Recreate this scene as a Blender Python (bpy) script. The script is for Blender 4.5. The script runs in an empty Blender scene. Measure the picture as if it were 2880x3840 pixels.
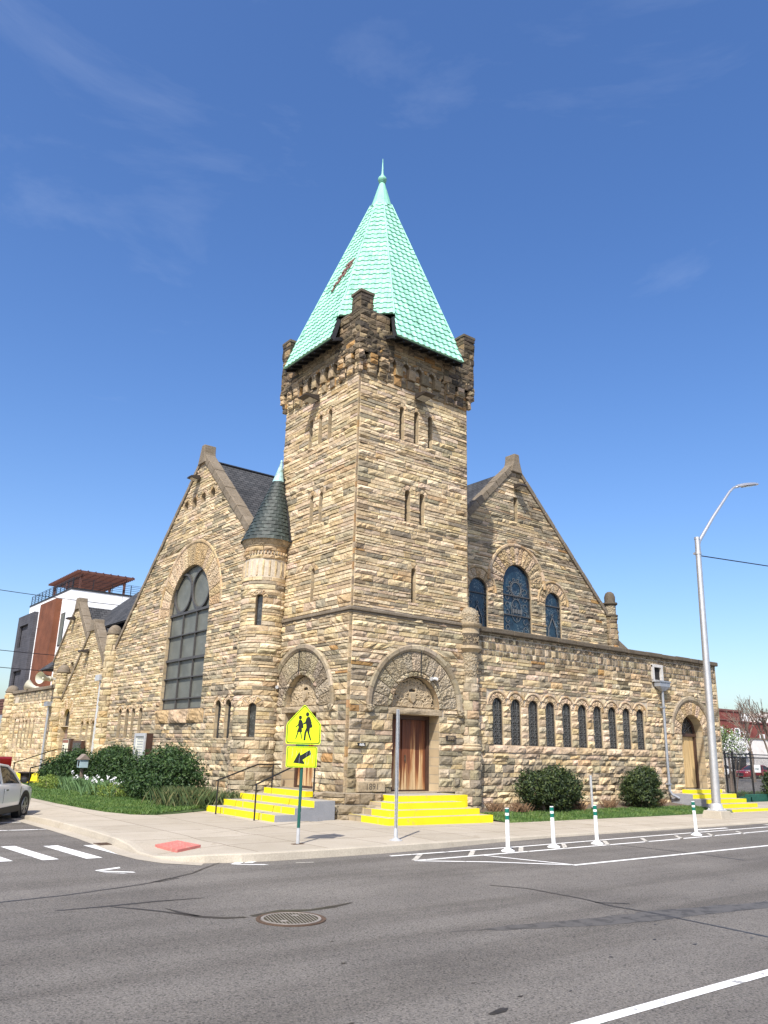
import bpy, math, random
import numpy as np
from math import pi, sin, cos, radians, sqrt, atan2, acos
from mathutils import Vector, Matrix
from mathutils.geometry import delaunay_2d_cdt

sc = bpy.context.scene
COL = sc.collection
rng = np.random.RandomState(11)
random.seed(5)

# ------------------------------------------------------------------ objects
def link(o, parent=None):
    COL.objects.link(o)
    if parent is not None:
        o.parent = parent
    return o

def tag(o, label=None, cat=None, group=None, kind=None):
    if label: o['label'] = label
    if cat: o['category'] = cat
    if group: o['group'] = group
    if kind: o['kind'] = kind
    return o

def empty(name, loc=(0, 0, 0), rz=0.0, parent=None):
    o = bpy.data.objects.new(name, None)
    o.empty_display_size = 0.2
    o.location = loc
    o.rotation_euler = (0, 0, rz)
    return link(o, parent)

def copy_tree(o, parent=None):
    c = o.copy()
    link(c)
    c.parent = parent
    for ch in list(o.children):
        copy_tree(ch, c)
    return c

class MB:
    """collects simple solids, builds one mesh object"""
    def __init__(s):
        s.v = []; s.f = []; s.m = []; s.c = []
    def add(s, vs, fs, mi=0, col=None):
        n = len(s.v)
        s.v += [tuple(map(float, p)) for p in vs]
        s.f += [tuple(i + n for i in f) for f in fs]
        s.m += [mi] * len(fs)
        s.c += [col] * len(vs)
        return s
    def box(s, x0, x1, y0, y1, z0, z1, mi=0, col=None):
        vs = [(x0, y0, z0), (x1, y0, z0), (x1, y1, z0), (x0, y1, z0), (x0, y0, z1), (x1, y0, z1), (x1, y1, z1), (x0, y1, z1)]
        return s.add(vs, [(0, 3, 2, 1), (4, 5, 6, 7), (0, 1, 5, 4), (1, 2, 6, 5), (2, 3, 7, 6), (3, 0, 4, 7)], mi, col)
    def hexa(s, b, t, mi=0, col=None):
        n = len(b)
        fs = [tuple(reversed(range(n))), tuple(range(n, 2 * n))] + [(i, (i + 1) % n, n + (i + 1) % n, n + i) for i in range(n)]
        return s.add(list(b) + list(t), fs, mi, col)
    def prism(s, poly, P0, U, V, N, d0, d1, mi=0, col=None):
        P0, U, V, N = map(Vector, (P0, U, V, N))
        b = [P0 + U * a + V * c + N * d0 for a, c in poly]
        t = [P0 + U * a + V * c + N * d1 for a, c in poly]
        return s.hexa(b, t, mi, col)
    def bar(s, a, b, w, h=None, mi=0, up=(0, 0, 1), col=None):
        h = h or w
        a, b = Vector(a), Vector(b)
        d = (b - a).normalized()
        u = Vector(up)
        if abs(d.dot(u)) > 0.95: u = Vector((1, 0, 0))
        r = d.cross(u).normalized(); u = r.cross(d)
        q = [r * (-w / 2) - u * (h / 2), r * (w / 2) - u * (h / 2), r * (w / 2) + u * (h / 2), r * (-w / 2) + u * (h / 2)]
        return s.hexa([a + k for k in q], [b + k for k in q], mi, col)
    def tube(s, pts, r, n=8, mi=0, cap=True, col=None):
        pts = [Vector(p) for p in pts]
        rs = r if isinstance(r, (list, tuple)) else [r] * len(pts)
        base = len(s.v); prev = None
        for i, p in enumerate(pts):
            d = (pts[min(i + 1, len(pts) - 1)] - pts[max(i - 1, 0)]).normalized()
            if prev is None:
                u = Vector((0, 0, 1)) if abs(d.z) < 0.9 else Vector((1, 0, 0))
                a = d.cross(u).normalized()
            else:
                a = (prev - d * prev.dot(d)).normalized()
            prev = a; b = d.cross(a)
            for k in range(n):
                t = 2 * pi * k / n
                s.v.append(tuple(p + (a * cos(t) + b * sin(t)) * rs[i])); s.c.append(col)
        m = len(pts)
        for i in range(m - 1):
            for k in range(n):
                s.f.append((base + i * n + k, base + i * n + (k + 1) % n, base + (i + 1) * n + (k + 1) % n, base + (i + 1) * n + k)); s.m.append(mi)
        if cap:
            s.f.append(tuple(base + k for k in reversed(range(n)))); s.m.append(mi)
            s.f.append(tuple(base + (m - 1) * n + k for k in range(n))); s.m.append(mi)
        return s
    def lathe(s, prof, c=(0, 0, 0), n=24, a0=0.0, a1=2 * pi, mi=0, col=None):
        base = len(s.v); full = abs(a1 - a0 - 2 * pi) < 1e-6
        k = n if full else n + 1
        for r, z in prof:
            for i in range(k):
                t = a0 + (a1 - a0) * i / n
                s.v.append((c[0] + r * cos(t), c[1] + r * sin(t), c[2] + z)); s.c.append(col)
        for j in range(len(prof) - 1):
            for i in range(n):
                i2 = (i + 1) % k
                s.f.append((base + j * k + i, base + j * k + i2, base + (j + 1) * k + i2, base + (j + 1) * k + i)); s.m.append(mi)
        return s
    def build(s, name, mats, parent=None, smooth=False, bevel=0.0, angle=40):
        me = bpy.data.meshes.new(name)
        me.from_pydata(s.v, [], s.f)
        if not isinstance(mats, (list, tuple)): mats = [mats]
        for m in mats: me.materials.append(m)
        me.polygons.foreach_set('material_index', s.m)
        if any(c is not None for c in s.c):
            at = me.color_attributes.new('Col', 'FLOAT_COLOR', 'POINT')
            arr = np.ones((len(s.v), 4), np.float32)
            for i, c in enumerate(s.c):
                arr[i, :3] = c if c is not None else (0.4, 0.33, 0.23)
            at.data.foreach_set('color', arr.ravel())
        me.update()
        if smooth:
            me.polygons.foreach_set('use_smooth', [True] * len(s.f))
            try: me.set_sharp_from_angle(angle=radians(angle))
            except Exception: pass
        o = bpy.data.objects.new(name, me)
        link(o, parent)
        if bevel:
            b = o.modifiers.new('bevel', 'BEVEL'); b.width = bevel; b.segments = 2; b.limit_method = 'ANGLE'; b.angle_limit = radians(35)
        return o

# ------------------------------------------------------------------ materials
def newmat(name):
    m = bpy.data.materials.new(name); m.use_nodes = True
    nt = m.node_tree
    return m, nt, nt.nodes['Principled BSDF']

def N(nt, t, **kw):
    n = nt.nodes.new(t)
    for k, v in kw.items():
        if k in ('operation', 'blend_type', 'data_type', 'noise_dimensions', 'voronoi_dimensions', 'feature', 'attribute_name', 'musgrave_type', 'wave_type', 'bands_direction', 'rings_direction', 'gradient_type', 'wave_profile', 'interpolation'):
            setattr(n, k, v)
        else:
            n.inputs[k.replace('_', ' ')].default_value = v
    return n

def L(nt, a, b): nt.links.new(a, b)

def ramp(nt, src, stops):
    r = nt.nodes.new('ShaderNodeValToRGB')
    e = r.color_ramp.elements
    while len(e) < len(stops): e.new(0.5)
    for i, (p, c) in enumerate(stops):
        e[i].position = p; e[i].color = tuple(c) + (1,) if len(c) == 3 else c
    L(nt, src, r.inputs[0])
    return r

def mixc(nt, fac, a, b, blend='MIX'):
    m = nt.nodes.new('ShaderNodeMix'); m.data_type = 'RGBA'; m.blend_type = blend
    for sock, v in ((m.inputs[0], fac), (m.inputs[6], a), (m.inputs[7], b)):
        if hasattr(v, 'default_value') or hasattr(v, 'is_output'): L(nt, v, sock)
        else: sock.default_value = (tuple(v) + (1,) if isinstance(v, (tuple, list)) and len(v) == 3 else v)
    return m.outputs[2]

def coords(nt, scale=(1, 1, 1)):
    g = nt.nodes.new('ShaderNodeNewGeometry')
    mp = nt.nodes.new('ShaderNodeMapping'); mp.inputs['Scale'].default_value = scale
    L(nt, g.outputs['Position'], mp.inputs[0])
    return mp.outputs[0]

def bump(nt, b, height, strength=0.3, dist=0.02):
    n = nt.nodes.new('ShaderNodeBump'); n.inputs['Strength'].default_value = strength; n.inputs['Distance'].default_value = dist
    L(nt, height, n.inputs['Height']); L(nt, n.outputs[0], b.inputs['Normal'])

def paint(name, col, rough=0.5, metal=0.0, vary=0.12, scale=6.0, bumps=0.0, spec=0.5, coat=0.0):
    m, nt, b = newmat(name)
    co = coords(nt)
    n = N(nt, 'ShaderNodeTexNoise', Scale=scale, Detail=6.0, Roughness=0.65); L(nt, co, n.inputs['Vector'])
    lo = [max(0, c * (1 - vary)) for c in col]; hi = [min(1, c * (1 + vary)) for c in col]
    r = ramp(nt, n.outputs[0], [(0.3, lo), (0.7, hi)])
    L(nt, r.outputs[0], b.inputs['Base Color'])
    b.inputs['Roughness'].default_value = rough; b.inputs['Metallic'].default_value = metal
    b.inputs['Specular IOR Level'].default_value = spec
    b.inputs['Coat Weight'].default_value = coat
    if bumps:
        n2 = N(nt, 'ShaderNodeTexNoise', Scale=scale * 8, Detail=4.0); L(nt, co, n2.inputs['Vector'])
        bump(nt, b, n2.outputs[0], bumps, 0.01)
    return m

M = {}
def stone_mat(name, fallback=None, carve=0.0, dark=1.0):
    m, nt, b = newmat(name)
    co = coords(nt)
    if fallback is None:
        at = nt.nodes.new('ShaderNodeAttribute'); at.attribute_name = 'Col'; base = at.outputs['Color']
    else:
        rgb = nt.nodes.new('ShaderNodeRGB'); rgb.outputs[0].default_value = tuple(fallback) + (1,); base = rgb.outputs[0]
    n1 = N(nt, 'ShaderNodeTexNoise', Scale=1.7, Detail=5.0, Roughness=0.6); L(nt, co, n1.inputs['Vector'])
    n2 = N(nt, 'ShaderNodeTexNoise', Scale=14.0, Detail=8.0, Roughness=0.7); L(nt, co, n2.inputs['Vector'])
    r1 = ramp(nt, n1.outputs[0], [(0.3, (0.80, 0.78, 0.74)), (0.7, (1.12, 1.10, 1.06))])
    r2 = ramp(nt, n2.outputs[0], [(0.28, (0.60, 0.58, 0.55)), (0.5, (1, 1, 1)), (0.75, (1.2, 1.17, 1.1))])
    c = mixc(nt, 1.0, base, r1.outputs[0], 'MULTIPLY'); c = mixc(nt, 1.0, c, r2.outputs[0], 'MULTIPLY')
    # bedding stains of the sandstone
    mp = nt.nodes.new('ShaderNodeMapping'); mp.inputs['Scale'].default_value = (2.2, 2.2, 11); L(nt, co, mp.inputs[0])
    n3 = N(nt, 'ShaderNodeTexNoise', Scale=1.0, Detail=3.0); L(nt, mp.outputs[0], n3.inputs['Vector'])
    r3 = ramp(nt, n3.outputs[0], [(0.38, (0.84, 0.80, 0.73)), (0.55, (1, 1, 1))])
    c = mixc(nt, 0.6, c, r3.outputs[0], 'MULTIPLY')
    L(nt, c, b.inputs['Base Color'])
    b.inputs['Roughness'].default_value = 0.92; b.inputs['Specular IOR Level'].default_value = 0.2
    if carve:
        v = N(nt, 'ShaderNodeTexVoronoi', Scale=carve, feature='F1'); L(nt, co, v.inputs['Vector'])
        mx = nt.nodes.new('ShaderNodeMath'); mx.operation = 'ADD'
        L(nt, v.outputs['Distance'], mx.inputs[0]); L(nt, n2.outputs[0], mx.inputs[1])
        bump(nt, b, mx.outputs[0], 1.0, 0.05)
    else:
        bump(nt, b, n2.outputs[0], 0.55, 0.03)
    return m

M['stone'] = stone_mat('sandstone')
M['carved'] = stone_mat('carved_sandstone', None, 16.0)
M['mortar'] = paint('mortar', (0.47, 0.41, 0.325), 0.95, vary=0.2, scale=8, bumps=0.4, spec=0.1)
M['smooth'] = stone_mat('dressed_sandstone', (0.40, 0.33, 0.235))
M['coping'] = stone_mat('weathered_coping', (0.20, 0.17, 0.135))
M['darkstone'] = stone_mat('soot_and_shade_stone', (0.115, 0.098, 0.078))  # sooty copings; also the painted shade behind the tympanum carving
M['carvedgrey'] = stone_mat('carved_grey_stone', (0.33, 0.285, 0.215), 14.0)

def brick_rows(name, c1, c2, cm, bw, bh, scale=1.0, rough=0.8, axis='XZ', bmp=0.6, mortar=0.012):
    m, nt, b = newmat(name)
    g = nt.nodes.new('ShaderNodeNewGeometry')
    sep = nt.nodes.new('ShaderNodeSeparateXYZ'); L(nt, g.outputs['Position'], sep.inputs[0])
    cmb = nt.nodes.new('ShaderNodeCombineXYZ')
    if axis == 'XZ+':
        ad = nt.nodes.new('ShaderNodeMath'); ad.operation = 'ADD'; L(nt, sep.outputs[0], ad.inputs[0]); L(nt, sep.outputs[1], ad.inputs[1])
        L(nt, ad.outputs[0], cmb.inputs[0]); L(nt, sep.outputs[2], cmb.inputs[1])
    else:
        for i, a in enumerate(axis): L(nt, sep.outputs['XYZ'.index(a)], cmb.inputs[i])
    br = nt.nodes.new('ShaderNodeTexBrick')
    br.inputs['Scale'].default_value = scale; br.inputs['Brick Width'].default_value = bw; br.inputs['Row Height'].default_value = bh
    br.inputs['Mortar Size'].default_value = mortar; br.inputs['Bias'].default_value = 0.0
    br.inputs['Color1'].default_value = tuple(c1) + (1,); br.inputs['Color2'].default_value = tuple(c2) + (1,); br.inputs['Mortar'].default_value = tuple(cm) + (1,)
    L(nt, cmb.outputs[0], br.inputs['Vector'])
    n = N(nt, 'ShaderNodeTexNoise', Scale=0.9, Detail=6.0); L(nt, g.outputs['Position'], n.inputs['Vector'])
    r = ramp(nt, n.outputs[0], [(0.3, (0.72, 0.72, 0.72)), (0.7, (1.2, 1.2, 1.2))])
    c = mixc(nt, 1.0, br.outputs['Color'], r.outputs[0], 'MULTIPLY')
    L(nt, c, b.inputs['Base Color']); b.inputs['Roughness'].default_value = rough; b.inputs['Specular IOR Level'].default_value = 0.25
    inv = nt.nodes.new('ShaderNodeMath'); inv.operation = 'SUBTRACT'; inv.inputs[0].default_value = 1.0; L(nt, br.outputs['Fac'], inv.inputs[1])
    bump(nt, b, inv.outputs[0], bmp, 0.02)
    return m

M['shingle_x'] = brick_rows('roof_shingles_south', (0.045, 0.047, 0.05), (0.075, 0.075, 0.078), (0.012, 0.012, 0.013), 0.32, 0.155, axis='XZ', mortar=0.014)
M['shingle_y'] = brick_rows('roof_shingles_west', (0.045, 0.047, 0.05), (0.075, 0.075, 0.078), (0.012, 0.012, 0.013), 0.32, 0.155, axis='YZ', mortar=0.014)
M['backwall'] = brick_rows('side_stonework', (0.36, 0.29, 0.2), (0.28, 0.22, 0.15), (0.4, 0.36, 0.3), 0.7, 0.22, axis='XZ+', bmp=1.0)
M['jamb'] = brick_rows('jamb_blocks', (0.43, 0.345, 0.225), (0.33, 0.255, 0.16), (0.30, 0.255, 0.19), 0.9, 0.27, axis='XZ+', bmp=1.0, mortar=0.014)
M['redbrick'] = brick_rows('painted_red_brick', (0.26, 0.075, 0.06), (0.20, 0.055, 0.045), (0.17, 0.06, 0.05), 0.25, 0.08, axis='XZ', mortar=0.008)

# asphalt
def asphalt():
    m, nt, b = newmat('asphalt')
    co = coords(nt)
    n1 = N(nt, 'ShaderNodeTexNoise', Scale=42.0, Detail=4.0, Roughness=0.85); L(nt, co, n1.inputs['Vector'])
    n2 = N(nt, 'ShaderNodeTexNoise', Scale=0.35, Detail=6.0, Roughness=0.6); L(nt, co, n2.inputs['Vector'])
    st = nt.nodes.new('ShaderNodeMapping'); st.inputs['Scale'].default_value = (0.09, 1.1, 1); L(nt, co, st.inputs[0])
    n3 = N(nt, 'ShaderNodeTexNoise', Scale=1.0, Detail=4.0, Roughness=0.55); L(nt, st.outputs[0], n3.inputs['Vector'])
    sp = nt.nodes.new('ShaderNodeMapping'); sp.inputs['Scale'].default_value = (1.2, 5.0, 1); L(nt, co, sp.inputs[0])
    n4 = N(nt, 'ShaderNodeTexNoise', Scale=1.3, Detail=7.0, Roughness=0.75); L(nt, sp.outputs[0], n4.inputs['Vector'])
    v = N(nt, 'ShaderNodeTexVoronoi', Scale=60.0, feature='F1'); L(nt, co, v.inputs['Vector'])
    base = ramp(nt, n1.outputs[0], [(0.25, (0.064, 0.060, 0.054)), (0.5, (0.153, 0.142, 0.128)), (0.78, (0.31, 0.288, 0.262))])
    chips = ramp(nt, v.outputs['Color'], [(0.10, (0.42, 0.42, 0.42)), (0.3, (0.92, 0.92, 0.92)), (0.85, (1.3, 1.28, 1.25))])
    c = mixc(nt, 1.0, base.outputs[0], chips.outputs[0], 'MULTIPLY')
    big = ramp(nt, n2.outputs[0], [(0.32, (0.80, 0.79, 0.79)), (0.68, (1.14, 1.13, 1.12))]); c = mixc(nt, 1.0, c, big.outputs[0], 'MULTIPLY')
    tyre = ramp(nt, n3.outputs[0], [(0.36, (0.70, 0.69, 0.68)), (0.56, (1.05, 1.05, 1.05))]); c = mixc(nt, 0.8, c, tyre.outputs[0], 'MULTIPLY')
    blot = ramp(nt, n4.outputs[0], [(0.255, (0.3, 0.3, 0.3)), (0.30, (1, 1, 1))]); c = mixc(nt, 0.8, c, blot.outputs[0], 'MULTIPLY')
    L(nt, c, b.inputs['Base Color']); b.inputs['Roughness'].default_value = 0.85; b.inputs['Specular IOR Level'].default_value = 0.3
    bump(nt, b, n1.outputs[0], 0.9, 0.02)
    return m
M['asphalt'] = asphalt()

def concrete(name, c0, c1, joint=None):
    m, nt, b = newmat(name)
    co = coords(nt)
    n1 = N(nt, 'ShaderNodeTexNoise', Scale=0.8, Detail=8.0, Roughness=0.65); L(nt, co, n1.inputs['Vector'])
    n2 = N(nt, 'ShaderNodeTexNoise', Scale=40.0, Detail=4.0); L(nt, co, n2.inputs['Vector'])
    r = ramp(nt, n1.outputs[0], [(0.3, c0), (0.7, c1)])
    r2 = ramp(nt, n2.outputs[0], [(0.3, (0.85, 0.85, 0.85)), (0.7, (1.1, 1.1, 1.1))])
    c = mixc(nt, 1.0, r.outputs[0], r2.outputs[0], 'MULTIPLY')
    n4 = N(nt, 'ShaderNodeTexNoise', Scale=2.3, Detail=9.0, Roughness=0.75); L(nt, co, n4.inputs['Vector'])
    r4 = ramp(nt, n4.outputs[0], [(0.30, (0.66, 0.62, 0.55)), (0.42, (1, 1, 1))]); c = mixc(nt, 0.7, c, r4.outputs[0], 'MULTIPLY')
    if joint:
        br = nt.nodes.new('ShaderNodeTexBrick'); br.offset = 0.0
        br.inputs['Scale'].default_value = 1.0; br.inputs['Brick Width'].default_value = joint; br.inputs['Row Height'].default_value = joint
        br.inputs['Mortar Size'].default_value = 0.013
        br.inputs['Color1'].default_value = (1, 1, 1, 1); br.inputs['Color2'].default_value = (0.88, 0.875, 0.86, 1); br.inputs['Mortar'].default_value = (0.36, 0.33, 0.30, 1)
        L(nt, co, br.inputs['Vector'])
        c = mixc(nt, 1.0, c, br.outputs['Color'], 'MULTIPLY')
    L(nt, c, b.inputs['Base Color']); b.inputs['Roughness'].default_value = 0.9; b.inputs['Specular IOR Level'].default_value = 0.25
    bump(nt, b, n2.outputs[0], 0.25, 0.01)
    return m
M['concrete'] = concrete('sidewalk_concrete', (0.375, 0.328, 0.258), (0.435, 0.385, 0.315), 1.55)
M['kerb'] = concrete('kerb_concrete', (0.35, 0.31, 0.25), (0.45, 0.40, 0.32))
M['greyconc'] = concrete('grey_step_concrete', (0.20, 0.21, 0.23), (0.30, 0.30, 0.32))
M['footing'] = concrete('footing_concrete', (0.33, 0.29, 0.23), (0.42, 0.38, 0.31))

def worn(name, col, under, thr=0.36, scale=5.0, rough=0.6, mix=0.85, vary=0.1):
    m, nt, b = newmat(name)
    co = coords(nt)
    n = N(nt, 'ShaderNodeTexNoise', Scale=scale, Detail=9.0, Roughness=0.72); L(nt, co, n.inputs['Vector'])
    f = ramp(nt, n.outputs[0], [(thr, (1, 1, 1)), (thr + 0.05, (0, 0, 0))])
    n2 = N(nt, 'ShaderNodeTexNoise', Scale=1.5, Detail=4.0); L(nt, co, n2.inputs['Vector'])
    r = ramp(nt, n2.outputs[0], [(0.3, [c * (1 - vary) for c in col]), (0.7, [min(1, c * (1 + vary)) for c in col])])
    c = mixc(nt, f.outputs[0], r.outputs[0], under)
    c = mixc(nt, mix, col, c)
    L(nt, c, b.inputs['Base Color']); b.inputs['Roughness'].default_value = rough
    n3 = N(nt, 'ShaderNodeTexNoise', Scale=45.0, Detail=3.0); L(nt, co, n3.inputs['Vector'])
    bump(nt, b, n3.outputs[0], 0.3, 0.008)
    return m
M['marking'] = worn('road_paint_white', (0.78, 0.77, 0.74), (0.16, 0.155, 0.15), 0.37, 4.0)
M['marking_old'] = worn('road_paint_worn', (0.50, 0.47, 0.41), (0.17, 0.165, 0.16), 0.43, 6.0)
M['yellow'] = worn('yellow_step_paint', (0.74, 0.60, 0.004), (0.52, 0.43, 0.08), 0.36, 5.0, rough=0.6, mix=.75, vary=.10)
M['tread'] = concrete('worn_tread_concrete', (0.30, 0.28, 0.25), (0.40, 0.37, 0.31))
M['redpad'] = worn('red_tactile_pad', (0.47, 0.15, 0.125), (0.43, 0.24, 0.19), 0.4, 8.0, rough=0.8)
M['tar'] = paint('crack_sealant', (0.022, 0.021, 0.021), 0.45, vary=0.5, scale=5, bumps=0.4)
M['stain'] = worn('oil_stain', (0.050, 0.046, 0.042), (0.088, 0.082, 0.075), 0.50, 5.0, rough=0.7, mix=1.0)
M['iron'] = paint('rusty_iron', (0.10, 0.062, 0.04), 0.75, 0.3, vary=0.4, scale=14, bumps=0.5)
M['iron_light'] = paint('worn_iron', (0.30, 0.27, 0.24), 0.6, 0.4, vary=0.3, scale=14, bumps=0.4)
M['pit'] = paint('drain_dark', (0.05, 0.04, 0.02), 0.9, vary=0.3)
M['black'] = paint('black_steel', (0.012, 0.012, 0.013), 0.4, 0.0, vary=0.3)
M['galv'] = paint('galvanized_steel', (0.50, 0.51, 0.52), 0.5, 0.35, vary=0.15, scale=9)
M['alu'] = paint('brushed_aluminium_pole', (0.58, 0.57, 0.56), 0.42, 0.75, vary=0.1, scale=5)
M['zinc'] = paint('grey_downspout', (0.30, 0.32, 0.35), 0.45, 0.3, vary=0.15)
M['greenpost'] = worn('green_post_paint', (0.006, 0.085, 0.065), (0.3, 0.3, 0.28), 0.33, 14.0, rough=0.5)
M['fluor'] = paint('fluorescent_sign_sheeting', (0.62, 0.83, 0.006), 0.45, vary=0.03)
M['signwhite'] = paint('sign_edge', (0.75, 0.80, 0.55), 0.45, vary=0.03)
M['signblack'] = paint('sign_black', (0.006, 0.007, 0.006), 0.5, vary=0.2)
M['white'] = paint('white_paint', (0.80, 0.80, 0.78), 0.5, vary=0.04)
M['plastic'] = paint('white_plastic', (0.82, 0.82, 0.80), 0.35, vary=0.03)
M['greenband'] = paint('green_reflective_band', (0.0, 0.14, 0.10), 0.35, vary=0.1)
def tile_mat():
    m, nt, b = newmat('green_glazed_tile'); co = coords(nt)
    v = N(nt, 'ShaderNodeTexVoronoi', Scale=3.6, feature='F1'); L(nt, co, v.inputs['Vector'])
    r1 = ramp(nt, v.outputs['Color'], [(0.1, (0.245, 0.53, 0.39)), (0.5, (0.285, 0.595, 0.445)), (0.9, (0.335, 0.65, 0.50))])
    mp = nt.nodes.new('ShaderNodeMapping'); mp.inputs['Scale'].default_value = (3.2, 3.2, .32); L(nt, co, mp.inputs[0])
    n = N(nt, 'ShaderNodeTexNoise', Scale=1.0, Detail=7.0, Roughness=.65); L(nt, mp.outputs[0], n.inputs['Vector'])
    r2 = ramp(nt, n.outputs[0], [(0.34, (0.62, 0.66, 0.64)), (0.48, (1, 1, 1)), (0.72, (1.08, 1.06, 1.06))])
    n2 = N(nt, 'ShaderNodeTexNoise', Scale=11.0, Detail=6.0, Roughness=.75); L(nt, co, n2.inputs['Vector'])
    r3 = ramp(nt, n2.outputs[0], [(0.30, (0.5, 0.5, 0.47)), (0.37, (1, 1, 1))])
    c = mixc(nt, .85, r1.outputs[0], r2.outputs[0], 'MULTIPLY'); c = mixc(nt, .7, c, r3.outputs[0], 'MULTIPLY')
    L(nt, c, b.inputs['Base Color']); b.inputs['Roughness'].default_value = .55; bump(nt, b, n2.outputs[0], .25, .01); return m
M['copper'] = tile_mat()
M['coppercap'] = worn('verdigris_cap', (0.22, 0.50, 0.37), (0.16, 0.40, 0.29), 0.42, 3.0, rough=0.55, vary=0.12)
M['verdigris'] = worn('pale_verdigris', (0.30, 0.47, 0.47), (0.16, 0.24, 0.22), 0.44, 6.0, rough=0.6)
M['slate'] = worn('green_slate', (0.022, 0.031, 0.028), (0.05, 0.068, 0.06), 0.40, 4.0, rough=0.6, vary=0.4)
M['oldtile'] = paint('bare_brown_tile', (0.17, 0.07, 0.06), 0.8, vary=0.3)
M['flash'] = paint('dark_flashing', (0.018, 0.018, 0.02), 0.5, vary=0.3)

def wood(name, stops, scale_z=0.25):
    m, nt, b = newmat(name)
    co = coords(nt)
    mp = nt.nodes.new('ShaderNodeMapping'); mp.inputs['Scale'].default_value = (26, 26, 0.7); L(nt, co, mp.inputs[0])
    n = N(nt, 'ShaderNodeTexNoise', Scale=1.0, Detail=8.0, Roughness=0.65); L(nt, mp.outputs[0], n.inputs['Vector'])
    g = nt.nodes.new('ShaderNodeNewGeometry'); sep = nt.nodes.new('ShaderNodeSeparateXYZ'); L(nt, g.outputs['Position'], sep.inputs[0])
    # bleached boards near the sill: weather wear along the height of the door
    mp2 = nt.nodes.new('ShaderNodeMapping'); mp2.inputs['Scale'].default_value = (9, 9, 0.5); L(nt, co, mp2.inputs[0])
    n2 = N(nt, 'ShaderNodeTexNoise', Scale=1.0, Detail=5.0); L(nt, mp2.outputs[0], n2.inputs['Vector'])
    ma = nt.nodes.new('ShaderNodeMath'); ma.operation = 'MULTIPLY_ADD'; L(nt, sep.outputs[2], ma.inputs[0]); ma.inputs[1].default_value = scale_z; hf = nt.nodes.new('ShaderNodeMath'); hf.operation = 'MULTIPLY_ADD'; L(nt, n2.outputs[0], hf.inputs[0]); hf.inputs[1].default_value = .9; hf.inputs[2].default_value = -.25; L(nt, hf.outputs[0], ma.inputs[2])
    r = ramp(nt, ma.outputs[0], stops)
    r2 = ramp(nt, n.outputs[0], [(0.3, (0.55, 0.5, 0.45)), (0.6, (1.1, 1.1, 1.1))])
    c = mixc(nt, 1.0, r.outputs[0], r2.outputs[0], 'MULTIPLY')
    L(nt, c, b.inputs['Base Color']); b.inputs['Roughness'].default_value = 0.55
    bump(nt, b, n.outputs[0], 0.4, 0.01)
    return m
M['door_red'] = wood('weathered_mahogany_boards', [(0.36, (0.56, 0.40, 0.22)), (0.44, (0.36, 0.175, 0.07)), (0.50, (0.17, 0.055, 0.022)), (0.75, (0.095, 0.028, 0.013))], 0.17)
M['door_tan'] = wood('bleached_oak_boards', [(0.4, (0.55, 0.40, 0.20)), (1.0, (0.42, 0.27, 0.11)), (1.3, (0.36, 0.22, 0.09))], 0.12)
M['door_frame'] = paint('dark_door_frame', (0.055, 0.028, 0.02), 0.5, vary=0.3)
M['door_mauve'] = paint('mauve_painted_door', (0.24, 0.165, 0.14), 0.6, vary=0.12)
M['pergola'] = paint('stained_pergola_timber', (0.115, 0.042, 0.026), 0.6, vary=0.25)

def glass(name, c0, c1, scale=3.0, rough=0.12, scroll=None, scroll_col=(0.4, 0.45, 0.5)):
    m, nt, b = newmat(name)
    co = coords(nt)
    n = N(nt, 'ShaderNodeTexNoise', Scale=scale, Detail=5.0, Roughness=0.6); L(nt, co, n.inputs['Vector'])
    r = ramp(nt, n.outputs[0], [(0.35, c0), (0.65, c1)])
    c = r.outputs[0]
    if scroll:
        ns = N(nt, 'ShaderNodeTexNoise', Scale=scroll, Detail=0.5, Distortion=1.6); L(nt, co, ns.inputs['Vector'])
        rs = ramp(nt, ns.outputs[0], [(0.47, (0, 0, 0)), (0.492, (1, 1, 1)), (0.508, (1, 1, 1)), (0.53, (0, 0, 0))])
        nm = N(nt, 'ShaderNodeTexNoise', Scale=scroll * 0.35, Detail=1.0); L(nt, co, nm.inputs['Vector'])
        rm = ramp(nt, nm.outputs[0], [(0.45, (0, 0, 0)), (0.55, (0.75, 0.75, 0.75))])
        f = mixc(nt, 1.0, rs.outputs[0], rm.outputs[0], 'MULTIPLY')
        c = mixc(nt, f, c, scroll_col)
    L(nt, c, b.inputs['Base Color']); b.inputs['Roughness'].default_value = rough; b.inputs['Specular IOR Level'].default_value = 0.6
    n4 = N(nt, 'ShaderNodeTexNoise', Scale=1.2, Detail=2.0); L(nt, co, n4.inputs['Vector'])
    bump(nt, b, n4.outputs[0], 0.12, 0.05)
    return m
M['glass_dark'] = glass('dark_leaded_glass', (0.012, 0.013, 0.014), (0.04, 0.042, 0.043), 6.0, 0.2, 5.0, (0.16, 0.17, 0.17))
M['glass_grey'] = glass('dusty_storm_glazing', (0.088, 0.092, 0.078), (0.145, 0.148, 0.124), 0.9, 0.5, 4.0, (0.14, 0.155, 0.145))
M['glass_blue'] = glass('blue_stained_glass', (0.005, 0.011, 0.024), (0.016, 0.04, 0.062), 5.0, 0.15, 5.5, (0.22, 0.27, 0.28))
M['glass_car'] = glass('car_glass', (0.008, 0.010, 0.012), (0.012, 0.015, 0.017), 2.0, 0.03)
M['glass_mod'] = glass('window_glass', (0.10, 0.14, 0.14), (0.14, 0.18, 0.17), 1.0, 0.05)
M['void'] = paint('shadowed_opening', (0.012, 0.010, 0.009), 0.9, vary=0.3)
M['lens'] = glass('lamp_lens', (0.35, 0.33, 0.28), (0.42, 0.40, 0.35), 8.0, 0.2)
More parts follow.
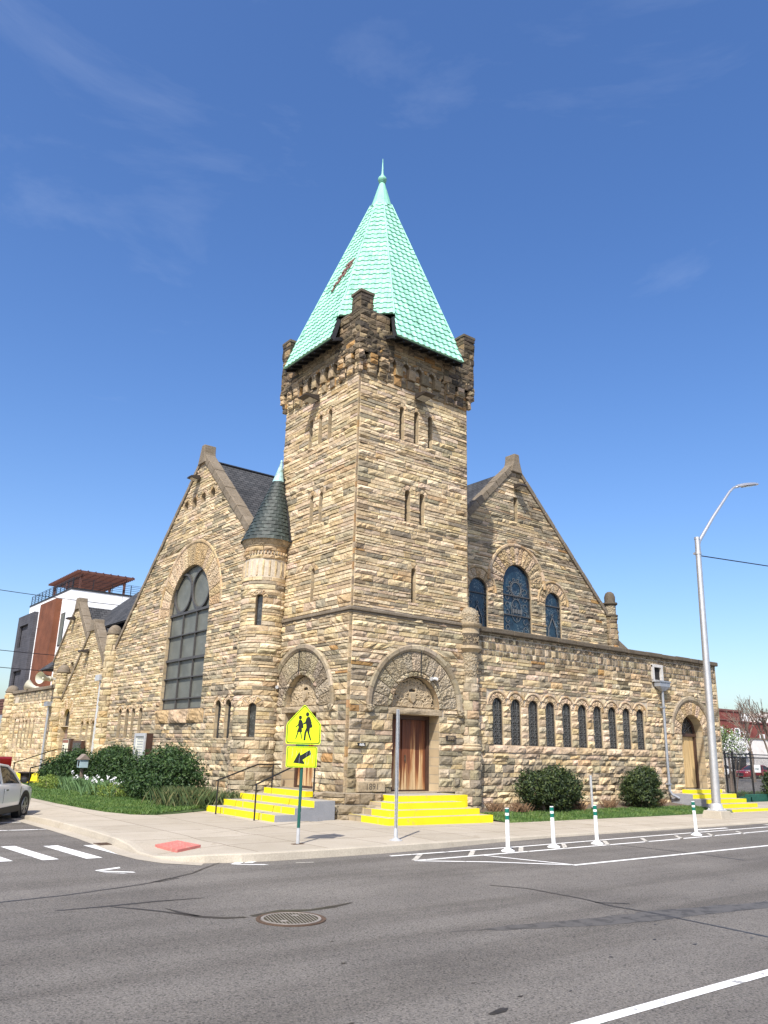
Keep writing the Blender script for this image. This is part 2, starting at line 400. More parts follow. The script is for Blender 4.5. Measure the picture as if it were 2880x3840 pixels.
M['bronze'] = paint('bronze_fixture', (0.045, 0.036, 0.03), 0.5, 0.3, vary=0.2)
M['bar'] = paint('window_bars', (0.075, 0.07, 0.066), 0.5, 0.2, vary=0.2)
M['lead'] = paint('lead_cames', (0.16, 0.16, 0.155), 0.5, 0.3, vary=0.2)
M['stucco_dull'] = paint('dull_white_metal', (0.50, 0.48, 0.45), 0.6, vary=0.15)
M['stucco'] = paint('white_stucco', (0.80, 0.81, 0.82), 0.8, vary=0.03, scale=2)
M['greysiding'] = brick_rows('charcoal_siding', (0.062, 0.062, 0.072), (0.075, 0.074, 0.085), (0.03, 0.03, 0.035), 6.0, 0.22, axis='YZ', mortar=0.01)
M['brownpanel'] = brick_rows('russet_metal_panel', (0.155, 0.058, 0.03), (0.17, 0.064, 0.034), (0.11, 0.04, 0.02), 0.12, 9.0, axis='YZ', mortar=0.006)
M['whitewall'] = worn('peeling_white_wall', (0.70, 0.66, 0.62), (0.42, 0.36, 0.28), 0.36, 0.5, rough=0.85)
M['carwhite'] = paint('white_car_paint', (0.80, 0.81, 0.80), 0.28, vary=0.015, coat=0.6)
M['carred'] = paint('red_car_paint', (0.22, 0.008, 0.014), 0.3, vary=0.06, coat=0.8)
M['truckred'] = paint('red_truck_paint', (0.17, 0.006, 0.006), 0.3, vary=0.06, coat=0.8)
M['cardark'] = paint('dark_car_paint', (0.025, 0.03, 0.04), 0.3, vary=0.06, coat=0.8)
M['rubber'] = paint('tyre_rubber', (0.014, 0.014, 0.014), 0.85, vary=0.3)
M['trim'] = paint('black_plastic_trim', (0.016, 0.016, 0.017), 0.6, vary=0.2)
M['rim'] = paint('alloy_rim', (0.38, 0.37, 0.36), 0.35, 0.7, vary=0.1)
M['chrome'] = paint('chrome', (0.7, 0.7, 0.7), 0.12, 1.0, vary=0.02)
M['paper'] = paint('paper', (0.58, 0.58, 0.50), 0.8, vary=0.05)
M['greenwall'] = paint('green_painted_kerb', (0.012, 0.085, 0.06), 0.7, vary=0.25, bumps=0.3)
M['pot'] = paint('brown_planter', (0.035, 0.022, 0.018), 0.6, vary=0.2)
M['bluebin'] = paint('blue_bin', (0.05, 0.10, 0.42), 0.5, vary=0.1)
M['teal'] = worn('pale_blue_wood', (0.30, 0.40, 0.42), (0.22, 0.24, 0.24), 0.42, 9.0)
M['shed_roof'] = paint('little_roof', (0.20, 0.16, 0.13), 0.8, vary=0.25)
M['speaker'] = paint('horn_speaker', (0.52, 0.51, 0.42), 0.5, vary=0.06)
M['bark'] = paint('bare_bark', (0.17, 0.13, 0.10), 0.9, vary=0.3, scale=12, bumps=0.5)
M['soil'] = paint('mulch_soil', (0.115, 0.085, 0.06), 0.95, vary=0.45, scale=10, bumps=0.8)
M['drygrass'] = paint('dry_stems', (0.16, 0.095, 0.05), 0.9, vary=0.4, scale=12)
M['petal'] = paint('white_petals', (0.78, 0.78, 0.80), 0.6, vary=0.04)

def leafmat(name, stops, scale=7.0, rough=0.55):
    m, nt, b = newmat(name)
    g = nt.nodes.new('ShaderNodeNewGeometry')
    n = N(nt, 'ShaderNodeTexNoise', Scale=scale, Detail=3.0); L(nt, g.outputs['Position'], n.inputs['Vector'])
    a = nt.nodes.new('ShaderNodeMath'); a.operation = 'MULTIPLY_ADD'
    L(nt, g.outputs['Random Per Island'], a.inputs[0]); a.inputs[1].default_value = 0.5; L(nt, n.outputs[0], a.inputs[2])
    r = ramp(nt, a.outputs[0], stops)
    L(nt, r.outputs[0], b.inputs['Base Color']); b.inputs['Roughness'].default_value = rough; b.inputs['Specular IOR Level'].default_value = 0.35
    b.inputs['Transmission Weight'].default_value = 0.0
    return m
M['yew'] = leafmat('dark_evergreen_leaves', [(0.45, (0.009, 0.019, 0.008)), (0.75, (0.026, 0.046, 0.015)), (1.0, (0.075, 0.10, 0.024))])
M['shrub'] = leafmat('shrub_leaves', [(0.45, (0.009, 0.025, 0.007)), (0.75, (0.022, 0.055, 0.013)), (1.0, (0.055, 0.10, 0.022))])
M['blade'] = leafmat('grass_blades', [(0.4, (0.032, 0.078, 0.014)), (0.75, (0.065, 0.135, 0.024)), (1.0, (0.13, 0.19, 0.045))], 1.3)
M['lawn'] = paint('lawn_ground', (0.042, 0.075, 0.017), 0.95, vary=0.45, scale=9, bumps=0.6)
M['iris'] = leafmat('iris_leaves', [(0.4, (0.055, 0.115, 0.045)), (1.0, (0.12, 0.20, 0.075))])
M['strap'] = leafmat('strap_leaves', [(0.4, (0.028, 0.05, 0.018)), (0.8, (0.06, 0.09, 0.03)), (1.0, (0.15, 0.14, 0.06))])
M['limegreen'] = leafmat('lime_leaves', [(0.4, (0.07, 0.13, 0.018)), (1.0, (0.17, 0.22, 0.035))])
M['springleaf'] = leafmat('young_leaves', [(0.4, (0.06, 0.12, 0.03)), (1.0, (0.16, 0.22, 0.07))])
# ------------------------------------------------------------------ rock-faced masonry
PAL = {
    'buff': [((0.475, 0.385, 0.26), 6), ((0.53, 0.445, 0.32), 5), ((0.41, 0.325, 0.205), 4), ((0.45, 0.36, 0.245), 2), ((0.36, 0.29, 0.205), 2), ((0.27, 0.225, 0.165), .8), ((0.41, 0.30, 0.18), 0.35), ((0.46, 0.37, 0.29), 2)],
    'low': [((0.34, 0.295, 0.215), 5), ((0.41, 0.355, 0.265), 3.5), ((0.28, 0.245, 0.185), 5), ((0.205, 0.18, 0.14), 4), ((0.33, 0.245, 0.16), .6), ((0.40, 0.32, 0.225), 2), ((0.37, 0.29, 0.22), 1)],
    'yellow': [((0.43, 0.36, 0.24), 5), ((0.49, 0.415, 0.29), 4), ((0.37, 0.30, 0.19), 3), ((0.40, 0.29, 0.16), .7), ((0.30, 0.245, 0.165), 1)],
    'dark': [((0.095, 0.078, 0.058), 5), ((0.135, 0.107, 0.075), 4), ((0.062, 0.053, 0.044), 5), ((0.20, 0.15, 0.10), 1.2), ((0.26, 0.19, 0.12), 0.4)],
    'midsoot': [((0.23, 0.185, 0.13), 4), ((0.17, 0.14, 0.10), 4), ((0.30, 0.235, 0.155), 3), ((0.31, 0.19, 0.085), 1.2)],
    'ring': [((0.44, 0.335, 0.215), 4), ((0.47, 0.37, 0.27), 3), ((0.40, 0.29, 0.17), 1.5), ((0.38, 0.30, 0.20), 2)],
    'pink': [((0.47, 0.37, 0.27), 4), ((0.50, 0.40, 0.30), 3), ((0.44, 0.335, 0.235), 2), ((0.44, 0.31, 0.19), 1)],
    'grey': [((0.29, 0.25, 0.195), 4), ((0.24, 0.205, 0.155), 3), ((0.34, 0.29, 0.225), 3)],
    'quoin': [((0.30, 0.225, 0.14), 4), ((0.33, 0.205, 0.105), 1.2), ((0.24, 0.19, 0.13), 3), ((0.36, 0.29, 0.20), 4)],
    'checker': [((0.19, 0.155, 0.11), 4), ((0.13, 0.11, 0.08), 3), ((0.29, 0.235, 0.17), 3), ((0.36, 0.29, 0.21), 2)],
}
def pick(pal):
    P = PAL[pal]; w = np.array([p[1] for p in P], float); w /= w.sum()
    c = np.array(P[rng.choice(len(P), p=w)][0])
    return c * 1.13 * (1.07 if pal == 'buff' else 1.0) * rng.uniform(0.86, 1.12) * np.array([1.0, rng.uniform(0.97, 1.03), rng.uniform(0.93, 1.04)])

def planar(P0, U, V, Nn):
    P0, U, V, Nn = [np.array(a, float) for a in (P0, U, V, Nn)]
    return lambda u, v, o: P0 + u[..., None] * U + v[..., None] * V + o[..., None] * Nn
def cylmap(cx, cy, r, a0, sgn=1):
    def f(u, v, o):
        a = a0 + sgn * u / r; rr = r + o
        return np.stack([cx + rr * np.cos(a), cy + rr * np.sin(a), v + 0 * a], -1)
    return f
def polar(base, uc, vc):
    return lambda th, rr, o: base(uc + rr * np.cos(th), vc + rr * np.sin(th), o)

class Stones:
    def __init__(s): s.V = []; s.F = []; s.C = []; s.M = []; s.n = 0
    def add(s, a0, b0, a1, b1, v0, v1, mp, col, bulge=0.045, base=0.0, nx=None, ny=None, edge=0.014, unit=1.0, rough=1.0, mi=1, flat=False):
        w = max(b0 - a0, b1 - a1) * unit; h = (v1 - v0)
        if w < 0.015 or h < 0.015: return
        nx = nx or int(np.clip(round(w / 0.085), 2, 14)); ny = ny or int(np.clip(round(h / 0.06), 2, 6))
        ex = min(edge / w, 0.3); ey = min(edge / h, 0.3)
        S = np.concatenate([[0.0], np.linspace(ex, 1 - ex, nx), [1.0]]); T = np.concatenate([[0.0], np.linspace(ey, 1 - ey, ny), [1.0]])
        n1, n2 = len(S), len(T)
        s_, t_ = np.meshgrid(S, T, indexing='ij')
        inner = np.zeros((n1, n2), bool); inner[2:-2, 2:-2] = True
        ring1 = np.zeros((n1, n2), bool); ring1[1:-1, 1:-1] = True
        if not flat:
            s_ = s_ + inner * rng.uniform(-0.25, 0.25, s_.shape) / (n1 - 1); t_ = t_ + inner * rng.uniform(-0.22, 0.22, s_.shape) / (n2 - 1)
        # split face: the minimum of a few random chisel planes, plus broken grain
        cx, cy = rng.uniform(0.25, 0.75), rng.uniform(0.35, 0.8)
        pl = [1.0 + 0 * s_]
        for _ in range(4):
            ang = rng.uniform(0, 2 * pi); k = rng.uniform(0.5, 1.7)
            pl.append(1.0 + rng.uniform(0, 0.25) - k * np.maximum(0, (s_ - cx) * math.cos(ang) * min(w / h, 2.5) + (t_ - cy) * math.sin(ang)))
        o = np.minimum.reduce(pl); o = np.clip(o, 0.15, 1.2) * bulge
        o = o + rng.normal(0, 0.17 * bulge * rough, o.shape)
        o = np.maximum(o, .012)
        if flat: o = np.full_like(o, bulge)
        o = np.where(ring1 & ~inner, np.minimum(o, bulge * 0.75) * rng.uniform(0.5, 0.9), o)
        o = np.where(ring1, o, -0.012) + base
        u = (a0 + (b0 - a0) * s_) * (1 - t_) + (a1 + (b1 - a1) * s_) * t_; v = v0 + h * t_
        P = mp(u, v, o).reshape(-1, 3)
        I = np.arange(n1 * n2).reshape(n1, n2) + s.n
        F = np.stack([I[:-1, :-1], I[1:, :-1], I[1:, 1:], I[:-1, 1:]], -1).reshape(-1, 4)
        s.V.append(P); s.F.append(F); s.C.append(np.repeat(np.array(col)[None, :], len(P), 0)); s.M.append(np.full(len(F), mi)); s.n += len(P)
    def raw(s, vs, fs, col=(0.4, 0.35, 0.28), mi=0):
        vs = np.array(vs, float)
        # triangles are kept as degenerate-free faces through a separate list
        s.V.append(vs); s.C.append(np.repeat(np.array(col)[None, :], len(vs), 0))
        s.F.append([tuple(i + s.n for i in f) for f in fs]); s.M.append(np.full(len(fs), mi)); s.n += len(vs)
    def build(s, name, parent, mats=None):
        me = bpy.data.meshes.new(name)
        faces = []
        for f in s.F: faces += f.tolist() if isinstance(f, np.ndarray) else list(f)
        me.from_pydata(np.concatenate(s.V).tolist(), [], faces)
        for m in (mats or [M['mortar'], M['stone'], M['carved'], M['jamb']]): me.materials.append(m)
        me.polygons.foreach_set('material_index', np.concatenate(s.M).astype(np.int32))
        at = me.color_attributes.new('Col', 'FLOAT_COLOR', 'POINT')
        c = np.ones((s.n, 4), np.float32); c[:, :3] = np.clip(np.concatenate(s.C), 0, 1)
        at.data.foreach_set('color', c.ravel())
        me.update()
        o = bpy.data.objects.new(name, me)
        return link(o, parent)

# openings: dict(uc, r, v0, vs, ro)  arch; dict(u0,u1,v0,v1) rect
def excl(op, v):
    if 'uc' in op:
        ro = op.get('ro', op['r'])
        if op['v0'] <= v <= op['vs']: return (op['uc'] - op['r'], op['uc'] + op['r'])
        if op['vs'] < v < op['vs'] + ro:
            h = sqrt(max(0, ro * ro - (v - op['vs']) ** 2)); return (op['uc'] - h, op['uc'] + h)
        return None
    if op['v0'] <= v <= op['v1']: return (op['u0'], op['u1'])
    return None

def solid(v, ext, ops):
    a, b = ext(v)
    if b - a < 0.03: return []
    iv = [(a, b)]
    for op in ops:
        e = excl(op, v)
        if not e: continue
        nv = []
        for x, y in iv:
            if e[1] <= x or e[0] >= y: nv.append((x, y)); continue
            if e[0] > x: nv.append((x, e[0]))
            if e[1] < y: nv.append((e[1], y))
        iv = nv
    return [i for i in iv if i[1] - i[0] > 0.03]

def levels(v0, v1, breaks, hs):
    bk = sorted({round(b, 3) for b in list(breaks) + [v0, v1] if v0 - 1e-6 <= b <= v1 + 1e-6})
    bk2 = [bk[0]]
    for b in bk[1:]:
        if b - bk2[-1] > 0.055: bk2.append(b)
        elif b == bk[-1]: bk2[-1] = b
    out = []
    for a, b in zip(bk2[:-1], bk2[1:]):
        z = a
        while z < b - 1e-4:
            h = hs()
            if b - z - h < 0.09: h = b - z if b - z < 0.30 else (b - z) / 2
            out.append((z, min(z + h, b))); z += h
    return out

def h_mixed(): return rng.choice([0.09, 0.12, 0.15, 0.18, 0.22], p=[.24, .28, .26, .16, .06])
def h_low(): return rng.choice([0.15, 0.21, 0.27, 0.32], p=[.3, .3, .25, .15])

def lay(st, mp, ext, v0, v1, ops=(), hs=h_mixed, lmin=0.28, lmax=1.05, pal='buff', bulge=0.045, base=0.0, flip=False, gap=0.008, unit=1.0, breaks=(), ends=None, split=0.22):
    bk = list(breaks)
    for op in ops:
        if 'uc' in op: bk += [op['v0'], op['vs'], op['vs'] + op.get('ro', op['r'])]
        else: bk += [op['v0'], op['v1']]
    for (c0, c1) in levels(v0, v1, bk, hs):
        e = 0.002
        A = solid(c0 + e, ext, ops); B = solid(c1 - e, ext, ops); Cm = solid((c0 + c1) / 2, ext, ops)
        if not (len(A) == len(B) == len(Cm)):
            sets = [solid(c0 + (c1 - c0) * k, ext, ops) for k in (0.02, 0.25, 0.5, 0.75, 0.98)]
            iv = sets[0]
            for S2 in sets[1:]:
                nv = []
                for x, y in iv:
                    for p, q in S2:
                        lo, hi = max(x, p), min(y, q)
                        if hi - lo > 0.05: nv.append((lo, hi))
                iv = nv
            A = B = iv
        for (a0, b0), (a1, b1) in zip(A, B):
            x = 0.0; W = max(b0 - a0, b1 - a1) * unit
            cuts = [0.0]
            h = c1 - c0
            while True:
                l = rng.uniform(lmin, lmax) * (1.0 if h < 0.2 else 0.85)
                if W - x - l < lmin * 0.6: break
                x += l; cuts.append(x / W)
            cuts.append(1.0)
            for s0, s1 in zip(cuts[:-1], cuts[1:]):
                g = gap / max(W, .01) / 2
                p0, p1 = s0 + g, s1 - g
                f0 = lambda s: a0 + (b0 - a0) * s
                f1 = lambda s: a1 + (b1 - a1) * s
                pl = pal(0.5 * (f0(s0) + f1(s1)), (c0 + c1) / 2) if callable(pal) else pal
                bl = bulge * rng.uniform(0.8, 1.75); base_ = base + rng.uniform(0, .026)
                if h > 0.19 and rng.rand() < split and (s1 - s0) * W > 0.3:
                    k = rng.uniform(0.4, 0.6); mid = c0 + h * k
                    fm = lambda s: f0(s) * (1 - k) + f1(s) * k
                    st.add(f0(p0), f0(p1), fm(p0), fm(p1), c0 + gap / 2, mid - gap / 2, mp, pick(pl), bl * 0.9, base_, unit=unit)
                    st.add(fm(p0), fm(p1), f1(p0), f1(p1), mid + gap / 2, c1 - gap / 2, mp, pick(pl), bl, base_, unit=unit)
                else:
                    st.add(f0(p0), f0(p1), f1(p0), f1(p1), c0 + gap / 2, c1 - gap / 2, mp, pick(pl), bl, base_, unit=unit)

def ring(st, base_mp, uc, vs, r, ro, n=7, pal='ring', bulge=0.05, base=0.01, a0=0.0, a1=pi, mi=1, rough=1.3, ny=None):
    mp = polar(base_mp, uc, vs)
    for i in range(n):
        t0 = a0 + (a1 - a0) * i / n; t1 = a0 + (a1 - a0) * (i + 1) / n
        g = 0.005 / ((r + ro) / 2)
        st.add(t0 + g, t1 - g, t0 + g, t1 - g, r, ro, mp, pick(pal), bulge * rng.uniform(0.9, 1.1), base, unit=(r + ro) / 2, rough=rough, mi=mi, nx=int(max(3, round((t1 - t0) * (r + ro) / 2 / 0.06))), ny=ny or int(max(3, round((ro - r) / 0.07))))
    # soffit edge of the ring so that it has thickness towards the opening
    k = 18
    th = np.linspace(a0, a1, k + 1)
    for rr in (r, ro):
        p = mp(np.concatenate([th, th]), np.full(2 * k + 2, rr), np.concatenate([np.full(k + 1, -0.02), np.full(k + 1, base + bulge * 0.35)]))
        st.raw(p, [(i, i + 1, k + 2 + i, k + 1 + i) for i in range(k)], pick(pal) * 0.9, 1)

def hood(st, base_mp, uc, vs, r, ro, n=11, pal='grey', a0=0.0, a1=pi, out=0.09):
    mp = polar(base_mp, uc, vs)
    prof = [(r, 0.0), (r, out * 0.55), (r + (ro - r) * 0.35, out), (ro - (ro - r) * 0.15, out), (ro, out * 0.6), (ro, 0.0)]
    for i in range(n):
        t = np.linspace(a0 + (a1 - a0) * i / n + 0.003, a0 + (a1 - a0) * (i + 1) / n - 0.003, 6)
        T, R = np.meshgrid(t, np.array([p[0] for p in prof]), indexing='ij'); O = np.tile(np.array([p[1] for p in prof]), (6, 1))
        P = mp(T, R, O).reshape(-1, 3); m = len(prof)
        st.raw(P, [(a * m + b, (a + 1) * m + b, (a + 1) * m + b + 1, a * m + b + 1) for a in range(5) for b in range(m - 1)], pick(pal), 1)

def outline_pts(op, n=20):
    if 'uc' in op:
        u, r = op['uc'], op['r']
        return [(u - r, op['v0']), (u + r, op['v0'])] + [(u + r * cos(pi * i / n), op['vs'] + r * sin(pi * i / n)) for i in range(n + 1)]
    return [(op['u0'], op['v0']), (op['u1'], op['v0']), (op['u1'], op['v1']), (op['u0'], op['v1'])]

def pip(x, y, poly):
    c = False; j = len(poly) - 1
    for i in range(len(poly)):
        xi, yi = poly[i]; xj, yj = poly[j]
        if (yi > y) != (yj > y) and x < (xj - xi) * (y - yi) / (yj - yi) + xi: c = not c
        j = i
    return c

def sheet(st, mp, outer, ops, depth=0.4, o=0.0, mi=0, reveal_mi=3):
    loops = [list(outer)] + [outline_pts(op) for op in ops]
    vs = []; es = []
    for lp in loops:
        n0 = len(vs); vs += [Vector(p) for p in lp]; es += [(n0 + i, n0 + (i + 1) % len(lp)) for i in range(len(lp))]
    V2, E2, F2, *_ = delaunay_2d_cdt(vs, es, [], 0, 1e-5)
    fs = []
    for f in F2:
        cx = sum(V2[i][0] for i in f) / len(f); cy = sum(V2[i][1] for i in f) / len(f)
        if pip(cx, cy, loops[0]) and not any(pip(cx, cy, lp) for lp in loops[1:]): fs.append(tuple(f))
    u = np.array([p[0] for p in V2]); v = np.array([p[1] for p in V2])
    st.raw(mp(u, v, np.full(len(u), o)), fs, (0.4, 0.35, 0.28), mi)
    for op, lp in zip(ops, loops[1:]):
        d = op.get('d', depth); n = len(lp)
        uu = np.array([p[0] for p in lp] * 2); vv = np.array([p[1] for p in lp] * 2)
        oo = np.array([o + 0.012] * n + [o - d] * n)
        st.raw(mp(uu, vv, oo), [(i, (i + 1) % n, n + (i + 1) % n, n + i) for i in range(n)], (0.38, 0.32, 0.24), op.get('rmi', reveal_mi))

# ------------------------------------------------------------------ windows
def pane_mesh(mb, mp, op, o, mi=0):
    lp = outline_pts(op)
    P = mp(np.array([p[0] for p in lp]), np.array([p[1] for p in lp]), np.full(len(lp), o))
    mb.add(P, [tuple(range(len(lp)))], mi)

def mbar(mb, mp, p, q, o, w=0.05, t=0.05):
    """bar in wall coordinates from p to q"""
    p = np.array(p, float); q = np.array(q, float)
    d = (q - p) / max(1e-9, np.hypot(*(q - p))); nrm = np.array([-d[1], d[0]]) * w / 2
    c = [p - nrm, p + nrm, q + nrm, q - nrm]
    u = np.array([k[0] for k in c]); v = np.array([k[1] for k in c])
    mb.hexa(mp(u, v, np.full(4, o)).tolist(), mp(u, v, np.full(4, o + t)).tolist())

def arcbar(mb, mp, uc, vc, r, o, a0=0, a1=2 * pi, w=0.05, t=0.05, n=28):
    for i in range(n):
        t0 = a0 + (a1 - a0) * i / n; t1 = a0 + (a1 - a0) * (i + 1) / n
        mbar(mb, mp, (uc + r * cos(t0), vc + r * sin(t0)), (uc + r * cos(t1), vc + r * sin(t1)), o, w, t)

def frame_of(mb, mp, op, o, w=0.05, t=0.05):
    lp = outline_pts(op)
    for a, b in zip(lp, lp[1:] + lp[:1]): mbar(mb, mp, a, b, o, w, t)

def window(parent, mp, op, depth, glassm, bars=None, frame_w=0.05, name='window', framem=None, leads=None):
    f = MB(); frame_of(f, mp, op, -depth, frame_w, 0.05)
    if bars: bars(f)
    fo = f.build(name, framem or M['bar'], parent)
    p = MB(); pane_mesh(p, mp, op, -depth + 0.012)
    po = p.build('pane', glassm, fo)
    if leads:
        l = MB(); leads(l); l.build('leading', M['lead'], fo)
    return fo
# ================================================================== CHURCH
church = empty('stone_church', (0, 0, 0))
tag(church, 'buff sandstone corner church with square tower under a pale green tiled spire', 'church')
G = 0.15
XR = planar((0, 0, 0), (1, 0, 0), (0, 0, 1), (0, -1, 0))      # tower / aisle face towards the wide road
XL = planar((0, 0, 0), (0, 1, 0), (0, 0, 1), (-1, 0, 0))      # faces towards the side street
XRl = planar((0, -0.05, 0), (1, 0, 0), (0, 0, 1), (0, -1, 0))
XLl = planar((-0.05, 0, 0), (0, 1, 0), (0, 0, 1), (-1, 0, 0))
TW, TD = 5.05, 4.85

def arch(uc, r, v0, top, ro=None, d=0.4, **k): return dict(uc=uc, r=r, v0=v0, vs=top - r, ro=ro or r, d=d, **k)
def rect(u0, u1, v0, v1, d=0.4, **k): return dict(u0=u0, u1=u1, v0=v0, v1=v1, d=d, **k)

# ---- tower
slR = [arch(x, .105, 12.58, 13.82, .27) for x in (1.885, 2.555, 3.21)] + [arch(x, .115, 9.62, 10.77, .30) for x in (2.2, 2.86)] + [arch(2.52, .1, 6.85, 8.04, .32)]
slL = [arch(y, .12, 12.63, 13.75, .27) for y in (1.72, 2.34, 2.97)] + [arch(y, .115, 9.6, 10.72, .30) for y in (2.06, 2.66)] + [arch(2.34, .105, 6.86, 8.02, .32)]
DR = rect(1.69, 3.66, .81, 3.2, .62); TR = dict(uc=2.63, r=1.0, v0=3.4, vs=3.42, ro=1.95, d=.24)
DL = rect(1.66, 3.58, .83, 3.2, .62); TL = dict(uc=2.62, r=1.0, v0=3.4, vs=3.42, ro=1.95, d=.24)

st = Stones()
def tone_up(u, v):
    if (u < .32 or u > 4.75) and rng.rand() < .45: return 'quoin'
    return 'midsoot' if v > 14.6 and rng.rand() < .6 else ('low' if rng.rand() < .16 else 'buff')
def tone_low(u, v):
    if u < 1.1 and v < 5.2 and rng.rand() < .30: return 'grey' if rng.rand() < .5 else 'midsoot'
    return 'low' if rng.rand() < .95 - .10 * v else 'buff'
for mp, mpl, W, sl, D, T in ((XR, XRl, TW, slR, DR, TR), (XL, XLl, TD, slL, DL, TL)):
    sheet(st, mp, [(0, 6.3), (W, 6.3), (W, 16.4), (0, 16.4)], sl, 0.45)
    sheet(st, mpl, [(0, G - .1), (W, G - .1), (W, 6.3), (0, 6.3)], [D, T], 0.5)
    ends_c = 0.05
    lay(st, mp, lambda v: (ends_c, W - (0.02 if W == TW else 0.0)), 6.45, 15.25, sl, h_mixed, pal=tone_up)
    lay(st, mpl, lambda v: (ends_c - .04, W - .02), 3.4, 6.3, [D, T], h_mixed, pal=tone_low, bulge=.05, lmin=.3, lmax=.9)
    lay(st, mpl, lambda v: (ends_c - .04, W - .02), .84, 3.4, [D, T, rect(1.5, 3.85, 3.19, 3.41)], h_low, pal=tone_low, bulge=.06, lmin=.3, lmax=.85, split=.1)
    for op in sl: ring(st, mp, op['uc'], op['vs'], op['r'], op['ro'], 3, 'ring', .04, .0, ny=3)
    # portal arch: hood mould, voussoirs, carved inner order
    ring(st, mpl, T['uc'], T['vs'], 1.16, 1.80, 13, 'grey', .035, .03, mi=2, rough=2.4)
    hood(st, mpl, T['uc'], T['vs'], 1.80, 2.02, 11, 'grey', out=.13)
    ring(st, mpl, T['uc'], T['vs'], 1.0, 1.15, 17, 'low', .05, .03, mi=2, rough=2.5)
    # lintel
    st.add(1.52, 3.8, 1.52, 3.8, 3.2, 3.4, mpl, (.36, .30, .22), .05, .02, nx=16, ny=4)
# quoins at the three visible arrises
z = G + .7
while z < 15.2:
    h = rng.uniform(.16, .3); o = .05 if z < 6.3 else 0
    c = pick('quoin')
    for (cx, cy, sx, sy) in ((0, 0, -1, -1), (TW, 0, 1, -1), (0, TD, -1, 1)):
        w = .035
        x0, x1 = sorted((cx + sx * (o + .006), cx - sx * .045)); y0, y1 = sorted((cy + sy * (o + .006), cy - sy * .045))
        b = [(x0, y0, z), (x1, y0, z), (x1, y1, z), (x0, y1, z)]
        t = [(p[0], p[1], min(z + h - .008, 15.3)) for p in b]
        st.raw(b + t, [(0, 1, 5, 4), (1, 2, 6, 5), (2, 3, 7, 6), (3, 0, 4, 7), (4, 5, 6, 7)], c, 1)
        c = pick('quoin')
    z += h
# far faces of the tower
for mp, W in ((planar((TW, 0, 0), (0, 1, 0), (0, 0, 1), (1, 0, 0)), TD), (planar((0, TD, 0), (1, 0, 0), (0, 0, 1), (0, 1, 0)), TW)):
    sheet(st, mp, [(0, 5.5), (W, 5.5), (W, 16.4), (0, 16.4)], [], .1)
    lay(st, mp, lambda v: (.05, W - .05), 6.4, 15.25, [], h_mixed, pal='buff')
# battered plinth
for mp, W, s0, s1 in ((planar((0, -.14, 0), (1, 0, 0), (0, 0, 1), (0, -1, 0)), TW, 1.0, 4.3), (planar((-.14, 0, 0), (0, 1, 0), (0, 0, 1), (-1, 0, 0)), TD, .8, 4.5)):
    for a, b in ((-.14, s0), (s1, W)):
        sheet(st, mp, [(a, 0), (b, 0), (b, .84), (a, .84)], [], .05)
        lay(st, mp, lambda v: (a + .01, b), G - .1, .84, [], lambda: .3, pal='grey', bulge=.07, lmin=.45, lmax=.9)
st.raw([(-.14, -.14, .84), (TW, -.14, .84), (TW, 0, .86), (0, 0, .86), (0, TD, .86), (-.14, TD, .84)], [(0, 1, 2, 3), (0, 3, 4, 5)], (.3, .26, .2), 1)
# rounded corner footing in two tiers
for r_, z0_, z1_ in ((1.50, 0.0, .54), (1.24, .54, .85)):
    cm = cylmap(.6, .5, r_ - .06, radians(165), 1); Wc = (r_ - .06) * radians(120)
    lay(st, cm, lambda v: (0, Wc), z0_ + .02, z1_, [], lambda: .5, pal=lambda u, v: 'grey' if rng.rand() < .4 else 'midsoot', bulge=.09, lmin=.5, lmax=.95)
    st.raw([(.6 + (r_ - .065) * cos(radians(t)), .5 + (r_ - .065) * sin(radians(t)), z) for z in (z0_, z1_) for t in range(165, 290, 10)], [(i, i + 1, 14 + i, 13 + i) for i in range(12)], (.4, .35, .28), 0)
    st.raw([(.6 + (r_ - .03) * cos(radians(t)), .5 + (r_ - .03) * sin(radians(t)), z1_ - .02) for t in range(165, 290, 10)] + [(.6, .5, z1_ + .01)], [(i, i + 1, 13) for i in range(12)], (.3, .26, .2), 1)
tower = st.build('tower_wall', church)

def slit_window(op, mp, name='window'):
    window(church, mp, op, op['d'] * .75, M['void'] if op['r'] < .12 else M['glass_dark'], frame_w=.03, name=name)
for op in slR: slit_window(op, XR)
for op in slL: slit_window(op, XL)

# string course
s = MB()
for (x0, x1, y0, y1) in ((-.15, TW + .02, -.15, 0), (-.15, 0, 0, TD)):
    s.box(x0, x1, y0, y1, 6.30, 6.40)
s.box(-.10, TW + .02, -.10, 0, 6.22, 6.298); s.box(-.10, 0, 0, TD, 6.22, 6.298)
s.build('string_course', M['coping'], church, bevel=.02)

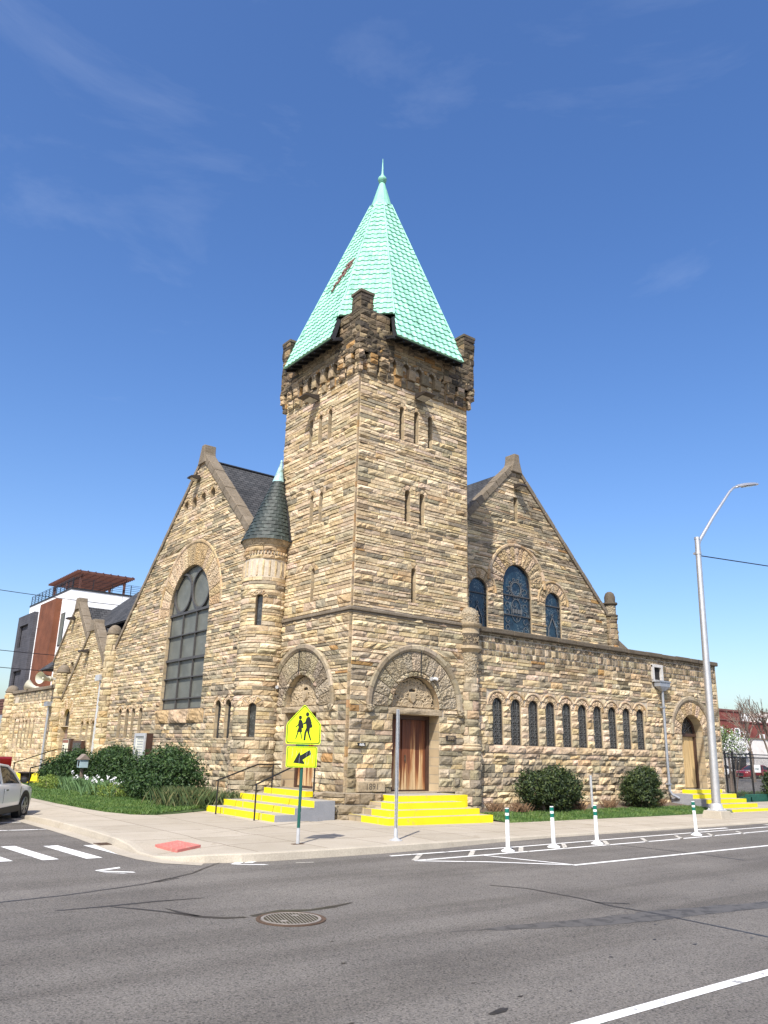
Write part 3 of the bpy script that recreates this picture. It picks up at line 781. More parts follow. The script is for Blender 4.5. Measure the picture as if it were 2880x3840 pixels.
# carved tympana
def tympanum(mp, T, depth):
    m = MB(); uc, vs = T['uc'], T['vs']
    op = dict(T); lp = outline_pts(op)
    P = mp(np.array([p[0] for p in lp]), np.array([p[1] for p in lp]), np.full(len(lp), -depth))
    m.add(P, [tuple(range(len(lp)))], 0)
    rr = random.Random(3)
    def curl(cx, cy, r, turns, a, sgn, w):
        pts = []
        for i in range(22):
            t = i / 21; ang = a + sgn * t * turns * 2 * pi; q = r * (1 - .82 * t)
            x, y = cx + q * cos(ang), cy + q * sin(ang)
            d = sqrt((x) ** 2 + (y) ** 2)
            if y < .02 or d > .95: continue
            pts.append((x, y))
        if len(pts) < 4: return
        u = np.array([uc + p[0] for p in pts]); v = np.array([vs + p[1] for p in pts]); o = np.full(len(pts), -depth + .045)
        m.tube(mp(u, v, o).tolist(), [w * (1 - .5 * i / len(pts)) for i in range(len(pts))], 6, 1)
    for k in range(60):
        x = rr.uniform(.05, .95); y = rr.uniform(0.02, .92)
        if x * x + y * y > .86 or (x < .17 and .1 < y < .55): continue
        r = rr.uniform(.08, .17); a = rr.uniform(0, 6.28); sg = rr.choice((-1, 1)); w = rr.uniform(.026, .042)
        curl(x, y, r, rr.uniform(1.0, 1.7), a, sg, w); curl(-x, y, r, 1.4, pi - a, -sg, w)
    # shield and its strapwork
    sh = [(-.14, .52), (.14, .52), (.16, .34), (.10, .18), (0, .1), (-.10, .18), (-.16, .34)]
    u = np.array([uc + p[0] for p in sh]); v = np.array([vs + p[1] for p in sh])
    m.hexa(mp(u, v, np.full(7, -depth)).tolist(), mp(uc + (u - uc) * .75, vs + .33 + (v - vs - .33) * .75, np.full(7, -depth + .12)).tolist(), 1)
    for yy, ww in ((.62, .16), (.06, .2)):
        q = [(-ww, yy), (ww, yy), (ww * .7, yy + .09), (-ww * .7, yy + .09)]
        u = np.array([uc + p[0] for p in q]); v = np.array([vs + max(.01, p[1]) for p in q])
        m.hexa(mp(u, v, np.full(4, -depth)).tolist(), mp(u, v, np.full(4, -depth + .07)).tolist(), 1)
    return m.build('tympanum', [M['darkstone'], M['smooth']], church, smooth=True)  # dark ground paints the shade in the hollows between the curls
tympanum(XRl, TR, .22); tympanum(XLl, TL, .22)

# doors
def portal_door(mp, D, matw, split):
    u0, u1, v0, v1 = D['u0'], D['u1'], D['v0'], D['v1']; o = -.58
    f = MB()
    for a, b in (((u0, v0), (u0, v1)), ((u1, v0), (u1, v1))): mbar(f, mp, a, b, o, .22, .1)
    mbar(f, mp, (u0, v1 - .06), (u1, v1 - .06), o + .003, .14, .1); mbar(f, mp, (u0, v0 + .03), (u1, v0 + .03), o + .003, .06, .08)
    fo = f.build('door_frame', M['door_frame'], church)
    for k, (a, b) in enumerate(((u0 + .11, split), (split + .05, u1 - .11))):
        d = MB(); n = 8; w = (b - a) / n
        for i in range(n): mbar(d, mp, (a + (i + .5) * w, v0 + .07), (a + (i + .5) * w, v1 - .14), o - .03 + .004 * (i % 2), w - .006, .06)
        dd = d.build('door', matw, church)
        h = MB()
        if k: mbar(h, mp, (a + .12, 1.75), (a + .12, 1.95), o + .036, .05, .03); h.build('handle', M['iron'], dd)
portal_door(XRl, DR, M['door_red'], 2.5)
portal_door(XLl, DL, M['door_red'], 2.7)

# ---- machicolation between the corner piers
ZC = 15.30
for mp, W in ((XR, TW), (XL, TD), (planar((TW, 0, 0), (0, 1, 0), (0, 0, 1), (1, 0, 0)), TD), (planar((0, TD, 0), (1, 0, 0), (0, 0, 1), (0, 1, 0)), TW)):
    st = Stones()
    mpo = lambda u, v, o, mp=mp: mp(u, v, o + .16)
    n = 5; a, b = 1.0, W - 1.0; p = (b - a) / n
    ops = [dict(uc=a + p * (i + .5), r=.15, v0=ZC - .3, vs=ZC, ro=.27, d=.10) for i in range(n)]
    # wall band with scalloped underside
    outer = [(a, ZC)]
    for i in range(n):
        c = a + p * (i + .5); outer += [(c + .15 * cos(pi - pi * k / 8), ZC + .15 * sin(pi * k / 8)) for k in range(9)]
    outer += [(b, ZC), (b, 16.45), (a, 16.45)]
    sheet(st, mpo, outer, [], .1)
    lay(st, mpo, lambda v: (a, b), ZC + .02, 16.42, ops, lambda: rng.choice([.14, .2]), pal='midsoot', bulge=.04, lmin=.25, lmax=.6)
    for op in ops:
        ring(st, mpo, op['uc'], op['vs'], .15, .27, 5, 'midsoot', .035, .0, ny=2)
        q = [(op['uc'] + .15 * cos(pi * k / 8), ZC + .15 * sin(pi * k / 8)) for k in range(9)]
        uu = np.array([k[0] for k in q] * 2); vv = np.array([k[1] for k in q] * 2); oo = np.array([.16] * 9 + [-.12] * 9)
        st.raw(mp(uu, vv, oo), [(k, k + 1, 10 + k, 9 + k) for k in range(8)], (.16, .13, .09), 1)
    for i in range(n + 1):
        c = a + p * i; w = p / 2 - .15 + .0
        for (z0, z1, out) in ((ZC - .40, ZC, .20), (ZC - .76, ZC - .41, .12)):
            x0, x1 = max(a, c - w - .012), min(b, c + w + .012)
            st.add(x0, x1, x0, x1, z0, z1, mp, pick('midsoot'), .05, out - .04, nx=4, ny=4)
            uu = np.array([x0, x1, x1, x0] * 2); vv = np.array([z0, z0, z1, z1] * 2); oo = np.array([out - .035] * 4 + [-.02] * 4)
            st.raw(mp(uu, vv, oo), [(0, 1, 5, 4), (1, 2, 6, 5), (2, 3, 7, 6), (3, 0, 4, 7)], pick('midsoot'), 1)
    st.build('corbel_table', church)

# corner piers
def stone_box(st, x0, x1, y0, y1, z0, z1, pal, bulge=.045, sides='nsew', hs=None, lmin=.25, lmax=.6):
    F = {'s': (planar((x0, y0, 0), (1, 0, 0), (0, 0, 1), (0, -1, 0)), x1 - x0), 'n': (planar((x0, y1, 0), (1, 0, 0), (0, 0, 1), (0, 1, 0)), x1 - x0),
         'w': (planar((x0, y0, 0), (0, 1, 0), (0, 0, 1), (-1, 0, 0)), y1 - y0), 'e': (planar((x1, y0, 0), (0, 1, 0), (0, 0, 1), (1, 0, 0)), y1 - y0)}
    st.raw([(x0, y0, z0), (x1, y0, z0), (x1, y1, z0), (x0, y1, z0), (x0, y0, z1), (x1, y0, z1), (x1, y1, z1), (x0, y1, z1)],
           [(0, 1, 5, 4), (1, 2, 6, 5), (2, 3, 7, 6), (3, 0, 4, 7), (4, 5, 6, 7), (3, 2, 1, 0)], (.13, .11, .085), 0)
    for k in sides:
        mp, W = F[k]
        lay(st, mp, lambda v: (-.02, W + .02), z0, z1, [], hs or (lambda: rng.choice([.14, .2, .25])), lmin=lmin, lmax=lmax, pal=pal, bulge=bulge)
OUT, INN = .19, 1.08
for (cx, cy, sx, sy) in ((0, 0, 1, 1), (TW, 0, -1, 1), (0, TD, 1, -1), (TW, TD, -1, -1)):
    st = Stones()
    x0, x1 = sorted((cx - sx * OUT, cx + sx * INN)); y0, y1 = sorted((cy - sy * OUT, cy + sy * INN))
    pal = lambda u, v: 'dark' if rng.rand() < .85 else 'midsoot'
    stone_box(st, x0, x1, y0, y1, 15.35, 16.95, pal)
    for fl, za, zb in ((.24, 15.35, 16.05), (.13, 16.05, 16.5)):
        f0, f1 = sorted((cx - sx * (OUT - .01), cx + sx * (INN + fl))); g0, g1 = sorted((cy - sy * (OUT - .01), cy + sy * (INN + fl)))
        stone_box(st, f0, f1, g0, g1, za, zb, pal)
    # pinnacle on the outer corner
    px0, px1 = sorted((cx - sx * (OUT + .02), cx + sx * .30)); py0, py1 = sorted((cy - sy * (OUT + .02), cy + sy * .30))
    stone_box(st, px0, px1, py0, py1, 16.95, 17.57, 'dark', hs=lambda: .31)
    # corbels below
    for ax in (0, 1):
        for k in range(3):
            d0 = -OUT + .02 + k * .47 if k else -OUT
            for (z0, z1, f) in ((14.98, 15.36, 1.0), (14.62, 14.97, .55)):
                o = OUT * f; w = .30
                if ax == 0:
                    bx0, bx1 = sorted((cx + sx * d0, cx + sx * (d0 + w))); by0, by1 = sorted((cy - sy * o, cy + sy * .05))
                else:
                    by0, by1 = sorted((cy + sy * d0, cy + sy * (d0 + w))); bx0, bx1 = sorted((cx - sx * o, cx + sx * .05))
                if k == 0:
                    bx0, bx1 = sorted((cx - sx * o, cx + sx * .0)); by0, by1 = sorted((cy - sy * o, cy + sy * .0))
                    if ax: continue
                stone_box(st, bx0, bx1, by0, by1, z0, z1, lambda u, v: rng.choice(['dark', 'midsoot', 'ring']), bulge=.05, hs=lambda: .5, lmin=.5, lmax=1)
    # little arches between corbels
    for mp, sgn, base in ((planar((cx, cy - sy * OUT, 0), (sx, 0, 0), (0, 0, 1), (0, -sy, 0)), 1, 0), (planar((cx - sx * OUT, cy, 0), (0, sy, 0), (0, 0, 1), (-sx, 0, 0)), 1, 0)):
        for c in (.07, .60): ring(st, mp, c, 15.37, .13, .32, 5, 'midsoot', .05, .0, ny=3)
    pr = st.build('corner_pier', church)
    cp = MB(); e = .055
    cp.hexa([(px0 - e, py0 - e, 17.57), (px1 + e, py0 - e, 17.57), (px1 + e, py1 + e, 17.57), (px0 - e, py1 + e, 17.57)], [(px0 - e, py0 - e, 17.69), (px1 + e, py0 - e, 17.69), (px1 + e, py1 + e, 17.69), (px0 - e, py1 + e, 17.69)])
    cp.hexa([(px0 - e + .02, py0 - e + .02, 17.69), (px1 + e - .02, py0 - e + .02, 17.69), (px1 + e - .02, py1 + e - .02, 17.69), (px0 - e + .02, py1 + e - .02, 17.69)], [(px0 + .2, py0 + .2, 17.82), (px1 - .2, py0 + .2, 17.82), (px1 - .2, py1 - .2, 17.82), (px0 + .2, py1 - .2, 17.82)])
    # sloping shoulders of the pier
    for (a0, a1, b0, b1) in ((px0, px1, y0 - .05, y1 + .05), (x0 - .05, x1 + .05, py0, py1)):
        cp.box(a0, a1, b0, b1, 16.93, 17.02)
    cp.box(x0 - .04, x1 + .04, y0 - .04, y1 + .04, 16.90, 17.0)
    cp.build('coping', M['darkstone'], pr, bevel=.02)

# ---- spire roof with barrel tiles
CX, CY = TW / 2, TD / 2
Z0, Z1, D0, D1 = 16.02, 23.95, 3.24, .40
SL = (D0 - D1) / (Z1 - Z0)
def Dz(z): return D0 - (z - Z0) * SL
KB = .50
tile = MB(); rr = random.Random(8)
NC = 29; dz = (Z1 - Z0) / NC
for fi in range(8):
    ang = fi * pi / 4; broad = fi % 2 == 0
    nx, ny = cos(ang), sin(ang); tx, ty = -sin(ang), cos(ang)
    nl = sqrt(1 + SL * SL)
    nrm = Vector((nx, ny, SL)) / nl
    def dist(z): return Dz(z) if broad else Dz(z) * (1 + KB) / sqrt(2)
    def half(z):
        if broad:
            b = KB * Dz(z)
            if z < 17.0: b = min(b, 1.60 + .07 * (max(0, z - Z0) / .9) ** 1.6)
            return b
        return Dz(z) * (1 - KB) / sqrt(2)
    sl_ = SL if broad else SL * (1 + KB) / sqrt(2)
    nrm = Vector((nx, ny, sl_)).normalized()
    for k in range(NC):
        z0 = Z0 + k * dz; z1 = z0 + dz
        if not broad and z0 < 16.9: continue
        h0, h1 = half(z0), half(z1)
        per = .262; ns = 6
        u = [-h0]; i = int(math.ceil(-h0 / (per / ns)))
        while i * per / ns < h0 - .01:
            if i * per / ns > -h0 + .01: u.append(i * per / ns)
            i += 1
        u.append(h0)
        base = len(tile.v); nU = len(u)
        jit = rr.uniform(-.004, .006)
        rows = []
        for (z, lift, row) in ((z0, .050 + jit, 0), (z0, -.03, 1), (z1, .012, 2)):
            for uu in u:
                hh = h0 if row < 2 else h1
                q = max(-hh, min(hh, uu))
                ph = (uu / per) % 1.0
                w = .034 * (max(0, cos(2 * pi * (ph - .5))) ** .7 if row != 1 else 0)
                p = Vector((CX + nx * dist(z) + tx * q, CY + ny * dist(z) + ty * q, z)) + nrm * (lift + w)
                if row == 0: p.z -= .012
                tile.v.append(tuple(p)); tile.c.append(None)
        for a in range(nU - 1):
            tile.f.append((base + nU + a, base + nU + a + 1, base + a + 1, base + a)); tile.m.append(0)
            tile.f.append((base + a, base + a + 1, base + 2 * nU + a + 1, base + 2 * nU + a)); tile.m.append(0)
spire = tile.build('spire_roof', M['copper'], church)
# hip rolls are narrow flat covers
hp = MB()
for fi in range(8):
    z = Z0 + .95; pts = []
    fa = fi // 2 * pi / 2; s_ = 1 if fi % 2 else -1
    for z in (17.05, 20, Z1):
        D = Dz(z); b = KB * D * s_
        p = Vector((CX + cos(fa) * D - sin(fa) * b, CY + sin(fa) * D + cos(fa) * b, z))
        out = Vector((p.x - CX, p.y - CY, .6)).normalized()
        pts.append(p + out * .035)
    hp.tube(pts, .035, 6)
hp.build('hip_roll', M['copper'], spire, smooth=True)
# soffit and black eaves edge
sf = MB()
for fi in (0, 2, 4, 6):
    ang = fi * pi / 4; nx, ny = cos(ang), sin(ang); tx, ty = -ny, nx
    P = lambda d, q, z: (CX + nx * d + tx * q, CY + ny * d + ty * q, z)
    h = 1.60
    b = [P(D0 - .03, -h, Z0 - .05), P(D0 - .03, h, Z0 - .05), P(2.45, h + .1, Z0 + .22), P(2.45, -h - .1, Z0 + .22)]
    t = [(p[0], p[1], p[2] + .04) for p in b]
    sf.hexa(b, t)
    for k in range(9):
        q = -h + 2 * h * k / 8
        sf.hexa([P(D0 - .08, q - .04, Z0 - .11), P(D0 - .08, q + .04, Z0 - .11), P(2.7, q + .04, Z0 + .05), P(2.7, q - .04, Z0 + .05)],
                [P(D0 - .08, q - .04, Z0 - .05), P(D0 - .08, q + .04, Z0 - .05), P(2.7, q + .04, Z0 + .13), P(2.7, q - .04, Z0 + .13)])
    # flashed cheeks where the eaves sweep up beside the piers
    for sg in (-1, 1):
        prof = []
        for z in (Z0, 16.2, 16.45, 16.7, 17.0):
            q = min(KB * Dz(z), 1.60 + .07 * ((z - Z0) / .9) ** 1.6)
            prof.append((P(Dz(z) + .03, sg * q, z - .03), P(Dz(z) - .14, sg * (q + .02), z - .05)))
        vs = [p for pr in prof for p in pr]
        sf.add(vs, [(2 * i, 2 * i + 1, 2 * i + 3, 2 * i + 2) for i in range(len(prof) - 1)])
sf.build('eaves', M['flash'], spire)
# bare brown tiles of the broken patch on the west side
bp = MB(); ang = pi; sl_ = SL
nx, ny = -1, 0; nrm = Vector((-1, 0, SL)).normalized()
for c in range(7):
    q0 = -.66 + c * .12
    for j in range(2 if c not in (2, 3, 4) else 3):
        k = 14 - int(c * .5) + j
        z0 = Z0 + k * dz
        a = Vector((CX - Dz(z0), CY + q0, z0)) + nrm * .095; b = Vector((CX - Dz(z0 + dz * .93), CY + q0, z0 + dz * .93)) + nrm * .065
        bp.bar(a, b, .075, .03, up=nrm)
PATCH = bp.build('bare_tiles', M['oldtile'], spire)
# copper cap, ball and spike
f = MB()
f.lathe([(.50, 23.86), (.47, 23.93), (.40, 24.15), (.29, 24.55), (.18, 24.95), (.115, 25.18)], (CX, CY, 0), 16)
for i in range(16):
    t = 2 * pi * (i + .5) / 16; f.prism([(-.05, 0), (.05, 0), (0, -.10)], (CX + .50 * cos(t), CY + .50 * sin(t), 23.87), (-sin(t), cos(t), 0), (0, 0, 1), (cos(t), sin(t), 0), -.02, .015)
fo = f.build('cap', M['coppercap'], spire)
f = MB()
f.lathe([(.11, 25.16), (.15, 25.2), (.10, 25.24), (.13, 25.27), (.185, 25.34), (.19, 25.42), (.15, 25.5), (.07, 25.56), (.075, 25.6), (.045, 25.7), (.012, 26.45), (.0, 26.5)], (CX, CY, 0), 16)
f.build('finial', M['coppercap'], spire, smooth=True, angle=60)

# ---- corner column between tower and aisle
def rocky_column(name, cx, cy, r, z0, z1, pal, a0, a1, hs=lambda: rng.uniform(.24, .34)):
    st = Stones(); mp = cylmap(cx, cy, r, radians(a0), 1)
    W = r * radians(a1 - a0)
    k = 20; th = [radians(a0 + (a1 - a0) * i / k) for i in range(k + 1)]
    st.raw([(cx + (r - .005) * cos(t), cy + (r - .005) * sin(t), z) for z in (z0, z1) for t in th], [(i, i + 1, k + 2 + i, k + 1 + i) for i in range(k)], (.4, .35, .28), 0)
    lay(st, mp, lambda v: (0, W), z0, z1, [], hs, pal=pal, bulge=.04, lmin=r * .9, lmax=r * 2.2, split=0)
    return st
c0 = (TW + .02, -.02)
st = rocky_column('c', c0[0], c0[1], .36, G, 2.15, 'low', 150, 370)
st2 = rocky_column('c', c0[0], c0[1], .30, 2.32, 4.55, 'low', 150, 370)
col = st.build('corner_column', church); st2.build('shaft', col)
cc = MB()
cc.lathe([(.36, 2.12), (.43, 2.16), (.44, 2.22), (.39, 2.27), (.41, 2.31), (.33, 2.36)], (*c0, 0), 24)
cc.lathe([(.30, 4.55), (.31, 5.0), (.33, 5.4)], (*c0, 0), 24, mi=1)
cc.lathe([(.33, 5.4), (.42, 5.50), (.46, 5.53), (.46, 5.62), (.36, 5.64)], (*c0, 0), 24)
cc.lathe([(.35, 5.64), (.34, 5.85), (.38, 6.06)], (*c0, 0), 24, mi=2)
cc.lathe([(.38, 6.06), (.37, 6.26), (.46, 6.32), (.47, 6.41), (.36, 6.44)], (*c0, 0), 24)
cc.lathe([(.36, 6.44), (.37, 6.62), (.35, 6.80), (.26, 6.93), (.12, 7.0), (0, 7.02)], (*c0, 0), 24, mi=1)
rr2 = random.Random(4)
for zlo, zhi, r in ((4.6, 5.36, .325), (5.68, 6.02, .36), (6.48, 6.85, .372)):
    for k in range(60):
        t = rr2.uniform(radians(150), radians(370)); z = rr2.uniform(zlo, zhi); q = rr2.uniform(.03, .06); sg = rr2.choice((-1, 1))
        pts = []
        for i in range(9):
            a = sg * i / 8 * 4.6; w = q * (1 - .7 * i / 8)
            tt = t + w * cos(a) / r; rad = r if not (zlo > 6.4 and z > 6.75) else r - .04
            pts.append((c0[0] + rad * cos(tt), c0[1] + rad * sin(tt), z + w * sin(a)))
        cc.tube(pts, .011, 4, 0)
cc.build('capital', [M['smooth'], M['carvedgrey'], M['darkstone']], col, smooth=True, angle=50)

# ---- aisle wall along the wide road
WX0, WX1 = TW + .05, 20.95
XW = planar((0, .04, 0), (1, 0, 0), (0, 0, 1), (0, -1, 0))
wx = [6.50 + .932 * i for i in range(10)]
wops = [arch(x, .27, 2.36, 3.97, .45, .11) for x in wx]
D2 = dict(uc=18.66, r=.86, v0=.8, vs=3.06, ro=1.42, d=.5)
st = Stones()
sheet(st, XW, [(WX0, 0), (WX1, 0), (WX1, 6.22), (WX0, 6.22)], wops + [D2], .11)
def tone_w(u, v):
    if v < 2.2 and rng.rand() < .12: return 'grey'
    if v > 4.9 and 8 < u < 17 and rng.rand() < .45: return 'midsoot'
    if v > 4.6: return 'low' if rng.rand() < .55 else 'buff'
    return 'low' if rng.rand() < .35 else ('pink' if rng.rand() < .2 else 'buff')
wex = lambda v: (WX0 + .02, WX1 - .02)
hx = [rect(wx[0] - .55, wx[-1] + .55, 3.70, 4.24)]
lay(st, XW, wex, G, 2.08, [D2], h_low, pal=tone_w, bulge=.06, lmin=.35, lmax=1.0, split=.08)
lay(st, XW, wex, 2.08, 3.70, wops + [D2, rect(wx[0] - .42, wx[-1] + .42, 2.08, 2.355)], lambda: rng.choice([.16, .21, .26]), pal=tone_w, bulge=.05, lmin=.25, lmax=.6, split=.05)
lay(st, XW, wex, 3.70, 4.26, hx + [D2], h_mixed, pal=tone_w)
lay(st, XW, wex, 4.26, 5.42, [D2, rect(15.9, 16.62, 4.9, 5.9)], h_mixed, pal=tone_w, bulge=.05)
lay(st, XW, wex, 5.42, 6.2, [rect(15.9, 16.62, 4.9, 5.9)], lambda: .2, lmin=.19, lmax=.25, pal=lambda u, v: 'checker' if rng.rand() < .75 else 'low', bulge=.06, split=0, gap=.035)
for i, op in enumerate(wops):
    ring(st, XW, op['uc'], op['vs'], .262, .448, 5, 'pink', .03, .01, mi=2, rough=2.0, ny=3)
    q = acos(.463 / .54)
    hood(st, XW, op['uc'], op['vs'], .455, .54, 5, 'pink', a0=q if i < 9 else 0, a1=pi - q if i else pi, out=.05)
    st.add(op['uc'] - .46, op['uc'] + .46, op['uc'] - .46, op['uc'] + .46, 2.10, 2.35, XW, pick('pink'), .08, .03, nx=9, ny=4)
ring(st, XW, D2['uc'], D2['vs'], .86, 1.42, 13, 'ring', .04, .02, mi=2, rough=2.0)
hood(st, XW, D2['uc'], D2['vs'], 1.43, 1.66, 11, 'grey', out=.11)
# upper filling between hood moulds
for i in range(9):
    c = (wx[i] + wx[i + 1]) / 2
    st.add(c - .02, c + .02, c - .2, c + .2, 4.0, 4.25, XW, pick('buff'), .03, 0, nx=4, ny=3)
# east return
mpE = planar((WX1, .04, 0), (0, 1, 0), (0, 0, 1), (1, 0, 0))
sheet(st, mpE, [(0, 0), (6, 0), (6, 6.22), (0, 6.22)], [], .1); lay(st, mpE, lambda v: (.02, 6), G, 6.2, [], h_low, pal=tone_w)
for z in np.arange(G, 6.1, .27):
    st.raw([(WX1 - .06, -.01, z), (WX1 + .015, -.01, z), (WX1 + .015, .1, z), (WX1 - .06, .1, z)] + [(WX1 - .06, -.01, z + .26), (WX1 + .015, -.01, z + .26), (WX1 + .015, .1, z + .26), (WX1 - .06, .1, z + .26)], [(0, 1, 5, 4), (1, 2, 6, 5), (3, 0, 4, 7), (4, 5, 6, 7)], pick('low'), 1)
aisle = st.build('aisle_wall', church)
cp = MB(); x = WX0
while x < WX1 + .08:
    w = min(rng.uniform(.9, 1.35), WX1 + .09 - x)
    if WX1 + .09 - x - w < .4: w = WX1 + .09 - x
    dz_ = rng.uniform(-.012, .012)
    cp.box(x + .004, x + w - .004, -.14 + rng.uniform(-.012, .012), 3.0 if x > 17.6 else .6, 6.215 + dz_, 6.40 + dz_); x += w
cp.build('coping', M['darkstone'], aisle, bevel=.035)
rf = MB(); rf.box(WX0, WX1, .5, 3.0, 6.05, 6.16); rf.build('flat_roof', M['flash'], aisle)
for op in wops:
    def bars(f, op=op): mbar(f, XW, (op['uc'], op['v0']), (op['uc'], op['vs'] + .2), -.07, .02, .02)
    def leads(l, op=op):
        for k in range(5):
            zz = op['v0'] + .08 + k * .24
            for dx in (-.11, .11): arcbar(l, XW, op['uc'] + dx, zz + .05, .07, -.065, w=.014, t=.012, n=10)
            mbar(l, XW, (op['uc'] - .24, zz + .16), (op['uc'] + .24, zz + .16), -.065, .014, .012)
        for dx in (-.12, .12): mbar(l, XW, (op['uc'] + dx, op['v0']), (op['uc'] + dx, op['vs'] + .15), -.065, .012, .012)
    window(church, XW, op, .09, M['glass_dark'], bars, .03, leads=leads)
# second door
f = MB(); o = -.46
for a, b in (((17.86, .8), (17.86, 3.0)), ((19.46, .8), (19.46, 3.0))): mbar(f, XW, a, b, o, .16, .1)
mbar(f, XW, (17.8, 3.06), (19.52, 3.06), o + .003, .13, .12); arcbar(f, XW, 18.66, 3.1, .80, o + .001, 0, pi, .12, .1)
f.build('door_frame', M['door_frame'], church)
for a, b in ((17.95, 18.58), (18.62, 19.38)):
    d = MB(); w = (b - a) / 5
    for i in range(5): mbar(d, XW, (a + (i + .5) * w, .84), (a + (i + .5) * w, 2.98), o - .02 + .005 * (i % 2), w - .008, .05)
    d.build('door', M['door_tan'], church)
p = MB(); op = dict(uc=18.66, r=.78, v0=3.12, vs=3.121); pane_mesh(p, XW, op, o + .03)
fl = p.build('fanlight', M['glass_dark'], church)
l = MB()
for k in range(1, 6): mbar(l, XW, (18.66, 3.12), (18.66 + .76 * cos(pi * k / 6), 3.12 + .76 * sin(pi * k / 6)), o + .04, .02, .015)
arcbar(l, XW, 18.66, 3.12, .42, o + .04, 0, pi, .02, .015); l.build('leading', M['lead'], fl)

# scupper and downspout
d = MB()
for a, b in (((15.93, 5.22), (15.93, 5.88)), ((16.57, 5.22), (16.57, 5.88))): mbar(d, XW, a, b, .0, .14, .12)
mbar(d, XW, (15.86, 5.86), (16.64, 5.86), .002, .12, .12); mbar(d, XW, (15.86, 5.22), (16.64, 5.22), .002, .08, .12)
sco = d.build('scupper', M['stucco_dull'], church)
d = MB(); mbar(d, XW, (16.25, 5.22), (16.25, 5.85), -.3, .6, .32); d.build('void', M['void'], sco)
d = MB(); d.box(15.98, 16.72, -.32, -.04, 4.98, 5.20); d.box(15.95, 16.75, -.35, -.04, 5.16, 5.22)
d.hexa([(16.26, -.24, 4.8), (16.44, -.24, 4.8), (16.44, -.1, 4.8), (16.26, -.1, 4.8)], [(15.98, -.32, 4.98), (16.72, -.32, 4.98), (16.72, -.04, 4.98), (15.98, -.04, 4.98)])
d.build('hopper', M['zinc'], sco)
d = MB(); d.tube([(16.35, -.16, 4.85), (16.36, -.14, 2), (16.37, -.14, .78), (16.42, -.2, .62), (16.60, -.42, .48)], .055, 10)
for z in (4.1, 1.0): d.box(16.27, 16.45, -.21, -.03, z, z + .05)
d.build('downspout', M['zinc'], church, smooth=True)

# ---- nave gable behind the aisle
XN = planar((0, 3.0, 0), (1, 0, 0), (0, 0, 1), (0, -1, 0))
NAX, NAZ, NS = 10.9, 14.55, .985
nops = [arch(10.86, .875, 6.5, 9.98, 1.78, .12), arch(13.18, .53, 6.5, 9.07, .95, .12), arch(8.52, .53, 6.5, 9.07, .95, .12), rect(10.77, 11.0, 11.95, 13.08)]
ne = lambda v: (max(TW, NAX - (NAZ - v) / NS), min(17.0, NAX + (NAZ - v) / NS))
st = Stones()
sheet(st, XN, [(TW, 5.9), (17.0, 5.9), (17.0, NAZ - NS * 6.1), (NAX, NAZ), (TW, NAZ - NS * 5.85)], nops, .38)
def tone_n(u, v):
    e = NAX + (NAZ - v) / NS - u
    if e < 1.6 and rng.rand() < .55: return 'grey' if rng.rand() < .6 else 'midsoot'
    return 'low' if rng.rand() < .6 else 'buff'
lay(st, XN, ne, 6.0, 14.4, nops, h_mixed, pal=tone_n)
ring(st, XN, 10.86, 9.98 - .875, .875, 1.78, 17, 'ring', .045, .03, mi=2, rough=2.2); hood(st, XN, 10.86, 9.98 - .875, 1.66, 1.82, 13, 'ring', out=.11)
for uc in (13.18, 8.52):
    ring(st, XN, uc, 8.54, .53, .95, 9, 'ring', .045, .015, mi=2, rough=2.2); hood(st, XN, uc, 8.54, .95, 1.06, 9, 'ring', out=.08)
nave = st.build('nave_gable_wall', church)
for op in nops[:3]:
    def bars(f, op=op):
        zz = (6.95, 7.75, 8.6) if op['r'] > .8 else (6.85, 8.45)
        for z in zz: mbar(f, XN, (op['uc'] - op['r'], z), (op['uc'] + op['r'], z), -.08, .05, .05)
    def leads(l, op=op):
        uc, r = op['uc'], op['r']
        if r > .8:
            arcbar(l, XN, uc, 8.92, .30, -.062, w=.035, t=.01); arcbar(l, XN, uc, 8.92, .36, -.062, w=.02, t=.01)
            for k in range(10):
                t = 2 * pi * k / 10; arcbar(l, XN, uc + .42 * cos(t), 8.92 + .42 * sin(t), .06, -.062, w=.02, t=.01, n=10)
            for s_ in (-1, 1):
                for k in range(6): arcbar(l, XN, uc + s_ * .55, 7.2 + k * .33, .11, -.062, a0=k * 2.1, a1=k * 2.1 + 4.2, w=.022, t=.01, n=12)
            for t0 in range(0, 12):
                t = 2 * pi * t0 / 12; mbar(l, XN, (uc + .32 * cos(t), 7.98 + .5 * sin(t)), (uc + .32 * cos(t + .52), 7.98 + .5 * sin(t + .52)), -.062, .022, .01)
            for k in range(4): arcbar(l, XN, uc + (-1) ** k * .11, 7.62 + k * .2, .1, -.062, a0=k, a1=k + 4, w=.022, t=.01, n=12)
            for q in range(4): mbar(l, XN, (uc - .24 + q * .16, 7.95), (uc - .12 + q * .16, 7.95), -.062, .18, .008)
        else:
            for s_ in (-1, 1):
                mbar(l, XN, (uc + s_ * .3, 7.0), (uc + s_ * .26, 7.45), -.062, .05, .01); mbar(l, XN, (uc + s_ * .26, 7.45), (uc, 7.95), -.062, .05, .01)
                for k in range(4): arcbar(l, XN, uc + s_ * .4, 7.5 + k * .26, .06, -.062, a0=k * 2.0, a1=k * 2.0 + 4.2, w=.018, t=.01, n=10)
            arcbar(l, XN, uc, 8.05, .06, -.062, w=.02, t=.01, n=10)
    window(church, XN, op, .10, M['glass_blue'], bars, .05, leads=leads)
window(church, XN, nops[3], .3, M['void'], frame_w=.03)

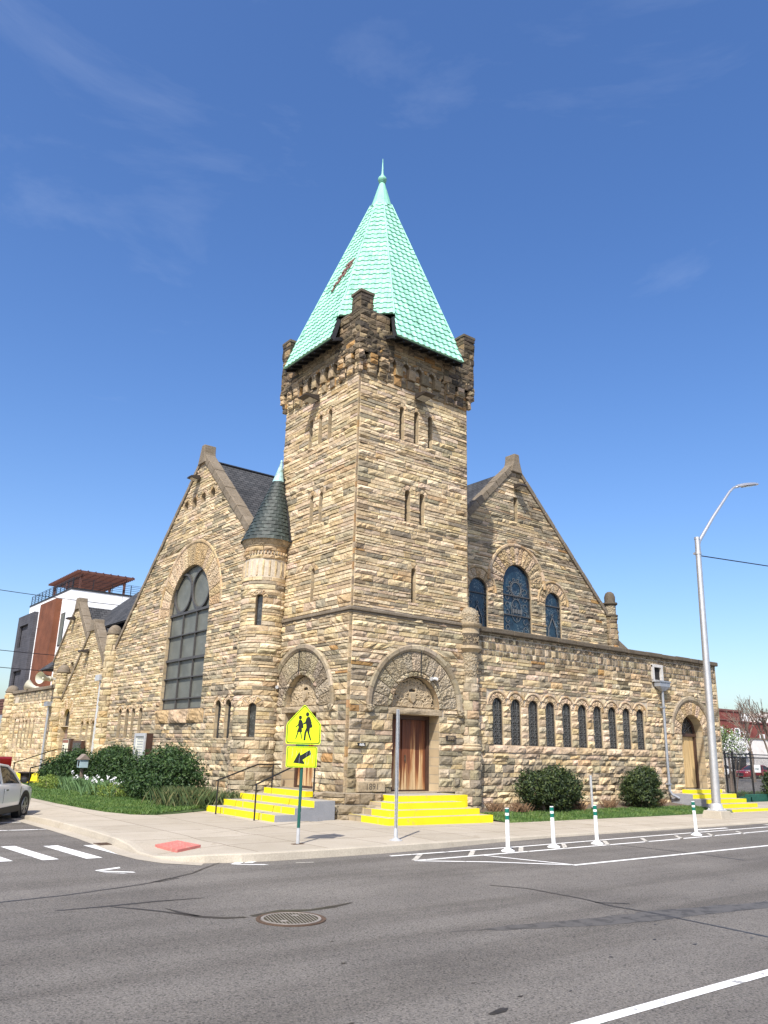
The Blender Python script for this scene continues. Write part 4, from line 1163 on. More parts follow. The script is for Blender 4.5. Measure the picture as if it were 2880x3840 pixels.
def raking_coping(mb, x0, z0, x1, z1, mpf, w_in, w_out, th=.24, seg=.85):
    n = max(1, int(round(np.hypot(x1 - x0, z1 - z0) / seg))); d = np.array([x1 - x0, z1 - z0]) / np.hypot(x1 - x0, z1 - z0)
    nn = np.array([-d[1], d[0]]);  nn = nn if nn[1] > 0 else -nn
    for i in range(n):
        a = np.array([x0, z0]) + d * (np.hypot(x1 - x0, z1 - z0) * i / n + .004); b = np.array([x0, z0]) + d * (np.hypot(x1 - x0, z1 - z0) * (i + 1) / n - .004)
        lo = -.06; q = [a + nn * lo, b + nn * lo, b + nn * (th + .012 * (i % 2)), a + nn * (th + .012 * (i % 2))]
        u = np.array([k[0] for k in q]); v = np.array([k[1] for k in q])
        mb.hexa(mpf(u, v, np.full(4, -w_in)).tolist(), mpf(u, v, np.full(4, w_out)).tolist())
cp = MB()
raking_coping(cp, NAX, NAZ - .02, TW + .03, NAZ - NS * 5.83, XN, .4, .10); raking_coping(cp, NAX, NAZ - .02, 17.1, NAZ - NS * 6.2, XN, .4, .10, .14)
q = [(NAX - .36, NAZ - .3), (NAX + .36, NAZ - .3), (NAX + .19, NAZ + .25), (NAX + .15, NAZ + .58), (NAX - .15, NAZ + .58), (NAX - .19, NAZ + .25)]
cp.hexa(XN(np.array([k[0] for k in q]), np.array([k[1] for k in q]), np.full(6, -.42)).tolist(), XN(np.array([k[0] for k in q]), np.array([k[1] for k in q]), np.full(6, .16)).tolist())
cp.build('coping', M['coping'], nave, bevel=.03)
# end pinnacle of the nave gable
st = rocky_column('n', 17.28, 2.95, .27, 6.3, 8.45, 'midsoot', 120, 400)
cn = st.build('gable_column', church); cc = MB()
cc.lathe([(.27, 8.42), (.34, 8.47), (.34, 8.53), (.27, 8.56)], (17.28, 2.95, 0), 20); cc.lathe([(.26, 8.56), (.26, 8.98)], (17.28, 2.95, 0), 20, mi=1)
cc.lathe([(.26, 8.98), (.35, 9.05), (.35, 9.12), (.25, 9.15), (.26, 9.4), (.2, 9.58), (.1, 9.66), (0, 9.68)], (17.28, 2.95, 0), 20)
cc.build('capital', [M['darkstone'], M['carvedgrey']], cn, smooth=True)
s = MB(); s.prism([(17.3, 6.2), (19.6, 6.2), (19.6, 6.5), (17.45, 7.6), (17.3, 7.6)], (0, 3.0, 0), (1, 0, 0), (0, 0, 1), (0, -1, 0), -.3, .06); s.build('ramped_coping', M['coping'], church, bevel=.03)

# ---- big gable on the side street
GY, GZ, GS = 12.2, 14.88, .925
XG = planar((0.0, 0, 0), (0, 1, 0), (0, 0, 1), (-1, 0, 0))
gw = dict(uc=12.38, r=2.08, v0=3.55, vs=7.72, ro=3.2, d=.2)
gops = [gw] + [arch(y, .235, 2.37, 3.80, .42, .2) for y in (7.86, 8.71)] + [arch(y, .21, 2.34, 3.72, .38, .2) for y in (16.59, 17.50, 18.29, 19.23)] + [arch(y, .24, 12.62, 13.08, .42, .35) for y in (10.93, 11.87, 12.81, 13.70)]
ge = lambda v: (max(TD, GY - (GZ - v) / GS), min(20.9, GY + (GZ - v) / GS))
st = Stones()
sheet(st, XG, [(TD, 0), (20.9, 0), (20.9, GZ - GS * 8.7), (GY, GZ), (TD, GZ - GS * 7.35)], gops, .42)
sillx = rect(9.9, 14.8, 2.95, 3.55)
def tone_g(u, v): return 'low' if rng.rand() < (.38 if v > 3 else .65) else 'buff'
lay(st, XG, ge, G, 2.3, gops, h_low, pal=tone_g, bulge=.06, lmin=.3, lmax=.9, split=.1)
lay(st, XG, ge, 2.3, 14.75, gops + [sillx], h_mixed, pal=tone_g, bulge=.048)
ring(st, XG, 12.38, 7.72, 2.08, 3.06, 21, 'ring', .03, .02, mi=2, rough=2.2); hood(st, XG, 12.38, 7.72, 3.06, 3.22, 19, 'ring', out=.07)
for op in gops[1:7]: ring(st, XG, op['uc'], op['vs'], op['r'], op['ro'], 5, 'pink', .03, .01, mi=2, rough=2, ny=3)
for op in gops[7:]: ring(st, XG, op['uc'], op['vs'], op['r'], op['ro'], 5, 'ring', .03, .01, mi=2, rough=2, ny=3)
for a, b in ((9.95, 11.4), (11.4, 13.2), (13.2, 14.75)): st.add(a + .01, b - .01, a + .01, b - .01, 2.97, 3.54, XG, pick('ring') * .85, .2, .02, nx=14, ny=7, rough=.5)
gable = st.build('street_gable_wall', church)
def gbars(f):
    z = (4.0, 4.88, 5.68, 6.75, 7.72)
    for k, zz in enumerate(z): mbar(f, XG, (10.3, zz), (14.46, zz), -.14, .11 if k in (2, 4) else .05, .08)
    for yy in (11.68, 13.05): mbar(f, XG, (yy, 3.55), (yy, 7.72), -.145, .06, .07)
    for yy in (11.46, 13.30): arcbar(f, XG, yy, 8.66, .86, -.14, w=.09, t=.08, n=36)
window(church, XG, gw, .18, M['glass_grey'], gbars, .10)
for op in gops[1:7]: window(church, XG, op, .17, M['glass_dark'], frame_w=.035)
for op in gops[7:]: window(church, XG, op, .25, M['glass_dark'], frame_w=.03)
cp = MB()
raking_coping(cp, GY, GZ - .02, 6.1, GZ - GS * 6.1, XG, .42, .10, .26, .8); raking_coping(cp, GY, GZ - .02, 21.0, GZ - GS * 8.8, XG, .42, .10, .15)
q = [(GY - .40, GZ - .32), (GY + .40, GZ - .32), (GY + .22, GZ + .2), (GY + .10, GZ + .58), (GY - .20, GZ + .58), (GY - .23, GZ + .2)]
cp.hexa(XG(np.array([k[0] for k in q]), np.array([k[1] for k in q]), np.full(6, -.44)).tolist(), XG(np.array([k[0] for k in q]), np.array([k[1] for k in q]), np.full(6, .14)).tolist())
cp.build('coping', M['coping'], gable, bevel=.03)

# ---- roofs
def slab(name, pts, mat, th=.12, parent=None):
    n = (Vector(pts[1]) - Vector(pts[0])).cross(Vector(pts[2]) - Vector(pts[0])).normalized()
    if n.z < 0: n = -n
    m = MB(); m.hexa([Vector(p) - n * th for p in pts], pts); return m.build(name, mat, parent or church)
rz = GZ - .12
slab('roof', [(.3, GY, rz), (10.9, GY, rz), (10.9, 4.9, rz - .95 * 7.3), (.3, 4.9, rz - .95 * 7.3)], M['shingle_x'])
slab('roof', [(.3, GY, rz), (10.9, GY, rz), (10.9, 20.8, rz - GS * 8.6), (.3, 20.8, rz - GS * 8.6)], M['shingle_x'])
rb = MB(); rb.tube([(.4, GY, rz + .02), (11, GY, rz + .02)], .07, 6); rb.build('ridge_cap', M['flash'], church)
nz = NAZ - .1; NY = 25.0
slab('roof', [(NAX, 3.3, nz), (NAX, NY, nz), (2.4, NY + 8.5, nz - .97 * 8.5), (2.4, 4.9, nz - .97 * 8.5), (TW, 4.9, nz - NS * 5.85), (TW, 3.3, nz - NS * 5.85)], M['shingle_y'])
slab('roof', [(NAX, 3.3, nz), (NAX, NY, nz), (19.4, NY + 8.5, nz - .97 * 8.5), (19.4, 8, nz - .97 * 8.5), (17.0, 3.3, nz - NS * 6.1)], M['shingle_y'])
slab('roof', [(NAX, NY, nz), (2.4, NY + 8.5, nz - .97 * 8.5), (19.4, NY + 8.5, nz - .97 * 8.5)], M['shingle_x'])
slab('roof', [(1.5, 33.35, 8.85), (1.5, 16, 8.85), (7.05, 16, 14.4), (7.05, 27.8, 14.4)], M['shingle_y'])
slab('roof', [(1.5, 33.35, 8.85), (7.05, 27.8, 14.4), (14.5, 27.8, 14.4), (14.5, 33.35, 8.85)], M['shingle_x'])
bw = MB(); bw.box(3.0, 18.9, 6, NY + 7.5, 0, 6.4); bw.build('rear_wall', M['backwall'], church)

# ---- stair turret in the angle
tc = (-.486, 4.79); TR_ = .78
def zt(z): return 2.05 + (z - 2.05) * .967
A0 = 75; tmp = cylmap(tc[0], tc[1], TR_, radians(A0), 1)
TWd = TR_ * radians(250)
def ua(deg): return TR_ * radians(deg - A0)
tops = [arch(ua(229), .115, zt(6.29), zt(7.42), .30), arch(ua(230), .13, 2.40, zt(3.55), .40)]
st = Stones()
ue = sorted({0, TWd} | {i * TWd / 22 for i in range(23)} | {t['uc'] - t['r'] for t in tops} | {t['uc'] + t['r'] for t in tops})
ve = [0.0] + [v for t in sorted(tops, key=lambda t: t['v0']) for v in (t['v0'], t['vs'] + t['r'])] + [zt(9.3)]
for i in range(len(ue) - 1):
    for j in range(len(ve) - 1):
        um, vm = (ue[i] + ue[i + 1]) / 2, (ve[j] + ve[j + 1]) / 2
        inside = any(abs(um - t['uc']) < t['r'] and t['v0'] < vm < t['vs'] + t['r'] for t in tops)
        if not inside:
            st.raw(tmp(np.array([ue[i], ue[i + 1], ue[i + 1], ue[i]]), np.array([ve[j], ve[j], ve[j + 1], ve[j + 1]]), np.zeros(4)), [(0, 1, 2, 3)], (.4, .35, .28), 0)
for t in tops:
    u0, u1, v0, v1 = t['uc'] - t['r'], t['uc'] + t['r'], t['v0'], t['vs'] + t['r']
    P = tmp(np.array([u0, u1, u1, u0] * 2), np.array([v0, v0, v1, v1] * 2), np.array([.015] * 4 + [-.3] * 4))
    st.raw(P, [(0, 1, 5, 4), (1, 2, 6, 5), (2, 3, 7, 6), (3, 0, 4, 7)], (.36, .3, .22), 3)
tex = lambda v: (0, TWd)
lay(st, tmp, tex, G, 2.3, tops, h_low, pal=tone_g, bulge=.06, lmin=.3, lmax=.8, split=.1)
lay(st, tmp, tex, 2.3, zt(8.08), tops, h_mixed, pal=tone_g, bulge=.045)
lay(st, tmp, tex, zt(8.76), zt(8.93), [], lambda: .17, pal='ring', bulge=.05, lmin=.3, lmax=.6)
lay(st, tmp, tex, zt(9.06), zt(9.24), [], lambda: .18, pal='ring', bulge=.05, lmin=.3, lmax=.6)
for t in tops:
    mpp = polar(tmp, t['uc'], t['vs'])
    ring(st, tmp, t['uc'], t['vs'], t['r'], t['ro'], 5, 'ring', .045, .0, mi=2, rough=2, ny=3)
n = 15
for i in range(n):   # fluted frieze
    c = TWd * (i + .5) / n
    st.add(c - .04, c + .04, c - .04, c + .04, zt(8.12), zt(8.70), tmp, pick('buff') * .92, .05, .0, nx=3, ny=5)
for i in range(30):  # dentils
    c = TWd * (i + .5) / 30
    st.add(c - .03, c + .03, c - .03, c + .03, zt(8.94), zt(9.05), tmp, pick('ring'), .11, .03, nx=2, ny=2, flat=True)
tur = st.build('stair_turret', church)
for t in tops: window(tur, tmp, t, .2, M['glass_dark'], frame_w=.025)
cc = MB(); cc.lathe([(.79, zt(9.22)), (.84, zt(9.26)), (.82, zt(9.30)), (.89, zt(9.40)), (.93, zt(9.50)), (.95, zt(9.53)), (.85, zt(9.56))], (*tc, 0), 40, mi=0)
for k in range(90):
    t = 2 * pi * rr2.random(); z = zt(rr2.uniform(9.28, 9.46)); r = .835 + (z - zt(9.28)) * .55
    pts = [(tc[0] + (r + .01) * cos(t + .05 * cos(a) * (1 - a / 6)), tc[1] + (r + .01) * sin(t + .05 * cos(a) * (1 - a / 6)), z + .04 * sin(a) * (1 - a / 6)) for a in np.linspace(0, 4.5, 8)]
    cc.tube(pts, .012, 4)
cc.build('cornice', M['smooth'], tur, smooth=True)
cone = MB(); prev = None; rows = 17; ZE, ZT = zt(9.5), zt(12.08)
AX = (.27, -.15)
def ctr(z):
    q = max(0, (z - ZE) / (zt(12.9) - ZE)); return tc[0] + AX[0] * q, tc[1] + AX[1] * q
def rcone(z):
    t = (z - ZE) / (ZT - ZE); return .96 * (1 - t) + .17 * t + .06 * max(0, .25 - t) * 1.2
for k in range(rows):
    z0 = ZE + (ZT - ZE) * k / rows; z1 = ZE + (ZT - ZE) * (k + 1) / rows
    base = len(cone.v); n = 20
    for (z, dr) in ((z0, -.02), (z0 - .012, .022), (z1, .004)):
        for i in range(n * 2):
            t = 2 * pi * (i // 2 + (i % 2) * .97 + .5 * (k % 2)) / n
            j = rr2.uniform(-.005, .007) if i % 2 == 0 else j
            r = rcone(z) + dr + (j if dr > 0 else 0); c_ = ctr(z); cone.v.append((c_[0] + r * cos(t), c_[1] + r * sin(t), z)); cone.c.append(None)
    for a in range(2):
        for i in range(2 * n): i2 = (i + 1) % (2 * n); cone.f.append((base + a * 2 * n + i, base + a * 2 * n + i2, base + (a + 1) * 2 * n + i2, base + (a + 1) * 2 * n + i)); cone.m.append(0)
cr = cone.build('turret_roof', M['slate'], tur)
f = MB()
for (ra, za), (rb_, zb_) in zip(((.225, 12.0), (.20, 12.10), (.13, 12.40), (.065, 12.68), (.035, 12.84), (.05, 12.86)), ((.20, 12.10), (.13, 12.40), (.065, 12.68), (.035, 12.84), (.05, 12.86), (.03, 12.93))):
    k = 16; base = len(f.v)
    for r, z in ((ra, zt(za)), (rb_, zt(zb_))):
        c_ = ctr(z)
        for i in range(k): f.v.append((c_[0] + r * cos(2 * pi * i / k), c_[1] + r * sin(2 * pi * i / k), z)); f.c.append(None)
    for i in range(k): f.f.append((base + i, base + (i + 1) % k, base + k + (i + 1) % k, base + k + i)); f.m.append(0)
f.build('cap', M['verdigris'], cr, smooth=True, angle=60)
# black flashing where the cone meets the tower face
f = MB(); zz = np.linspace(ZE - .02, zt(12.2), 9); pr = []
for z in zz:
    c_ = ctr(z); r = rcone(min(z, ZT)) + .04; d_ = abs(c_[0] + .0); h = sqrt(max(.0004, r * r - min(d_, r * .98) ** 2)); pr.append((c_[1] - h, z))
for (y0, z0), (y1, z1) in zip(pr[:-1], pr[1:]):
    f.hexa([(-.10, y0 - .05, z0), (0, y0 - .05, z0), (0, y0 + .06, z0), (-.10, y0 + .06, z0)], [(-.10, y1 - .05, z1), (0, y1 - .05, z1), (0, y1 + .06, z1), (-.10, y1 + .06, z1)])
f.build('flashing', M['flash'], tur)

# ---- porch gable and the low street wing beyond it
def capped_column(name, cx, cy, r, h, rings, pal='yellow', dome=.45):
    st = rocky_column('k', cx, cy, r, 0.1, h - dome - .08, pal, 90, 300, lambda: rng.uniform(.22, .32))
    o = st.build(name, church); cc = MB()
    for z in rings:
        rg = MB(); rg.lathe([(r - .02, z), (r + .07, z + .03), (r + .07, z + .10), (r - .02, z + .13)], (cx, cy, 0), 20); rg.build('ring', M['coping'], o, smooth=True)
    for z in [h - dome - .08]: cc.lathe([(r - .02, z), (r + .07, z + .03), (r + .07, z + .10), (r - .02, z + .13)], (cx, cy, 0), 20)
    cc.lathe([(r + .03, h - dome)] + [((r + .03) * cos(t), h - dome + dome * sin(t)) for t in np.linspace(.15, pi / 2, 7)], (cx, cy, 0), 20)
    cc.build('cap', M['coping'], o, smooth=True, angle=50); return o
capped_column('buttress_column', -.05, 21.25, .34, 8.05, [4.72])
capped_column('buttress_column', -.05, 29.3, .34, 6.55, [4.55])
capped_column('buttress_column', -.05, 40.6, .40, 5.85, [])
pops = [rect(27.06, 28.46, .2, 2.95, .4), arch(27.65, .55, 3.0, 3.94, 1.15, .2)] + [arch(y, .2, 1.65, 3.22, .38, .2) for y in (23.02, 23.88, 24.77)] + [rect(25.1, 25.28, 5.0, 6.3, .3)]
PY, PZ = 24.85, 8.45
st = Stones()
sheet(st, XG, [(21.4, 0), (29.2, 0), (29.2, PZ - .96 * 4.35), (PY, PZ), (21.4, PZ - .96 * 3.45)], pops, .4)
pe = lambda v: (max(21.5, PY - (PZ - v) / .96), min(29.1, PY + (PZ - v) / .96))
def tone_p(u, v): return 'yellow' if rng.rand() < .75 else 'buff'
lay(st, XG, pe, G, 8.3, pops, h_mixed, pal=tone_p, lmin=.3, lmax=.9)
ring(st, XG, 27.65, 3.39, .55, 1.15, 11, 'ring', .03, .01, mi=2, rough=2)
for op in pops[2:5]: ring(st, XG, op['uc'], op['vs'], op['r'], op['ro'], 5, 'ring', .03, .01, mi=2, rough=2, ny=3)
porch = st.build('porch_wall', church)
for op in pops[1:5]: window(church, XG, op, .18, M['glass_dark'], frame_w=.035)
window(church, XG, pops[5], .25, M['void'], frame_w=.02)
d = MB(); mbar(d, XG, (27.76, .2), (27.76, 2.93), -.3, 1.38, .06); d.build('door', M['door_mauve'], church)
cp = MB(); raking_coping(cp, PY, PZ, 21.6, PZ - .96 * 3.25, XG, .42, .1, .30, .8); raking_coping(cp, PY, PZ, 29.15, PZ - .96 * 4.3, XG, .42, .1, .13)
q = [(PY - .45, PZ - .35), (PY + .45, PZ - .35), (PY + .28, PZ + .3), (PY - .28, PZ + .3)]
cp.hexa(XG(np.array([k[0] for k in q]), np.array([k[1] for k in q]), np.full(4, -.44)).tolist(), XG(np.array([k[0] for k in q]), np.array([k[1] for k in q]), np.full(4, .14)).tolist())
cp.build('coping', M['coping'], porch, bevel=.03)
slab('roof', [(.3, PY, PZ - .1), (5, PY, PZ - .1), (5, 21.0, PZ - .96 * 3.85 - .1), (.3, 21.0, PZ - .96 * 3.85 - .1)], M['shingle_x'])
slab('roof', [(.3, PY, PZ - .1), (5, PY, PZ - .1), (5, 29.2, PZ - .96 * 4.35 - .1), (.3, 29.2, PZ - .96 * 4.35 - .1)], M['shingle_x'])
# back gable
BX, BY, BZ = 1.0, 31.6, 10.6
XB = planar((BX, 0, 0), (0, 1, 0), (0, 0, 1), (-1, 0, 0))
bops = [rect(30.95, 31.65, 6.2, 6.9, .3), rect(32.4, 33.1, 6.2, 6.9, .3), rect(31.5, 31.66, 8.6, 9.7, .3)]
st = Stones(); sheet(st, XB, [(26.0, 4), (35.2, 4), (35.2, BZ - .93 * 3.6), (BY, BZ), (26.0, BZ - .93 * 5.6)], bops, .3)
lay(st, XB, lambda v: (max(26.2, BY - (BZ - v) / .93), min(35.1, BY + (BZ - v) / .93)), 5.0, 10.5, bops, h_mixed, pal=tone_p, lmin=.3, lmax=.9)
bg = st.build('rear_gable_wall', church)
for op in bops: window(church, XB, op, .25, M['void'], frame_w=.03)
cp = MB(); raking_coping(cp, BY, BZ, 26.2, BZ - .93 * 5.4, XB, .42, .1, .30, .8); raking_coping(cp, BY, BZ, 35.3, BZ - .93 * 3.7, XB, .42, .1, .13)
q = [(BY - .4, BZ - .35), (BY + .4, BZ - .35), (BY + .25, BZ + .4), (BY - .25, BZ + .4)]
cp.hexa(XB(np.array([k[0] for k in q]), np.array([k[1] for k in q]), np.full(4, -.44)).tolist(), XB(np.array([k[0] for k in q]), np.array([k[1] for k in q]), np.full(4, .14)).tolist())
cp.build('coping', M['coping'], bg, bevel=.03)
slab('roof', [(BX + .3, BY, BZ - .1), (9, BY, BZ - .1), (9, 26.0, BZ - .93 * 5.6 - .1), (BX + .3, 26.0, BZ - .93 * 5.6 - .1)], M['shingle_x'])
slab('roof', [(BX + .3, BY, BZ - .1), (9, BY, BZ - .1), (9, 36.0, BZ - .93 * 4.4 - .1), (BX + .3, 36.0, BZ - .93 * 4.4 - .1)], M['shingle_x'])
e = MB(); e.hexa([(.7, 35.3, 6.75), (.7, 37.7, 6.75), (4, 37.7, 6.75), (4, 35.3, 6.75)], [(1.6, 35.3, 7.75), (1.6, 35.9, 7.75), (4, 35.9, 7.75), (4, 35.3, 7.75)]); e.build('eaves_roof', M['shingle_y'], church)
e = MB(); e.tube([(.75, 37.0, 6.7), (.8, 36.8, 6.45), (1.2, 35.7, 6.2), (1.25, 35.6, 5.3)], .06, 8); e.build('gutter', M['bronze'], church)
wops2 = [arch(y, .17, 1.68, 3.45, .34, .18) for y in (34.22, 35.15, 35.95, 36.71, 37.61)] + [rect(38.62, 39.0, 1.61, 3.54, .2)]
st = Stones(); sheet(st, XG, [(29.6, 0), (40.6, 0), (40.6, 5.2), (29.6, 5.2)], wops2, .35)
lay(st, XG, lambda v: (29.7, 40.5), G, 4.6, wops2, lambda: rng.choice([.14, .2, .26, .3]), pal=lambda u, v: 'yellow' if rng.rand() < .35 else 'buff', lmin=.35, lmax=1.1)
lay(st, XG, lambda v: (29.7, 40.5), 4.6, 5.2, [rect(38.7, 39.7, 4.6, 5.0)], lambda: .2, lmin=.2, lmax=.28, pal='low', split=0, gap=.02)
for op in wops2[:5]: ring(st, XG, op['uc'], op['vs'], op['r'], op['ro'], 5, 'pink', .03, .01, mi=2, rough=2, ny=3)
fw = st.build('street_wing_wall', church)
cp = MB(); y = 29.7
while y < 40.6:
    w = min(rng.uniform(.7, 1.2), 40.6 - y); cp.box(-.14, 6, y + .004, y + w - .004, 5.22, 5.42 + rng.uniform(-.01, .01)); y += w
cp.build('coping', M['coping'], fw, bevel=.03)
for op in wops2: window(church, XG, op, .15, M['glass_dark'], frame_w=.03)
d = MB(); d.box(-.42, -.02, 30.4, 31.1, 4.15, 4.42); d.tube([(-.2, 30.75, 4.2), (-.2, 30.75, .5)], .075, 8); d.build('downspout', M['zinc'], church)
d = MB(); d.tube([(-.22, 21.95, 5.25), (-.22, 21.95, .4)], .085, 10); d.box(-.45, -.02, 21.62, 22.28, 5.2, 5.5); d.build('downspout', M['galv'], church)

# ---- painted entrance steps
def steps_mesh(boxes, parent_name='entrance_steps'):
    m = MB()
    for (x0, x1, y0, y1, z0, z1, faces) in boxes:
        m.box(x0, x1, y0, y1, z0, z1)
    return m
st_ = MB()
R = [(-.32, 3.62, -2.52, .315), (.04, 3.42, -2.16, .48), (.38, 3.19, -1.80, .645), (.95, 3.75, -1.30, .81)]
def painted(m, x0, x1, y0, y1, z0, z1, grey=False):
    vs = [(x0, y0, z0), (x1, y0, z0), (x1, y1, z0), (x0, y1, z0), (x0, y0, z1), (x1, y0, z1), (x1, y1, z1), (x0, y1, z1)]
    b = .055
    vt = [(x0, y0, z1), (x1, y0, z1), (x1, y1, z1), (x0, y1, z1), (x0 + b, y0 + b, z1 + .0), (x1 - b, y0 + b, z1), (x1 - b, y1, z1), (x0 + b, y1, z1)]
    ym = -1.28
    m.add(vs + [(x0, ym, z0), (x0, ym, z1)], [(0, 1, 5, 4), (1, 2, 6, 5), (8, 0, 4, 9), (2, 3, 7, 6)], 0); m.add(vs + [(x0, ym, z0), (x0, ym, z1)], [(3, 8, 9, 7)], 2 if y0 < -1.5 else 0)
    m.add(vt, [(0, 1, 5, 4), (1, 2, 6, 5), (3, 0, 4, 7)], 0); m.add(vt, [(4, 5, 6, 7)], 1)
for x0, x1, y0, z1 in R: painted(st_, x0, x1, y0, .0, .0, z1)
rs = st_.build('entrance_steps', [M['yellow'], M['tread'], M['jamb']], church)
st_ = MB()
def painted_w(m, x0, x1, y0, y1, z0, z1, side_mi=2):
    b = .055
    vs = [(x0, y0, z0), (x1, y0, z0), (x1, y1, z0), (x0, y1, z0), (x0, y0, z1), (x1, y0, z1), (x1, y1, z1), (x0, y1, z1)]
    m.add(vs, [(3, 0, 4, 7)], 0); m.add(vs, [(0, 1, 5, 4), (1, 2, 6, 5), (2, 3, 7, 6)], side_mi)
    vt = [(x0, y0, z1), (x0, y1, z1), (x0 + b, y1, z1), (x0 + b, y0, z1)]; m.add(vt, [(0, 3, 2, 1)], 0)
    m.add([(x0 + b, y0, z1), (x1, y0, z1), (x1, y1, z1), (x0 + b, y1, z1)], [(0, 1, 2, 3)], 1)
for x0, z1, y1 in ((-2.68, .32, 3.55), (-2.05, .49, 3.68), (-1.42, .66, 3.8)):
    painted_w(st_, x0, -.72, -.55 + (.0 if z1 < .4 else .002 * z1), 1.15, .0, z1); painted_w(st_, x0, -.1, 1.15, y1, .0, z1)
painted_w(st_, -.62, 0.0, 1.2, 3.7, .6, .83, 0)
for x0, z in ((-2.685, .16), (-2.055, .33), (-1.425, .5)):
    for y in (.15, 2.4): st_.box(x0 - .004, x0 + .01, y, y + .025, z + .005, z + .16, 1)
ls = st_.build('entrance_steps', [M['yellow'], M['tread'], M['greyconc']], church)
st_ = MB()
for x0, x1, y0, z1 in ((16.55, 19.45, -2.7, .19), (16.58, 19.55, -2.15, .34), (16.62, 19.7, -1.6, .49), (16.66, 20.0, -1.0, .65), (17.5, 19.9, -.42, .80)):
    vs = [(x0, y0, 0), (x1, y0, 0), (x1, 0, 0), (x0, 0, 0), (x0, y0, z1), (x1, y0, z1), (x1, 0, z1), (x0, 0, z1)]; b = .06
    st_.add(vs, [(0, 1, 5, 4), (1, 2, 6, 5)], 0); st_.add(vs, [(3, 0, 4, 7)], 2 if z1 < .7 else 0)
    st_.add([(x0, y0, z1), (x1, y0, z1), (x1, y0 + b, z1), (x0, y0 + b, z1)], [(0, 1, 2, 3)], 0); st_.add([(x0, y0 + b, z1), (x1, y0 + b, z1), (x1, 0, z1), (x0, 0, z1)], [(0, 1, 2, 3)], 1)
st_.build('entrance_steps', [M['yellow'], M['tread'], M['greyconc']], church)
# ================================================================== GROUND
def sheet_poly(name, pts, z, mat, kind='structure'):
    m = MB(); m.add([(x, y, z) for x, y in pts], [tuple(range(len(pts)))]); o = m.build(name, mat); o['kind'] = kind; return o
m = MB(); m.add([(-900, -900, -.35), (1400, -900, -.35), (1400, 1400, -.35), (-900, 1400, -.35)], [(0, 1, 2, 3)]); g = m.build('ground', M['footing']); g['kind'] = 'structure'
m = MB(); m.add([(-300, -300, 0), (500, -300, 0), (500, 2, 0), (-300, 2, 0)], [(0, 1, 2, 3)]); g = m.build('road', M['asphalt']); g['kind'] = 'structure'
m = MB(); m.add([(-40, 2, 0), (-2, 2, 0), (-2, 300, 0), (-40, 300, 0)], [(0, 1, 2, 3)]); g = m.build('side_road', M['asphalt']); g['kind'] = 'structure'

K = [(-7.75, 200, .15, .15), (-7.75, 13, .15, .15), (-7.75, 11, .04, .15), (-7.75, 5.2, .04, .15), (-7.74, 3.9, .13, .15), (-7.70, 2.4, .15, .15), (-7.66, 1.0, .15, .15), (-7.66, -1.1, .15, .15), (-7.74, -2.7, .15, .15),
     (-7.80, -3.5, .12, .15), (-7.84, -4.1, .05, .13), (-7.80, -4.8, .04, .13), (-7.62, -5.4, .08, .15), (-7.25, -5.85, .14, .15), (-6.6, -6.08, .15, .15), (-5.8, -6.15, .15, .15), (-4.8, -6.18, .15, .15), (-3.3, -6.17, .15, .15), (-1.5, -6.02, .13, .15), (.5, -5.72, .095, .14),
     (2.5, -5.55, .07, .13), (5, -5.48, .06, .12), (10, -5.46, .06, .12), (15, -5.46, .06, .12), (20, -5.46, .06, .10), (30, -5.46, .06, .09), (60, -5.46, .06, .09), (300, -5.46, .06, .09)]
def inward(i):
    a = Vector(K[max(0, i - 1)][:2]); b = Vector(K[min(len(K) - 1, i + 1)][:2]); d = (b - a).normalized(); return Vector((-d.y, d.x))
kb = MB(); n = len(K)
vs = []
for i, (x, y, z, zi) in enumerate(K):
    p = Vector((x, y)); nn = inward(i)
    q = p - nn * .03; r = p + nn * .15
    vs += [(q.x, q.y, -.05), (p.x, p.y, z - .02), (p.x + nn.x * .02, p.y + nn.y * .02, z), (r.x, r.y, z + .004)]
kb.add(vs, [(4 * i + j, 4 * (i + 1) + j, 4 * (i + 1) + j + 1, 4 * i + j + 1) for i in range(n - 1) for j in range(3)])
o = kb.build('kerb', M['kerb']); o['kind'] = 'structure'
sw = MB(); vs = []
for i, (x, y, z, zi) in enumerate(K):
    p = Vector((x, y)); nn = inward(i); r = p + nn * .151; w = p + nn * 1.5
    if y > 0 and x < -7: inn = (.4, y)
    elif x > 3: inn = (x, 1.2)
    else: inn = (max(.4, min(x, 3)), .4)
    w = r.lerp(Vector(inn), .17)
    vs += [(r.x, r.y, z + .004), (w.x, w.y, z + (zi - z) * .55 if x > 0 else zi), (inn[0], inn[1], zi)]
sw.add(vs, [f for i in range(n - 1) for f in ((3 * i, 3 * i + 3, 3 * i + 4, 3 * i + 1), (3 * i + 1, 3 * i + 4, 3 * i + 5, 3 * i + 2))])
o = sw.build('sidewalk', M['concrete']); o['kind'] = 'structure'
gt = MB(); vs = []
for i in range(2, 14):
    x, y = K[i][:2]; nn = inward(i); vs += [(x - nn.x * .03, y - nn.y * .03, .006), (x - nn.x * .36, y - nn.y * .36, .006)]
gt.add(vs, [(2 * i, 2 * i + 2, 2 * i + 3, 2 * i + 1) for i in range(len(vs) // 2 - 1)]); o = gt.build('gutter', M['kerb']); o['kind'] = 'structure'
pad = MB(); q = [(-7.36, -3.80), (-6.80, -3.62), (-6.72, -4.56), (-7.32, -4.80)]
pad.hexa([(x, y, .06) for x, y in q], [(q[0][0], q[0][1], .125), (q[1][0], q[1][1], .162), (q[2][0], q[2][1], .162), (q[3][0], q[3][1], .125)])
